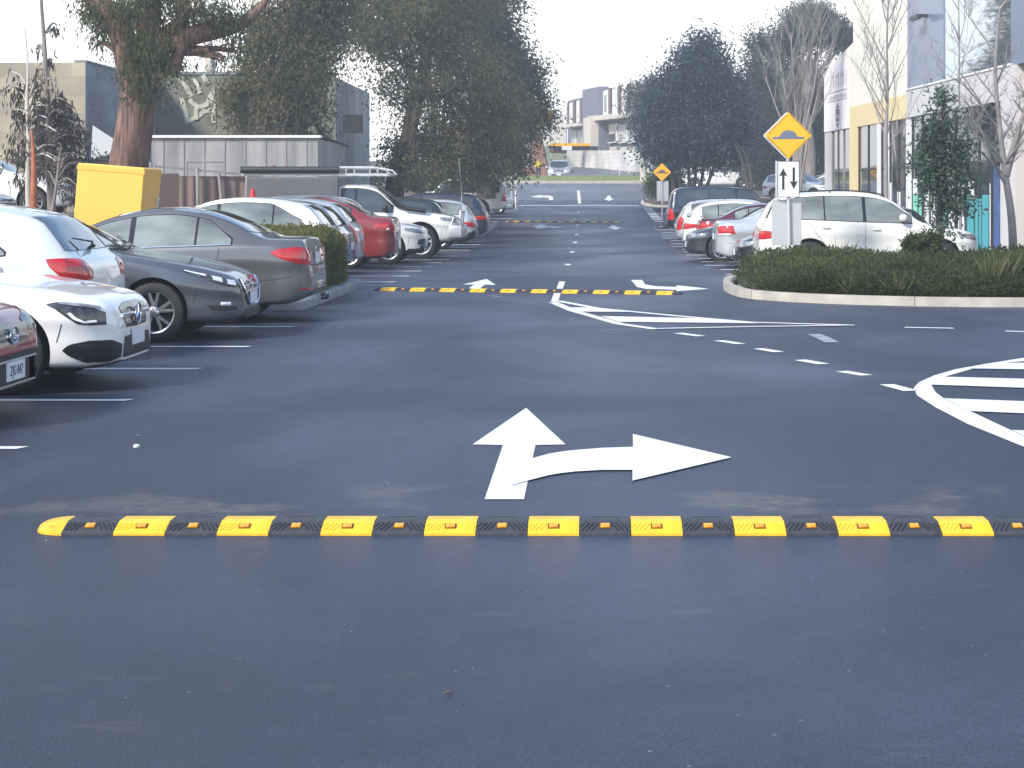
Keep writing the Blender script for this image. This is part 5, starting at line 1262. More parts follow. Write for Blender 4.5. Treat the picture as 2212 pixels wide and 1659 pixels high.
# ---- apartments far away
ap = empty('apartment_building', (0, 0, 0), 0, 'far three-storey apartment block with brown fins and pale windows over the block wall', 'building')
wa = Wall((-2.5, 176), (5.2, 134), 1); wa.n = Vector((-abs(wa.n.x), -abs(wa.n.y), 0)) if wa.n.y > 0 else wa.n
def PX(px, Yg=None):   # picture column -> u on the facade
    k = (px - 1270) / 3700; a_, d_ = wa.a, wa.d
    return (k * a_.y - a_.x) / (d_.x - k * d_.y)
def ZZ(px, py): y = wa.a.y + wa.d.y * PX(px); return CAM_H + (422 - py) * y / 3700
print('apt u', PX(1218), PX(1269), PX(1306), PX(1404), wa.len, wa.n)
part('wall', M['greywall'], lambda b: (wa.poly(b, [(PX(1218), 2), (wa.len, 2), (wa.len, 10.4), (PX(1306), 11.0), (PX(1218), 11.3)], -5, -.4)), ap)
part('side_wall', M['greywall'], lambda b: wa.poly(b, [(PX(1269), 3.5), (PX(1306), 3.5), (PX(1306), 11.4), (PX(1269), 11.6)], -.39, .5), ap)
part('floor_band', M['beige'], lambda b: (wa.poly(b, [(PX(1228), ZZ(1228, 278)), (PX(1269), ZZ(1269, 272)), (PX(1269), ZZ(1269, 265)), (PX(1228), ZZ(1228, 270))], -.4, .9),
     wa.poly(b, [(PX(1292), ZZ(1292, 262)), (wa.len, ZZ(1404, 252)), (wa.len, ZZ(1404, 240)), (PX(1292), ZZ(1292, 252))], -.4, .9)), ap)
part('balcony_wall', M['beige'], lambda b: (wa.poly(b, [(PX(1288), ZZ(1288, 318)), (PX(1304), ZZ(1304, 316)), (PX(1304), ZZ(1304, 250)), (PX(1288), ZZ(1288, 256))], -.4, 1.2)), ap)
for (c0, dy) in (((1221, 1233, 1248, 1262), 0), ((1306, 1326, 1346, 1366, 1386), -14)):
    step = c0[1] - c0[0]
    for px in c0:
        t_ = (px - 1221) * .30; top_ = 226 + dy * 0 - (px - 1221) * .27 if dy == 0 else 197 - (px - 1306) * .24
        bot_ = 268 - (px - 1221) * .12 if dy == 0 else 254 - (px - 1306) * .10
        wn = empty('window'); wn.parent = ap; sw = step * .52
        part('fin', M['brownfin'], lambda b: wa.box(b, PX(px + sw + 4), PX(px + sw), ZZ(px, bot_), ZZ(px, top_ - 3), -.4, .10) if PX(px + sw + 4) < PX(px + sw) else wa.box(b, PX(px + sw), PX(px + sw + 4), ZZ(px, bot_), ZZ(px, top_ - 3), -.4, .10), wn)
        part('frame', M['whitetrim'], lambda b: wa.box(b, PX(px), PX(px + sw), ZZ(px, bot_), ZZ(px, top_), -.4, .14), wn)
        part('pane', M['paleglass'], lambda b: wa.box(b, PX(px + sw * .3), PX(px + sw * .8), ZZ(px, bot_ - 10), ZZ(px, top_ + 10), .14, .17), wn)
for (c0, y1, y2, ym) in (((1229, 1243, 1258), 283, 316, 300), ((1310, 1332, 1353, 1374), 270, 308, 290)):
    step = c0[1] - c0[0]
    for px in c0:
        wn = empty('window'); wn.parent = ap
        part('blind', M['blind'], lambda b: wa.box(b, PX(px), PX(px + step * .8), ZZ(px, ym), ZZ(px, y1), -.4, -.2), wn)
        part('pane', M['shopglass'] if px > 1240 else M['paleglass'], lambda b: wa.box(b, PX(px), PX(px + step * .8), ZZ(px, y2), ZZ(px, ym), -.4, -.24), wn)
        part('frame', M['whitetrim'], lambda b: (wa.box(b, PX(px) - .02, PX(px + step * .82), ZZ(px, y2 + 2), ZZ(px, y2), -.4, -.1), wa.box(b, PX(px + step * .8), PX(px + step * .9), ZZ(px, y2), ZZ(px, y1), -.4, -.1)), wn)
    for px in c0:
        part('garage_door', M['beige'], lambda b: wa.box(b, PX(px), PX(px + step * .6), 3.2, ZZ(px, y2 + 10), -.4, -.28), ap)
# retaining wall and driveway
rw = MB(); wr = Wall((-2.1, 150), (3.9, 128)); 
pts = [(-1.85, 150), (-.6, 146), (1.2, 140), (2.9, 134.5), (4.6, 128.5)]
bw = MB(); topz = lambda p: CAM_H + 97 * p[1] / 3700; base = lambda p: CAM_H + (49 + (64 - 49) * (p[1] - 128.5) / 21.5) * p[1] / 3700
for (p, q) in zip(pts, pts[1:]):
    W_ = Wall(p, q); W_.poly(bw, [(0, base(p)), (W_.len, base(q)), (W_.len, topz(q)), (0, topz(p))], -.25, 0)
o = bw.build('retaining_wall', M['limeblock']); tag(o, 'long pale limestone block wall below the apartments', 'wall')
dv = MB(); n_ = len(pts); dv.add([(x, y, base((x, y)) - .03) for x, y in pts] + [(x_, 128.6, 2.9) for x_ in (-1.75, -.8, .6, 2.4, 4.7)], [(i, i + 1, n_ + i + 1, n_ + i) for i in range(n_ - 1)])
dv.add([(pts[0][0], 150, base(pts[0]) - .03), (-2.2, 150, 3.0), (-2.2, 128.6, 2.9), (-1.75, 128.6, 2.9)], [(0, 1, 2, 3)])
o = dv.build('driveway', M['asphalt2']); o['kind'] = 'structure'
# brick building and hill behind
bk = empty('brick_building', (0, 0, 0), 0, 'red brick gable end wall beyond the street, left of the silver four-wheel drive', 'building')
wk = Wall((-12, 142), (-3.35, 142))
part('wall', M['brick'], lambda b: wk.poly(b, [(0, 1), (wk.len, 1), (wk.len - .1, 4.2), (wk.len - .75, 7.4), (0, 7.4)], -6, 0), bk)
part('drainpipe', M['whitetrim'], lambda b: b.tube([wk.pt(wk.len - 1.6, .1, 3.9), wk.pt(wk.len - 1.6, .1, 7.2)], .14, 8), bk)
ys = MB(); ys.box((-3.9, 141.6, 7.5), (-2.9, 142.2, 8.6), bev=.03); ys.box((-5.2, 141.8, 7.3), (-2.95, 142.1, 7.48)); o = ys.build('advertising_sign', M['signyellow']); tag(o, 'bright yellow box sign at the top of the brick building', 'sign')
gh = MB(); gh.add([(-8, 210, 3), (4, 210, 3), (4, 210, 13.2), (-8, 210, 13.2)], [(0, 1, 2, 3)]); gh.box((-14, 208, 2), (1.5, 214, 9.8), 1)
gb = empty('distant_building', (0, 0, 0), 0, 'plain grey green building far off between the brick wall and the apartments', 'building')
b = MB(); b.box((-16, 205, 2), (-2.6, 214, 11.4)); b.build('wall', M['beige'], gb); b = MB(); b.box((-16, 203, 2), (-2.6, 204.9, 7.4)); b.build('lower_wall', mat('moss_green_wall', (.20, .22, .13), .9, noise=(.3, .1, 3)), gb)
cv = empty('canopy', (0, 0, 0), 0, 'flat yellow edged canopy behind the silver four-wheel drive', 'canopy')
b = MB(); b.box((-3.3, 150, 5.9), (0.2, 153, 6.15)); b.build('fascia', M['signyellow'], cv); b = MB(); b.box((-3.3, 150.5, 5.35), (0.2, 153, 5.895)); b.build('soffit', M['brownfin'], cv); b = MB(); b.box((-2.3, 149.9, 5.55), (-1.4, 149.98, 5.9)); b.build('sign_board', M['whitetrim'], cv)
for x_ in (-3.2, .1):
    b = MB(); b.tube([(x_, 151, 2.5), (x_, 151, 5.4)], .08, 8); b.build('post', M['steel'], cv)
# low houses behind the right tree
for (x0, x1, y_, z0, z1, lab) in ((8.2, 13.5, 124, 1.5, 4.6, 'low cream building beyond the street behind the bare multi-stemmed tree'),):
    hb = empty('low_building', (0, 0, 0), 0, lab, 'building')
    b = MB(); b.box((x0, y_, z0), (x1, y_ + 6, z1)); b.build('wall', M['beige'], hb)
    for k in range(3):
        b = MB(); b.box((x0 + .9 + k * 1.6, y_ - .03, z0 + 1.7), (x0 + 1.7 + k * 1.6, y_ - .001, z1 - .5)); b.build('window', M['shopglass'], hb)
    b = MB(); b.box((x0 - 2, y_ - .4, 1.6), (x1 + 6, y_ - .2, 3.55)); o = b.build('garden_wall', M['limeblock']); tag(o, 'cream block garden wall beyond the street on the right', 'wall')

# ------------------------------------------------------------------ signs
def diamond(b, c, r, t, mi=0, rc=.03):
    pts = []
    for k in range(4):
        a = math.pi / 2 * k + math.pi / 2; cx_, cz_ = c[0] + (r - rc * 1.4) * math.cos(a), c[2] + (r - rc * 1.4) * math.sin(a)
        for j in range(5): q = a - math.pi / 4 + math.pi / 2 * j / 4; pts.append((cx_ + rc * math.cos(q), cz_ + rc * math.sin(q)))
    n = len(pts); v = [(x, c[1], z) for x, z in pts] + [(x, c[1] + t, z) for x, z in pts]
    b.add(v, [tuple(range(n)), tuple(range(2 * n - 1, n - 1, -1))] + [(i, n + i, n + (i + 1) % n, (i + 1) % n) for i in range(n)], mi)
def polyxz(b, pts, y0, y1, mi=0):
    n = len(pts); v = [(x, y0, z) for x, z in pts] + [(x, y1, z) for x, z in pts]
    b.add(v, [tuple(range(n)), tuple(range(2 * n - 1, n - 1, -1))] + [(i, n + i, n + (i + 1) % n, (i + 1) % n) for i in range(n)], mi)
def hump_symbol(b, c, s, y):
    x, z = c
    polyxz(b, [(x - s, z - .035 * s / .3), (x + s, z - .035 * s / .3), (x + s, z + .012 * s / .3), (x - s, z + .012 * s / .3)], y, y + .002)
    pts = [(x + .52 * s * math.cos(a), z + .012 * s / .3 + .42 * s * math.sin(a) ** .9) for a in np.linspace(0.02, math.pi - .02, 15)]
    pts = [(x + .62 * s, z + .011 * s / .3)] + pts[1:-1] + [(x - .62 * s, z + .011 * s / .3)]
    polyxz(b, pts, y - .001, y + .001)
Y0 = 31.0; sx = (1702.5 - 1270) * Y0 / 3700; zz = lambda py, Y=Y0: CAM_H + (422 - py) * Y / 3700
sg = empty('road_sign', (sx, Y0, 0), 0, 'yellow diamond hump sign above a white two-arrow sign, in the right island', 'road sign', 'road hump signs')
b = MB(); b.tube([(.03, 0, .1), (-.02, 0, zz(250))], .032, 12); b.build('post', M['steel'], sg)
b = MB(); diamond(b, (0, -.06, zz(293)), .425, .025); dm = b.build('diamond_plate', M['signyellow'], sg)
b = MB(); diamond(b, (-.03, -.034, zz(293)), .435, .02); b.build('back_plate', M['alu'], sg)
b = MB(); 
for r_ in (.405,):
    for k in range(4):
        a1, a2 = math.pi / 2 * k, math.pi / 2 * (k + 1); p, q = Vector((r_ * math.cos(a1), 0, r_ * math.sin(a1))), Vector((r_ * math.cos(a2), 0, r_ * math.sin(a2)))
        d_ = (q - p).normalized(); p += d_ * .04; q -= d_ * .04
        b.obox((p + q) / 2 + Vector((0, -.0615, zz(293))), (q - p) / 2, (0, .0008, 0), d_.cross(Vector((0, 1, 0))) * .0045)
b.build('border_line', M['signblack'], sg)
b = MB(); hump_symbol(b, (0, zz(297)), .285, -.0625); b.build('hump_symbol', M['signblue'], sg)
zc = zz(387)
b = MB(); b.box((-.20, -.055, zc - .33), (.20, -.035, zc + .33), bev=.0); b.build('arrow_plate', M['signwhite'], sg)
b = MB()
for x0_, x1_, z0_, z1_ in ((-.20, .20, zc + .318, zc + .33), (-.20, .20, zc - .33, zc - .318), (-.20, -.188, zc - .318, zc + .318), (.188, .20, zc - .318, zc + .318)): b.box((x0_, -.0575, z0_), (x1_, -.0552, z1_))
b.build('border_line', M['signblack'], sg)
b = MB(); x_ = -.095
polyxz(b, [(x_ - .021, zc - .19), (x_ + .021, zc - .19), (x_ + .021, zc + .07), (x_ + .075, zc + .05), (x_, zc + .20), (x_ - .075, zc + .05), (x_ - .021, zc + .07)], -.058, -.056)
b.build('up_arrow', M['signblack'], sg)
b = MB(); x_ = .095
polyxz(b, [(x_ - .021, zc + .21), (x_ - .021, zc - .05), (x_ - .075, zc - .03), (x_, zc - .18), (x_ + .075, zc - .03), (x_ + .021, zc - .05), (x_ + .021, zc + .21)][::-1], -.058, -.056)
b.build('down_arrow', M['signblack'], sg)
b = MB(); b.box((-.235, -.034, zc - .33), (-.20, -.02, zc + .33)); b.build('edge_return', M['alu'], sg)
b = MB(); b.box((-.295, .04, zz(530)), (.245, .052, zz(431)), bev=.006); b.build('reverse_plate', M['alu'], sg)
Yf = 78.5; fxx = (1430 - 1270) * Yf / 3700
fs = empty('road_sign', (fxx, Yf, 0), 0, 'smaller looking yellow diamond hump sign beside the far kerb nose', 'road sign', 'road hump signs')
zf_ = CAM_H + 50 * Yf / 3700
b = MB(); b.tube([(0, 0, P(Yf)), (0, 0, zf_)], .03, 10); b.build('post', M['steel'], fs)
b = MB(); diamond(b, (0, -.05, zf_), .42, .02); b.build('diamond_plate', M['signyellow'], fs)
b = MB(); hump_symbol(b, (0, zf_ - .02), .29, -.054); b.build('hump_symbol', M['brownfin'], fs)
b = MB(); b.box((-.24, .035, zf_ - 1.32), (.30, .045, zf_ - .40)); b.build('reverse_plate', M['alu'], fs)
# white posts by the left kerb nose
for (px, py0, py1, Y_, lab) in ((1114, 372, 438, 91, 'thin pale post at the left kerb nose, the taller of two'), (1105, 372, 432, 93, 'thin grey post beside the taller one at the left kerb nose')):
    x_ = (px - 1270) * Y_ / 3700; b = MB(); b.tube([(x_, Y_, P(Y_)), (x_, Y_, CAM_H + (422 - py0 + (30 if px < 1110 else 55)) * Y_ / 3700 - .6)], .045 if px > 1110 else .035, 8)
    o = b.build('marker_post', M['whitetrim'] if px > 1110 else M['steel']); tag(o, lab, 'post')
for (px, Y_, z_, lab) in ((1368.6, 131, 4.1, 'thin white driveway marker, left of a pair on the grass'), (1388, 131, 4.1, 'thin white driveway marker nearer the pale gum trunk')):
    x_ = (px - 1300) * Y_ / 3700 ; b = MB(); b.tube([(x_ + .0, Y_, 2.7), (x_ + .0, Y_, z_)], .035, 6); o = b.build('marker_post', M['whitetrim']); tag(o, lab, 'post', 'driveway markers')
# yellow steel bin, leaning
bn = empty('yellow_bin', (-7.60, 27.4, .10), R(-3), 'big leaning yellow steel bin behind the dark grey saloon', 'bin'); bn.rotation_euler[1] = R(4.6)
b = MB(); b.box((-.53, -.55, 0), (.53, .35, 1.96), bev=.015); b.build('body', M['yellowbox'], bn)
b = MB(); b.box((.531, .20, .9), (.555, .24, 1.5)); b.box((.555, .20, 1.45), (.58, .24, 1.5)); b.build('handle', M['whitetrim'], bn)
M['yellowlip'] = mat('yellow_lip', (.82, .445, .07), .5)
for z0_, z1_ in ((.04, .09), (1.86, 1.93)): b = MB(); b.box((-.538, -.558, z0_), (.538, .358, z1_)); b.build('lip', M['yellowlip'], bn)
# red cap seen over the roofs: a hydrant-like red post top
b = MB(); hx, hy = (650 - 1270) * 44 / 3700 - 1.75, 43.4; hx = (648 - 1270) * 43.4 / 3700 * 1.0 - 0; hx = (648 / 1.0 - 1270) * 43.4 / 3700
hx = (550 - 1270) * 43.4 / 3700
b.lathe([(.0, .05), (1.52, .05), (1.54, .08), (1.60, .085), (1.68, .07), (1.78, .05), (1.80, .03), (1.81, .001)], 16, axis='z', c=(hx - .05, 43.4, -.05)); b.box((hx - .15, 43.36, 1.50), (hx + .05, 43.44, 1.57))
o = b.build('hydrant', mat('hydrant_red', (.55, .02, .03), .45)); tag(o, 'red capped hydrant post left of the ute canopy', 'hydrant')

# ------------------------------------------------------------------ person by the street
def skin_body(name, joints, edges, m, parent=None, sub=1):
    me = bpy.data.meshes.new(name); me.from_pydata([j[0] for j in joints], edges, [])
    o = link(name, me); sk = o.modifiers.new('s', 'SKIN'); sk.use_smooth_shade = True
    for i, j in enumerate(joints): me.skin_vertices[0].data[i].radius = (j[1], j[2] if len(j) > 2 else j[1])
    me.skin_vertices[0].data[0].use_root = True
    sb_ = o.modifiers.new('u', 'SUBSURF'); sb_.levels = sub; sb_.render_levels = sub
    dg = bpy.context.evaluated_depsgraph_get(); dg.update(); nm = bpy.data.meshes.new_from_object(o.evaluated_get(dg)); o.modifiers.clear(); o.data = nm
    nm.materials.clear(); nm.materials.append(m); nm.shade_smooth()
    if parent: o.parent = parent
    return o
M['skin'] = mat('skin', (.42, .25, .18), .6); M['hivis'] = mat('hi_vis_yellow', (.80, .62, .02), .7, noise=(4, .12, 4)); M['trousers'] = mat('dark_trousers', (.03, .03, .04), .8); M['hair'] = mat('dark_hair', (.04, .03, .025), .8)
pe = empty('person', ((1163 - 1270) * 132 / 3700, 132, 2.78), R(15), 'person in a bright yellow high visibility jacket beside the silver four-wheel drive', 'person')
J = [((0, 0, .92), .13, .11), ((0, 0, 1.12), .14, .11), ((0, -.03, 1.34), .17, .12), ((0, -.04, 1.46), .06), ((0, -.06, 1.54), .06), ((0, -.08, 1.62), .085, .10), ((0, -.08, 1.70), .07, .08),
     ((.19, -.03, 1.38), .06), ((.27, -.02, 1.12), .045), ((.22, -.20, .96), .035), ((.20, -.26, .93), .03), ((-.19, -.03, 1.38), .06), ((-.27, -.04, 1.12), .045), ((-.20, -.22, 1.0), .035), ((-.18, -.28, .99), .03),
     ((.10, 0, .86), .09), ((.12, -.04, .48), .06), ((.12, .03, .09), .045), ((.13, -.12, .04), .04), ((-.10, 0, .86), .09), ((-.12, -.02, .48), .06), ((-.13, .05, .09), .045), ((-.14, -.10, .04), .04)]
E = [(0, 1), (1, 2), (2, 3), (3, 4), (4, 5), (5, 6), (2, 7), (7, 8), (8, 9), (9, 10), (2, 11), (11, 12), (12, 13), (13, 14), (0, 15), (15, 16), (16, 17), (17, 18), (0, 19), (19, 20), (20, 21), (21, 22)]
skin_body('body', J, E, M['skin'], pe)
JK = [((0, 0, .86), .17, .14), ((0, 0, 1.12), .17, .14), ((0, -.03, 1.33), .20, .15), ((0, -.04, 1.45), .09), ((.20, -.03, 1.37), .085), ((.28, -.02, 1.12), .07), ((.23, -.18, .98), .055), ((-.20, -.03, 1.37), .085), ((-.28, -.04, 1.12), .07), ((-.21, -.20, 1.01), .055)]
skin_body('jacket', JK, [(0, 1), (1, 2), (2, 3), (2, 4), (4, 5), (5, 6), (2, 7), (7, 8), (8, 9)], M['hivis'], pe)
TR = [((0, 0, .90), .15, .12), ((.10, 0, .82), .11), ((.12, -.04, .48), .085), ((.12, .03, .12), .075), ((-.10, 0, .82), .11), ((-.12, -.02, .48), .085), ((-.13, .05, .12), .075)]
skin_body('trousers', TR, [(0, 1), (1, 2), (2, 3), (0, 4), (4, 5), (5, 6)], M['trousers'], pe)
b = MB(); b.ell((0, -.065, 1.70), (.088, .105, .075), 14, 9); b.ell((0, -.20, 1.63), (.012, .02, .018), 8, 6); b.build('hair', M['hair'], pe, smooth=60)
# ------------------------------------------------------------------ vegetation
def leafmat(name, cols, rough=.75, trans=.55, var=.35, gain=1.0):
    m = mat(name, (1, 1, 1), rough, island=[tuple(q * gain for q in c) for c in cols], noise=(.7, var, 5), spec=.25)
    n = m.node_tree.nodes; l = m.node_tree.links; p = n['Principled BSDF']; o_ = [q for q in n if q.type == 'OUTPUT_MATERIAL'][0]   # thin leaves let light through
    tr = n.new('ShaderNodeBsdfTranslucent'); mx = n.new('ShaderNodeMixShader'); mx.inputs[0].default_value = trans
    l.new(p.inputs['Base Color'].links[0].from_socket, tr.inputs[0]); l.new(p.outputs[0], mx.inputs[1]); l.new(tr.outputs[0], mx.inputs[2]); l.new(mx.outputs[0], o_.inputs[0]); return m
M['bark_red'] = mat('stringy_red_bark', (.140, .082, .062), .95, noise=(5.0, .75, 8, (3.5, 3.5, .22)), bump=(9, 1.0, (4, 4, .22)))
M['bark_grey'] = mat('grey_bark', (.20, .175, .16), .9, noise=(2.5, .35, 6, (2, 2, .4)), bump=(12, .5, (2, 2, .4)))
M['bark_dark'] = mat('dark_bark', (.065, .055, .05), .95, noise=(2.5, .4, 6), bump=(14, .6))
M['bark_pale'] = mat('pale_gum_bark', (.50, .46, .40), .8, noise=(2.5, .25, 6, (1.5, 1.5, .5)), bump=(12, .3))
M['bark_orange'] = mat('orange_peeling_bark', (.36, .12, .06), .9, noise=(4, .3, 6), bump=(14, .4))
M['lf_gum'] = leafmat('gum_leaves', [(.050, .068, .036), (.078, .088, .040), (.105, .105, .052), (.045, .062, .045), (.12, .105, .062)], gain=1.35)
M['lf_oak'] = leafmat('she_oak_foliage', [(.085, .088, .042), (.120, .108, .054), (.068, .078, .040), (.145, .125, .062), (.110, .088, .052), (.095, .112, .048)], var=.6, gain=1.3)
M['lf_oakb'] = leafmat('she_oak_green_foliage', [(.036, .058, .040), (.050, .072, .050), (.064, .080, .050), (.042, .060, .052)], gain=1.4)
M['lf_haze_blue'] = leafmat('haze_blue_leaves', [(.026, .046, .058), (.036, .066, .082), (.054, .088, .105), (.024, .040, .050), (.11, .15, .18)], .45, gain=1.35)  # dark leaves with a bluish veil of haze mixed into their colours
M['lf_pine'] = leafmat('pine_needles', [(.040, .060, .050), (.055, .078, .064), (.075, .092, .078)], gain=1.3)
M['lf_sap'] = leafmat('withered_grey_leaves', [(.115, .11, .10), (.075, .080, .072), (.16, .135, .12), (.095, .09, .085), (.13, .105, .10)])
M['lf_hedge'] = leafmat('hedge_leaves', [(.115, .115, .034), (.085, .098, .030), (.145, .135, .048), (.065, .082, .028), (.12, .10, .05)], .7, gain=1.45)
M['lf_shrub'] = leafmat('shrub_leaves', [(.050, .064, .024), (.068, .084, .028), (.038, .052, .024), (.088, .092, .036)], .75, gain=1.45)
M['lf_shrub2'] = leafmat('dry_grass_blades', [(.22, .21, .10), (.15, .17, .06), (.27, .23, .13), (.10, .14, .04)], .8)
M['lf_small'] = leafmat('glossy_leaves', [(.055, .095, .070), (.080, .125, .088), (.040, .075, .055), (.13, .17, .13)], .45, gain=1.5)
M['lf_green'] = leafmat('bright_green_leaves', [(.085, .125, .030), (.06, .10, .03), (.11, .15, .04)], .7)

def leaves(name, P_, D_, ln, wd, m, parent, rng, fold=.0, kite=True):
    """P_ (n,3) roots, D_ (n,3) directions; one kite-shaped face per leaf"""
    n = len(P_); D_ = D_ / np.maximum(np.linalg.norm(D_, axis=1, keepdims=True), 1e-6)
    r = rng.normal(size=(n, 3)); s_ = np.cross(D_, r); s_ /= np.maximum(np.linalg.norm(s_, axis=1, keepdims=True), 1e-6)
    L_ = (ln * rng.uniform(.6, 1.35, (n, 1))); w_ = wd * rng.uniform(.7, 1.3, (n, 1)) / 2
    v = np.empty((n, 4, 3)); v[:, 0] = P_; v[:, 1] = P_ + D_ * L_ * .45 + s_ * w_; v[:, 2] = P_ + D_ * L_; v[:, 3] = P_ + D_ * L_ * .45 - s_ * w_
    me = bpy.data.meshes.new(name); me.vertices.add(n * 4); me.vertices.foreach_set('co', v.reshape(-1).astype(np.float32))
    me.loops.add(n * 4); me.loops.foreach_set('vertex_index', np.arange(n * 4, dtype=np.int32))
    me.polygons.add(n); me.polygons.foreach_set('loop_start', np.arange(0, n * 4, 4, dtype=np.int32)); me.polygons.foreach_set('loop_total', np.full(n, 4, np.int32))
    me.materials.append(m); me.update(calc_edges=True)
    return link(name, me, parent)

def crown_points(ells, n, rng, clump=.55, shell=.55, per=26, flat=1.0):
    """clumps scattered through ellipsoids (c, r); more of them towards the outside"""
    vol = np.array([e[1][0] * e[1][1] * e[1][2] for e in ells]) ** .67; vol /= vol.sum()
    nc = max(4, n // per); pick = rng.choice(len(ells), nc, p=vol)
    d = rng.normal(size=(nc, 3)); d /= np.linalg.norm(d, axis=1, keepdims=True)
    rad = shell + (1 - shell) * rng.uniform(0, 1, (nc, 1)) ** .7; rad[rng.uniform(size=(nc, 1)) < .25] *= .6
    C_ = np.array([ells[i][0] for i in pick]) + d * rad * np.array([ells[i][1] for i in pick]) 
    size = clump * rng.uniform(.5, 1.25, (nc, 1))
    k = rng.integers(0, nc, n); g = rng.normal(size=(n, 3)) * .5; g[:, 2] *= flat
    return C_[k] + g * size[k], d[k], C_

def limb(b, p, q, r0, r1, sag, rnd, n=6, sides=8):
    p, q = Vector(p), Vector(q); pts, rs = [], []
    for i in range(n + 1):
        t = i / n; v = p.lerp(q, t); v.z += sag * math.sin(math.pi * t); j = (q - p).length * .03
        if 0 < i < n: v += Vector((rnd.uniform(-j, j), rnd.uniform(-j, j), rnd.uniform(-j, j)))
        pts.append(v); rs.append(r0 + (r1 - r0) * t ** .8)
    b.tube(pts, rs, sides); return pts

def tree(name, label, base, trunk, ells, n, ln, wd, lf, bark, seed, clump=.6, droop=.5, cat='tree', group=None, shell=.55, r0=.3, limbs=None, taper=.55, twig=10, per=26, flat=1.0, extra=None, crown='crown', stems=None):
    rng = np.random.default_rng(seed); rnd = random.Random(seed)
    root = empty(name, base, 0, label, cat, group); B0 = Vector(base)
    tb = MB(); tops = []
    for st in (stems or [trunk]):
        pts = [Vector(p) - B0 for p in st]; k = len(pts); sp_ = smooth_path3(pts, 4); rs = [r0 * (1 - taper * i / (len(sp_) - 1)) * (1.25 if i == 0 else 1) for i in range(len(sp_))]
        tb.tube(sp_, rs, 12); tops.append(sp_[-1])
    for i, e in enumerate(ells):
        c = Vector(e[0]) - B0; t0 = min(tops, key=lambda q: (q - c).length); q0 = t0 if not limbs else Vector(limbs[i % len(limbs)]) - B0
        pts = limb(tb, q0, c, r0 * .42, r0 * .10, .10 * (c - q0).length, rnd)
        for k in range(twig):
            d = Vector((rnd.gauss(0, 1), rnd.gauss(0, 1), rnd.gauss(0, .7))).normalized(); tip = c + Vector((d.x * e[1][0], d.y * e[1][1], d.z * e[1][2])) * rnd.uniform(.6, .95)
            limb(tb, pts[rnd.randint(2, 6)], tip, r0 * .14, r0 * .03, -.04, rnd, 4, 5)
    tb.build('trunk', bark, root, smooth=60)
    if n:
        ps, dn, C_ = crown_points(ells, n, rng, clump, shell, per, flat)
        D_ = rng.normal(size=(n, 3)) * (1 - droop * .6) + dn * .4; D_[:, 2] -= droop * 1.6
        leaves(crown, ps - np.array(base), D_, ln, wd, lf, root, rng)
    if extra: extra(root, B0, rng, rnd)
    return root
def smooth_path3(P_, sub=4):
    out_ = []; n = len(P_)
    for i in range(n - 1):
        p0, p1, p2, p3 = P_[max(i - 1, 0)], P_[i], P_[i + 1], P_[min(i + 2, n - 1)]
        for k in range(sub):
            t = k / sub; out_.append(.5 * ((2 * p1) + (-p0 + p2) * t + (2 * p0 - 5 * p1 + 4 * p2 - p3) * t * t + (-p0 + 3 * p1 - 3 * p2 + p3) * t ** 3))
    out_.append(P_[-1]); return out_
def WP(px, py, Y): return ((px - 1270) * Y / 3700, Y, CAM_H + (422 - py) * Y / 3700)
def EL(px, py, Y, rx, rz, ry=None): return (WP(px, py, Y), (rx * Y / 3700, (ry if ry else rx) * Y / 3700, rz * Y / 3700))

# --- big red-barked gum behind the yellow bin
Yg = 37.5
def gum_extra(root, B0, rng, rnd):
    b = MB(); J_ = lambda *a: Vector(WP(*a)) - B0
    def lm(pts, r0_, r1_):
        sp_ = smooth_path3([J_(*p) for p in pts], 4); b.tube(sp_, [r0_ + (r1_ - r0_) * i / (len(sp_) - 1) for i in range(len(sp_))], 12)
    lm([(296, 200, Yg), (277, 130, Yg), (262, 75, Yg), (240, 30, Yg), (190, -15, Yg), (120, -90, Yg - .5)], .33, .17)
    lm([(300, 200, Yg), (318, 120, Yg), (322, 40, Yg), (330, -60, Yg + .5), (345, -160, Yg)], .34, .18)
    lm([(312, 160, Yg), (350, 118, Yg), (400, 82, Yg), (470, 66, Yg + .2), (520, 52, Yg + .5), (560, 20, Yg + 1), (600, -40, Yg + 1)], .32, .05)
    lm([(335, 145, Yg), (372, 150, Yg - .3), (388, 118, Yg - .3), (392, 85, Yg)], .13, .10)
    lm([(392, 85, Yg), (396, 20, Yg), (410, -60, Yg)], .18, .09)
    lm([(247, 68, Yg), (205, 38, Yg), (170, 22, Yg)], .07, .02); lm([(262, 75, Yg), (235, 55, Yg), (190, 40, Yg)], .06, .015)
    b.build('limb', M['bark_red'], root, smooth=60)
gells = [EL(225, 40, Yg, 45, 40), EL(215, 92, Yg, 16, 26), EL(300, 60, Yg - .4, 46, 80), EL(330, -20, Yg, 90, 40), EL(345, 110, Yg - .5, 38, 44), EL(372, 70, Yg, 46, 46), EL(430, 20, Yg, 80, 34), EL(490, 45, Yg, 50, 26),
         EL(355, 165, Yg - .6, 26, 32), EL(395, 150, Yg - .3, 18, 26), EL(290, 130, Yg - .6, 34, 40), EL(300, 175, Yg - .7, 34, 26), EL(505, 110, Yg + .4, 34, 40), EL(330, 200, Yg - .6, 22, 22), EL(260, 20, Yg, 60, 30), EL(190, 18, Yg, 30, 26), EL(448, 108, Yg, 10, 26), EL(480, 120, Yg, 8, 22)]
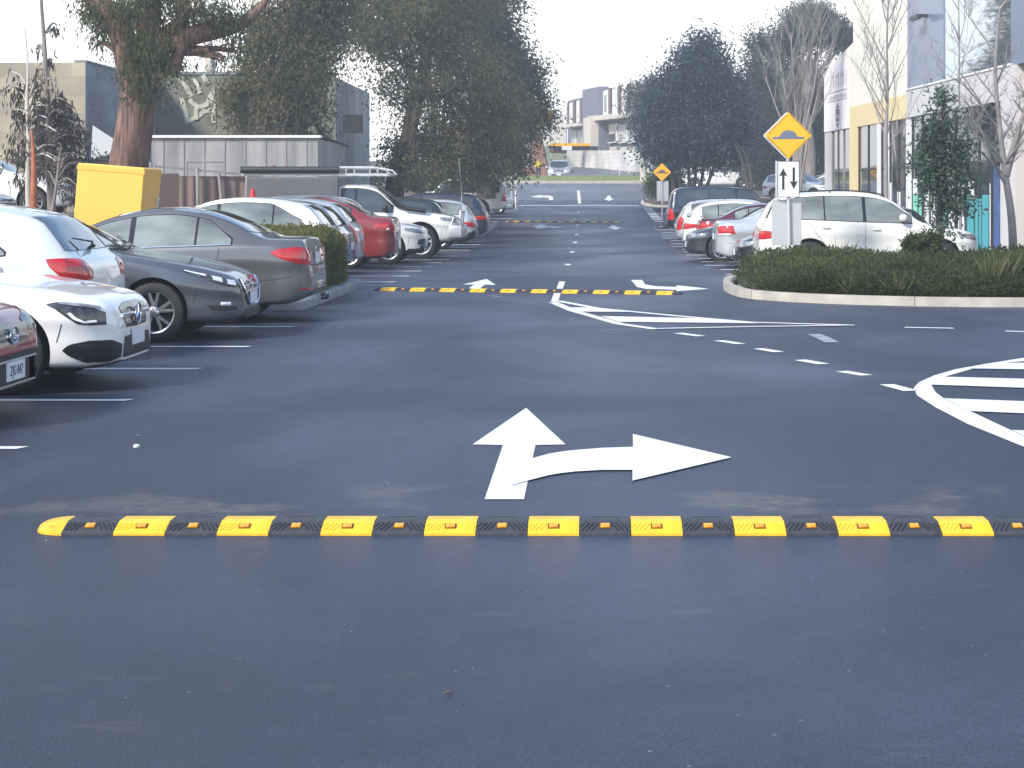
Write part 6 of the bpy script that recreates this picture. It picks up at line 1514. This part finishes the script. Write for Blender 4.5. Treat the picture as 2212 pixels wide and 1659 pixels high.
tree('gum_tree', 'massive red brown stringy-barked gum tree with spreading limbs behind the yellow bin', (WP(285, 400, Yg)[0], Yg, .9),
     [WP(270, 415, Yg), WP(278, 350, Yg), WP(290, 280, Yg), WP(297, 215, Yg), WP(298, 165, Yg)], gells, 11000, .14, .034, M['lf_gum'], M['bark_red'], 11, clump=.42, droop=.75, r0=.44, taper=.12, shell=.2, limbs=[WP(298, 150, Yg)], twig=4, extra=gum_extra, per=18)
# --- dead pale stump of a trunk behind it
b = MB(); p0, p1 = WP(452, 170, 66), WP(449, 88, 66)
b.tube([(p0[0], 66, 2), p0, ((p0[0] + p1[0]) / 2 + .05, 66, (p0[2] + p1[2]) / 2), p1], [.24, .22, .20, .17], 10)
tk = empty('dead_trunk', (0, 0, 0), 0, 'broken pale mottled trunk rising above the olive warehouse', 'dead tree'); b.build('trunk', M['bark_pale'], tk, smooth=60)

# --- she-oak mass in the middle: three trees that overlap
tree('she_oak', 'drooping olive she-oak, nearest of the dark tree group over the left row', WP(640, 425, 57), [WP(640, 430, 57), WP(650, 300, 57), WP(640, 150, 57), WP(650, 0, 57)],
     [EL(600, 60, 57, 85, 80), EL(680, -20, 57, 120, 70), EL(600, 195, 57, 75, 60), EL(660, 130, 57, 80, 70), EL(560, 100, 57, 35, 90), EL(620, 250, 56.5, 62, 30), EL(600, 322, 56, 40, 15), EL(560, 300, 56, 20, 12), EL(640, 312, 56.5, 36, 16), EL(690, 235, 56.5, 26, 30), EL(540, 150, 57, 22, 60), EL(700, 60, 57, 70, 80), EL(545, 215, 57, 52, 44), EL(520, 265, 56.6, 34, 24), EL(700, 300, 56.8, 24, 30), EL(505, 205, 56.8, 40, 40), EL(575, 332, 56, 52, 15), EL(645, 335, 56, 40, 18), EL(650, 190, 56.5, 60, 50)],
     46000, .15, .058, M['lf_oak'], M['bark_dark'], 21, clump=.62, droop=.55, r0=.30, shell=.3, limbs=[WP(650, 120, 57), WP(650, 30, 57), WP(648, 220, 57)], twig=6)
Yo = 68
tree('she_oak', 'broad brown olive she-oak with its dark trunk behind the white ute', WP(850, 425, Yo), [WP(850, 440, Yo), WP(856, 380, Yo), WP(880, 300, Yo), WP(905, 200, Yo), WP(930, 60, Yo)],
     [EL(900, 60, Yo, 150, 100), EL(800, 60, Yo, 90, 80), EL(1000, 180, Yo, 130, 100), EL(880, 190, Yo, 90, 60), EL(1060, 260, Yo, 100, 80), EL(930, 300, Yo, 100, 60), EL(865, 330, Yo - 1, 42, 42), EL(880, 375, Yo - 1, 30, 22), EL(1010, 340, Yo, 90, 48), EL(1060, 350, Yo, 60, 36), EL(960, -20, Yo, 150, 70), EL(820, 0, Yo, 90, 50), EL(940, 370, Yo - 1, 50, 24)],
     52000, .17, .068, M['lf_oak'], M['bark_dark'], 22, clump=.75, droop=.45, r0=.42, shell=.25, limbs=[WP(880, 300, Yo), WP(905, 200, Yo), WP(925, 90, Yo)], twig=9)
Yp = 80
tree('she_oak', 'tall blue green she-oak at the right of the dark tree group, overhanging the street', WP(1050, 420, Yp), [WP(1050, 430, Yp), WP(1045, 300, Yp), WP(1040, 150, Yp), WP(1030, 0, Yp)],
     [EL(1040, 60, Yp, 90, 90), EL(1090, 170, Yp, 80, 80), EL(1130, 240, Yp, 70, 55), EL(1090, 310, Yp, 70, 60), EL(1160, 260, Yp, 38, 32), EL(1120, 160, Yp, 55, 60), EL(1060, -10, Yp, 85, 60), EL(1110, 350, Yp, 40, 28), EL(980, 20, Yp, 90, 80), EL(1090, 90, Yp, 50, 60), EL(1150, 190, Yp, 30, 40), EL(1186, 232, Yp, 16, 18), EL(1020, 350, Yp, 80, 45)],
     42000, .20, .080, M['lf_oakb'], M['bark_dark'], 23, clump=.85, droop=.35, r0=.40, shell=.3, limbs=[WP(1045, 260, Yp), WP(1040, 150, Yp), WP(1035, 60, Yp)], twig=7)

# --- saplings with drooping withered leaves at the left edge
def sapling(name, label, Y, path, twigs, n, seed, bark, r0, ln=.17, group=None):
    rng = np.random.default_rng(seed); rnd = random.Random(seed); base = Vector(WP(*path[0], Y)); root = empty(name, base, 0, label, 'sapling', group)
    b = MB(); sp_ = smooth_path3([Vector(WP(*p, Y)) - base for p in path], 4); b.tube(sp_, [r0 * (1 - .8 * i / (len(sp_) - 1)) for i in range(len(sp_))], 8)
    ps, ds = [], []
    for (a, c) in twigs:
        A_, C_ = Vector(WP(*a, Y)) - base, Vector(WP(*c, Y + rnd.uniform(-.6, .6))) - base
        mid = (A_ + C_) / 2 + Vector((0, 0, .10)); q = smooth_path3([A_, mid, C_], 4); b.tube(q, [r0 * .35 * (1 - .8 * i / (len(q) - 1)) + .003 for i in range(len(q))], 5)
        for i in range(n):
            t = rnd.uniform(.35, 1.08); k = min(int(t * (len(q) - 1)), len(q) - 2); f_ = t * (len(q) - 1) - k; p = q[k].lerp(q[k + 1], min(f_, 1.3)) + Vector((rnd.gauss(0, .05), rnd.gauss(0, .05), rnd.gauss(-.05, .07)))
            ps.append(p); ds.append((rnd.gauss(0, .28), rnd.gauss(0, .28), -1))
    b.build('trunk', bark, root, smooth=60)
    if ps: leaves('foliage', np.array(ps), np.array(ds), ln, .032, M['lf_sap'], root, rng)
    return root
Ys = 30
rnd = random.Random(5)
tw = []
for k in range(30):
    y_ = 190 + 240 * rnd.random(); s_ = 65 + rnd.uniform(-3, 3); e_ = s_ + rnd.choice((-1, 1)) * rnd.uniform(15, 60); tw.append(((s_, y_), (e_, y_ - rnd.uniform(-10, 40))))
sapling('gum_sapling', 'pale pink stemmed sapling with curled brown leaves at the left edge', Ys, [(62, 470), (60, 380), (62, 300), (58, 220), (60, 150), (54, 60)], tw, 22, 31, M['bark_pale'], .055)
tw = []
for k in range(62):
    y_ = 225 + 160 * rnd.random(); s_ = 107 + (y_ - 225) * .05; e_ = s_ + rnd.choice((-1, 1, 1)) * rnd.uniform(12, 105) * (.6 + .4 * (y_ - 200) / 150); tw.append(((s_, y_), (e_, y_ - rnd.uniform(-25, 25))))
tw += [((98, 150), (115, 130)), ((97, 120), (80, 100)), ((100, 70), (125, 55)), ((103, 170), (130, 200)), ((100, 160), (75, 190)), ((103, 190), (128, 225)), ((96, 150), (70, 175))] * 1
sapling('gum_sapling', 'tall grey stemmed sapling with hanging grey leaves before the block warehouse', 31, [(112, 470), (109, 380), (107, 300), (103, 210), (96, 100), (88, -10), (84, -60)], tw, 30, 32, M['bark_grey'], .085)
tw = [((125, 385), (170, 350)), ((125, 395), (165, 400)), ((122, 420), (150, 425)), ((120, 400), (95, 370)), ((128, 370), (150, 335)), ((125, 410), (170, 430))]
sapling('gum_sapling', 'small grey branching sapling just left of the yellow bin', 29, [(112, 460), (122, 400), (127, 350), (132, 310)], tw, 14, 33, M['bark_grey'], .035)
sapling('gum_sapling', 'orange red peeling sapling stem at the left edge before the white saloon', 29.5, [(72, 470), (73, 400), (72, 330), (68, 280)], [], 0, 34, M['bark_orange'], .075)

# --- right: round dark tree, its leaves coloured with the blue of the haze
Yr = 92
tree('evergreen_tree', 'round dense haze-blue tree on thin trunks above the right row', (WP(1500, 400, Yr)[0], Yr, 1.0), None,
     [EL(1500, 200, Yr, 85, 90), EL(1440, 270, Yr, 65, 75), EL(1560, 260, Yr, 75, 90), EL(1500, 300, Yr, 100, 52), EL(1510, 135, Yr, 45, 45), EL(1420, 312, Yr, 38, 40), EL(1590, 308, Yr, 40, 42), EL(1450, 210, Yr, 50, 40), EL(1530, 130, Yr, 25, 45), EL(1570, 180, Yr, 35, 40), EL(1425, 215, Yr, 28, 40), EL(1470, 338, Yr, 50, 20), EL(1560, 336, Yr, 45, 22), EL(1508, 92, Yr, 12, 24), EL(1540, 100, Yr, 12, 26), EL(1478, 125, Yr, 10, 26), EL(1562, 130, Yr, 9, 26), EL(1450, 160, Yr, 8, 24), EL(1430, 172, Yr, 7, 22), EL(1405, 240, Yr, 16, 26)],
     56000, .20, .11, M['lf_haze_blue'], M['bark_dark'], 41, clump=.8, droop=.1, shell=.45, r0=.10, limbs=[WP(1500, 330, Yr)], twig=6,
     stems=[[WP(a, 408, Yr), WP(c, 350, Yr), WP(d, 280, Yr)] for a, c, d in ((1455, 1448, 1440), (1490, 1486, 1480), (1500, 1504, 1500), (1512, 1522, 1530), (1525, 1545, 1560), (1470, 1466, 1460))])
# pine and conifers behind
Yq = 112
def oc(*a): return a
tree('pine_tree', 'big umbrella-shaped pine behind the bare tree and the shop building', WP(1745, 420, Yq), [WP(1745, 430, Yq), WP(1750, 330, Yq), WP(1740, 230, Yq), WP(1752, 150, Yq)],
     [EL(1750, 60, Yq, 72, 38), EL(1700, 85, Yq, 36, 34), EL(1800, 70, Yq, 45, 34), EL(1755, 30, Yq, 50, 18), EL(1690, 115, Yq, 20, 18), EL(1828, 90, Yq, 26, 26)], 20000, .34, .07, M['lf_pine'], M['bark_grey'], 42, clump=1.0, droop=.1, shell=.3, r0=.45, limbs=[WP(1750, 160, Yq), WP(1745, 200, Yq)], twig=8, flat=.7)
tree('conifer_tree', 'dark conifer between the round tree and the bare tree', WP(1640, 420, Yq), [WP(1640, 430, Yq), WP(1640, 300, Yq), WP(1640, 130, Yq)],
     [EL(1640, 100, Yq, 22, 30), EL(1640, 160, Yq, 36, 45), EL(1640, 240, Yq, 50, 60), EL(1640, 330, Yq, 52, 60), EL(1680, 220, Yq, 40, 60)], 22000, .32, .09, M['lf_pine'], M['bark_dark'], 43, clump=1.0, droop=.3, shell=.35, r0=.3, limbs=[WP(1640, 300, Yq), WP(1640, 200, Yq), WP(1640, 140, Yq)], twig=4)
tree('conifer_tree', 'dark tree filling the gap behind the bare multi-stemmed tree', WP(1730, 420, Yq + 3), [WP(1730, 430, Yq + 3), WP(1735, 330, Yq + 3), WP(1740, 240, Yq + 3)],
     [EL(1720, 260, Yq + 3, 60, 75), EL(1770, 300, Yq + 3, 50, 70), EL(1760, 200, Yq + 3, 45, 50), EL(1690, 320, Yq + 3, 40, 45), EL(1720, 160, Yq + 3, 40, 40)], 24000, .34, .10, M['lf_pine'], M['bark_dark'], 44, clump=1.1, droop=.3, shell=.35, r0=.3, limbs=[WP(1735, 300, Yq + 3)], twig=4)
# bare trees
def bare(name, label, Y, stems, seed, bark, r0, levels=3, spread=.5, group=None, upright=.75, n0=9):
    rnd = random.Random(seed); base = Vector(WP(*stems[0][0], Y)); root = empty(name, base, 0, label, 'bare tree', group); b = MB()
    def grow(p, d, ln, r, lv):
        pts = [p]; q = p.copy(); dd = d.copy()
        for i in range(5):
            dd = (dd + Vector((rnd.gauss(0, .09), rnd.gauss(0, .09), .04))).normalized(); q = q + dd * ln / 5; pts.append(q.copy())
        b.tube(pts, [r * (1 - .75 * i / 5) for i in range(6)], 5 if lv < 2 else 6)
        if lv <= 0: return
        for k in range(rnd.randint(4, 6)):
            i = rnd.randint(1, 5); ax = Vector((rnd.gauss(0, 1), rnd.gauss(0, 1), rnd.gauss(0, .3) + upright)).normalized(); nd = (dd * (1 - spread) + ax * spread).normalized()
            grow(pts[i], nd, ln * rnd.uniform(.42, .68), max(.0045, r * .42 * (1 - .1 * i)), lv - 1)
    for st in stems:
        pts = smooth_path3([Vector(WP(*p, Y)) - base for p in st], 4); k = len(pts); b.tube(pts, [r0 * (1 - .75 * i / (k - 1)) for i in range(k)], 8)
        for j in range(n0):
            i = rnd.randint(k // 3, k - 1); d = (pts[min(i + 1, k - 1)] - pts[max(i - 1, 0)]).normalized(); ax = Vector((rnd.choice((-1, 1)) * rnd.uniform(.5, 1), rnd.gauss(0, .6), upright)).normalized()
            grow(pts[i], (d * (1 - spread) + ax * spread).normalized(), (pts[-1] - pts[0]).length * rnd.uniform(.16, .32), r0 * .30, levels - 1)
    b.build('trunk', bark, root, smooth=60); return root
M['bark_twig'] = mat('pale_twig_bark', (.225, .21, .205), .85, noise=(3, .25, 5))
bare('bare_tree', 'bare multi-stemmed tree fanning upwards behind the yellow diamond sign', 62, [[(1722, 440), (1718, 330), (1700, 220), (1680, 100)], [(1722, 440), (1725, 300), (1735, 180), (1735, 60)], [(1724, 440), (1735, 300), (1760, 180), (1775, 70)], [(1722, 440), (1712, 320), (1680, 240), (1655, 170)], [(1724, 440), (1745, 300), (1768, 200), (1788, 120)], [(1722, 440), (1722, 300), (1715, 180), (1708, 70)], [(1724, 440), (1730, 310), (1748, 190), (1756, 80)]], 51, M['bark_twig'], .065, 3, .38, n0=9)
bare('bare_tree', 'slender bare tree before the slate cladding of the shop building', 36, [[(1916, 560), (1915, 430), (1914, 300), (1917, 200), (1916, 80), (1920, -20)]], 52, M['bark_twig'], .052, 3, .55, group='bare street trees before the shops', n0=15)
bare('bare_tree', 'thin bare tree before the mirror glazing of the shop building', 37, [[(2075, 560), (2074, 380), (2072, 220), (2072, 90), (2070, -30)]], 53, M['bark_twig'], .036, 3, .55, group='bare street trees before the shops', n0=9)
bare('bare_tree', 'thick bare tree with low side branches before the wide column', 31, [[(2190, 580), (2185, 470), (2172, 380), (2160, 280), (2150, 150), (2160, 20)], [(2172, 380), (2195, 300), (2225, 200)]], 54, M['bark_twig'], .085, 3, .62, group='bare street trees before the shops', upright=.35, n0=14)
bare('bare_tree', 'small leaning bare tree between the round tree and the yellow sign', 88, [[(1622, 435), (1612, 385), (1598, 330)], [(1622, 435), (1622, 380), (1612, 340)]], 55, M['bark_dark'], .13, 2, .5, n0=5)
# pale gum with light crown left of the round tree
tree('gum_tree', 'pale trunked gum with a thin pinkish crown left of the round tree', WP(1388, 400, 122), [WP(1390, 395, 122), WP(1389, 340, 122), WP(1382, 280, 122), WP(1372, 240, 122)],
     [EL(1385, 230, 122, 34, 45), EL(1365, 250, 122, 24, 28), EL(1400, 290, 122, 22, 36), EL(1380, 195, 122, 30, 24)], 3500, .28, .08, M['lf_sap'], M['bark_pale'], 61, clump=.8, droop=.4, shell=.3, r0=.26, limbs=[WP(1380, 280, 122)], twig=16)
tree('shrub', 'olive shrub in the mulch behind the far diamond sign', WP(1425, 440, 93), [WP(1425, 440, 93), WP(1425, 400, 93)], [EL(1415, 405, 93, 22, 26), EL(1450, 400, 93, 26, 28), EL(1435, 385, 93, 22, 20)], 6000, .16, .06, M['lf_green'], M['bark_dark'], 62, clump=.4, droop=.1, cat='shrub', r0=.05, twig=3, crown='foliage')
# small leafy tree on the right island
Yt = 29.5
tree('young_tree', 'young glossy leaved tree in the right island before the shop fronts', WP(2032, 545, Yt), [WP(2032, 555, Yt), WP(2032, 440, Yt), WP(2036, 330, Yt), WP(2038, 230, Yt)],
     [EL(2040, 330, Yt, 62, 50), EL(2035, 265, Yt, 44, 45), EL(2035, 210, Yt, 20, 28), EL(2060, 380, Yt, 60, 42), EL(2010, 300, Yt, 36, 40), EL(2080, 320, Yt, 36, 40), EL(2025, 430, Yt, 48, 40), EL(2075, 440, Yt, 36, 40), EL(1990, 350, Yt, 22, 24), EL(2030, 490, Yt, 46, 30), EL(2010, 390, Yt, 24, 20)],
     5600, .085, .042, M['lf_small'], M['bark_dark'], 63, clump=.24, droop=.25, shell=.3, r0=.042, limbs=[WP(2033, 430, Yt), WP(2036, 330, Yt), WP(2036, 280, Yt)], twig=7, per=22)
tree('shrub', 'small dark rounded shrub at the foot of the young tree', WP(2000, 545, 28.6), [WP(2000, 548, 28.6), WP(2000, 520, 28.6)], [EL(2000, 522, 28.6, 40, 20), EL(1975, 528, 28.6, 26, 14)], 3500, .055, .028, M['lf_shrub'], M['bark_dark'], 64, clump=.10, droop=.1, cat='shrub', r0=.02, twig=4, crown='foliage')

# --- clipped hedge on the left island
def hedge(name, label, x0, x1, y0, y1, z0, z1, n, ln, wd, m, seed, cat='hedge', bump_=.07, corem=None, top_extra=0.0):
    rng = np.random.default_rng(seed); root = empty(name, ((x0 + x1) / 2, (y0 + y1) / 2, z0), 0, label, cat); B0 = np.array(root.location)
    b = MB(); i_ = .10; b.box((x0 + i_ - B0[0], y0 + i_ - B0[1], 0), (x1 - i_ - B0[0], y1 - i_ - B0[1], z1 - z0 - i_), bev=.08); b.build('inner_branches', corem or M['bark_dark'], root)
    A_ = np.array([(y1 - y0) * (z1 - z0), (x1 - x0) * (z1 - z0), (x1 - x0) * (y1 - y0), (y1 - y0) * (z1 - z0) * .6, (x1 - x0) * (z1 - z0) * .4]); A_ /= A_.sum()
    f = rng.choice(5, n, p=A_); u = rng.uniform(0, 1, (n, 3)); p = np.empty((n, 3)); nr = np.zeros((n, 3))
    p[:, 0] = x0 + u[:, 0] * (x1 - x0); p[:, 1] = y0 + u[:, 1] * (y1 - y0); p[:, 2] = z0 + u[:, 2] * (z1 - z0)
    for k, (ax, val, s_) in enumerate(((0, x1, 1), (1, y0, -1), (2, z1, 1), (0, x0, -1), (1, y1, 1))):
        q = f == k; p[q, ax] = val; nr[q, ax] = s_
    # rounded edges and an uneven skin
    dx = np.minimum(p[:, 0] - x0, x1 - p[:, 0]); dy = np.minimum(p[:, 1] - y0, y1 - p[:, 1]); dz = z1 - p[:, 2]
    r = .22
    for a_, b_ in ((dx, dz), (dy, dz), (dx, dy)):
        pass
    wob = np.sin(p[:, 0] * 7.1 + p[:, 2] * 5) * np.sin(p[:, 1] * 6.3 + 1.7 * p[:, 2]) + np.sin(p[:, 0] * 2.3 + p[:, 1] * 3.1)
    c0 = np.array([(x0 + x1) / 2, (y0 + y1) / 2, z0]); h_ = np.array([(x1 - x0) / 2, (y1 - y0) / 2, z1 - z0])
    rel = (p - c0) / h_; e = (np.abs(rel) ** 9).sum(axis=1) ** (1 / 9.); p = c0 + rel / np.maximum(e, 1)[:, None] * h_
    p += nr * (wob * bump_ * .5 + rng.normal(size=n) * .035 - .03)[:, None]
    D_ = nr * .8 + rng.normal(size=(n, 3)) * .7; D_[:, 2] += .25
    leaves('foliage', p - B0, D_, ln, wd, m, root, rng); return root
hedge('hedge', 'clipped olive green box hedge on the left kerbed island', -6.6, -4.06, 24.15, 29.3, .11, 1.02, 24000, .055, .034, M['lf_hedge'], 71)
a = gp(1044, 509); c = gp(1077, 484)
hedge('hedge', 'low dark green hedge on the far left island beside the navy SUV', -7.5, a[0] - .3, a[1] + .3, c[1] - .4, P(66), P(66) + .75, 9000, .09, .05, M['lf_hedge'], 72)
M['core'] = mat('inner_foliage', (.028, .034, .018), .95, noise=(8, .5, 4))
# --- low spreading shrubs on the right island
def shrubbery():
    rng = np.random.default_rng(81); root = empty('shrub_bed', (7, 27.5, .1), 0, 'dense low dark green shrubs filling the right kerbed island', 'shrub bed'); B0 = np.array((7, 27.5, .1))
    hf = lambda x, y: (.40 + .07 * np.sin(x * 1.7 + 1) * np.sin(y * 1.3) + .05 * np.sin(x * 4.1 + y * 2.7)) * np.clip((x - 2.66 - .25 * np.maximum(0, 27.2 - y) * 1.0) / .5, 0, 1) ** .5 * np.clip((y - front(x)) / .65, 0, 1) ** .42
    front = lambda x: 24.78 + np.clip(5.4 - x, 0, 3) ** 2 * .30
    xs = np.linspace(2.6, 13.5, 110); ys = np.linspace(24.6, 31.4, 60)
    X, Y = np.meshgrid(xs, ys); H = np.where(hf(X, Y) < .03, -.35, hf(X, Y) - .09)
    v = [(x - B0[0], y - B0[1], h) for x, y, h in zip(X.ravel(), Y.ravel(), H.ravel())]; n_ = len(xs)
    f = [(j * n_ + i, j * n_ + i + 1, (j + 1) * n_ + i + 1, (j + 1) * n_ + i) for j in range(len(ys) - 1) for i in range(n_ - 1)]
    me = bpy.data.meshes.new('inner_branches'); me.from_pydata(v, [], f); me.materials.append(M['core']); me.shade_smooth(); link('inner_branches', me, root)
    n = 64000; x = rng.uniform(2.6, 13.5, n); y = 24.6 + 6.8 * rng.uniform(0, 1, n) ** 1.5; h = hf(x, y); k = h > .02; x, y, h = x[k], y[k], h[k]
    e = .02; gx = (hf(x + e, y) - h) / e; gy = (hf(x, y + e) - h) / e; nr = np.stack([-gx, -gy, np.ones_like(gx)], 1); nr /= np.linalg.norm(nr, axis=1, keepdims=True)
    # steep front: extra leaves down the face
    x2 = rng.uniform(2.6, 13.5, 36000); t = rng.uniform(0, 1, 36000); y2 = front(x2) + .02 + .30 * t ** 2; h2 = hf(x2, y2); z2 = h2 * rng.uniform(.1, 1, 36000) ; k = h2 > .05; x2, y2, z2 = x2[k], y2[k], z2[k]
    P1 = np.stack([x, y, h], 1) + rng.normal(size=(len(x), 3)) * .035; P2 = np.stack([x2, y2 - .05 * rng.uniform(0, 1, len(x2)), z2], 1)
    D1 = nr + rng.normal(size=P1.shape) * .6; D2 = rng.normal(size=P2.shape) * .6 + np.array([0, -.8, .2])
    P_ = np.vstack([P1, P2]); D_ = np.vstack([D1, D2]); P_[:, 2] += .1
    wob = .10 * np.sin(P_[:, 0] * 3.1) * np.sin(P_[:, 0] * 7.7 + P_[:, 2] * 9); P_[:, 1] -= np.abs(wob) * .6
    leaves('foliage', P_ - B0, D_, .075, .030, M['lf_shrub'], root, rng)
    return hf, front
hf, frontf = shrubbery()
def grass_clumps(label, pts, seed, n=55, hh=.55, m=None, name='grass_clump'):
    for i, (x, y, z, s_) in enumerate(pts):
        rng = np.random.default_rng(seed + i); k = int(n * s_); P_ = np.stack([rng.normal(size=k) * .07 * s_, rng.normal(size=k) * .07 * s_, np.zeros(k)], 1)
        D_ = np.stack([rng.normal(size=k) * .45, rng.normal(size=k) * .45, np.ones(k)], 1)
        root = empty(name, (x, y, z), 0, label[i], 'grass clump', 'grass clumps in the right shrub bed'); leaves('blades', P_, D_, hh * s_, .016, m or M['lf_shrub2'], root, rng)
grass_clumps(['pale dry grass clump at the foot of the two-arrow sign post', 'dry grass clump just right of the two-arrow sign post', 'short dry clump at the front left edge of the shrub bed', 'green tuft low at the front of the shrub bed, second from its left end', 'tall green grass clump at the right end of the shrub bed', 'dry grass clump at the left end of the shrub bed'],
             [(3.75, 29.5, .34, .75), (4.3, 29.2, .34, .85), (3.9, 25.5, .1, .6), (4.55, 25.0, .1, .65), (6.05, 25.3, .25, 1.05), (2.95, 28.6, .25, .7)], 91, n=90)
# far background masses so that no bare sky shows under the crowns
for i, (px, py, Y, rx, rz, lab, mk) in enumerate((
        (60, 380, 48, 60, 30, 'dark low bush below the block warehouse at the left edge', 'lf_gum'), (240, 385, 47, 50, 32, 'dark bush behind the yellow bin', 'lf_gum'), (930, 395, 104, 60, 22, 'bright green bush under the she-oak trees', 'lf_green'),
        (1010, 385, 108, 40, 20, 'round green bush under the she-oaks, nearer the street', 'lf_green'), (760, 385, 90, 70, 40, 'dark bush at the foot of the broad she-oak', 'lf_oakb'), (1670, 400, 121, 40, 12, 'low green bush before the garden wall on the right', 'lf_green'))):
    b0 = WP(px, py + rz, Y); tree('bush', lab, b0, [b0, WP(px, py, Y)], [EL(px - rx * .4, py, Y, rx * .6, rz * .9), EL(px + rx * .4, py + rz * .1, Y, rx * .6, rz * .8), EL(px, py - rz * .2, Y, rx * .5, rz)], 5000, .0026 * Y, .0010 * Y, M[mk], M['bark_dark'], 100 + i, clump=.35, droop=.2, cat='bush', r0=.05, twig=3, crown='foliage')

# ------------------------------------------------------------------ haze in the air
hz = MB(); hz.box((-70, -21, -1.5), (75, 225, 17)); hm = bpy.data.materials.new('haze'); hm.use_nodes = True
for q in list(hm.node_tree.nodes):
    if q.type == 'BSDF_PRINCIPLED': hm.node_tree.nodes.remove(q)
pv = hm.node_tree.nodes.new('ShaderNodeVolumePrincipled'); pv.inputs['Color'].default_value = (.90, .94, 1, 1); pv.inputs['Density'].default_value = .0019; pv.inputs['Anisotropy'].default_value = .3
hm.node_tree.links.new(pv.outputs[0], [q for q in hm.node_tree.nodes if q.type == 'OUTPUT_MATERIAL'][0].inputs['Volume'])
o = hz.build('haze', hm); o['kind'] = 'stuff'
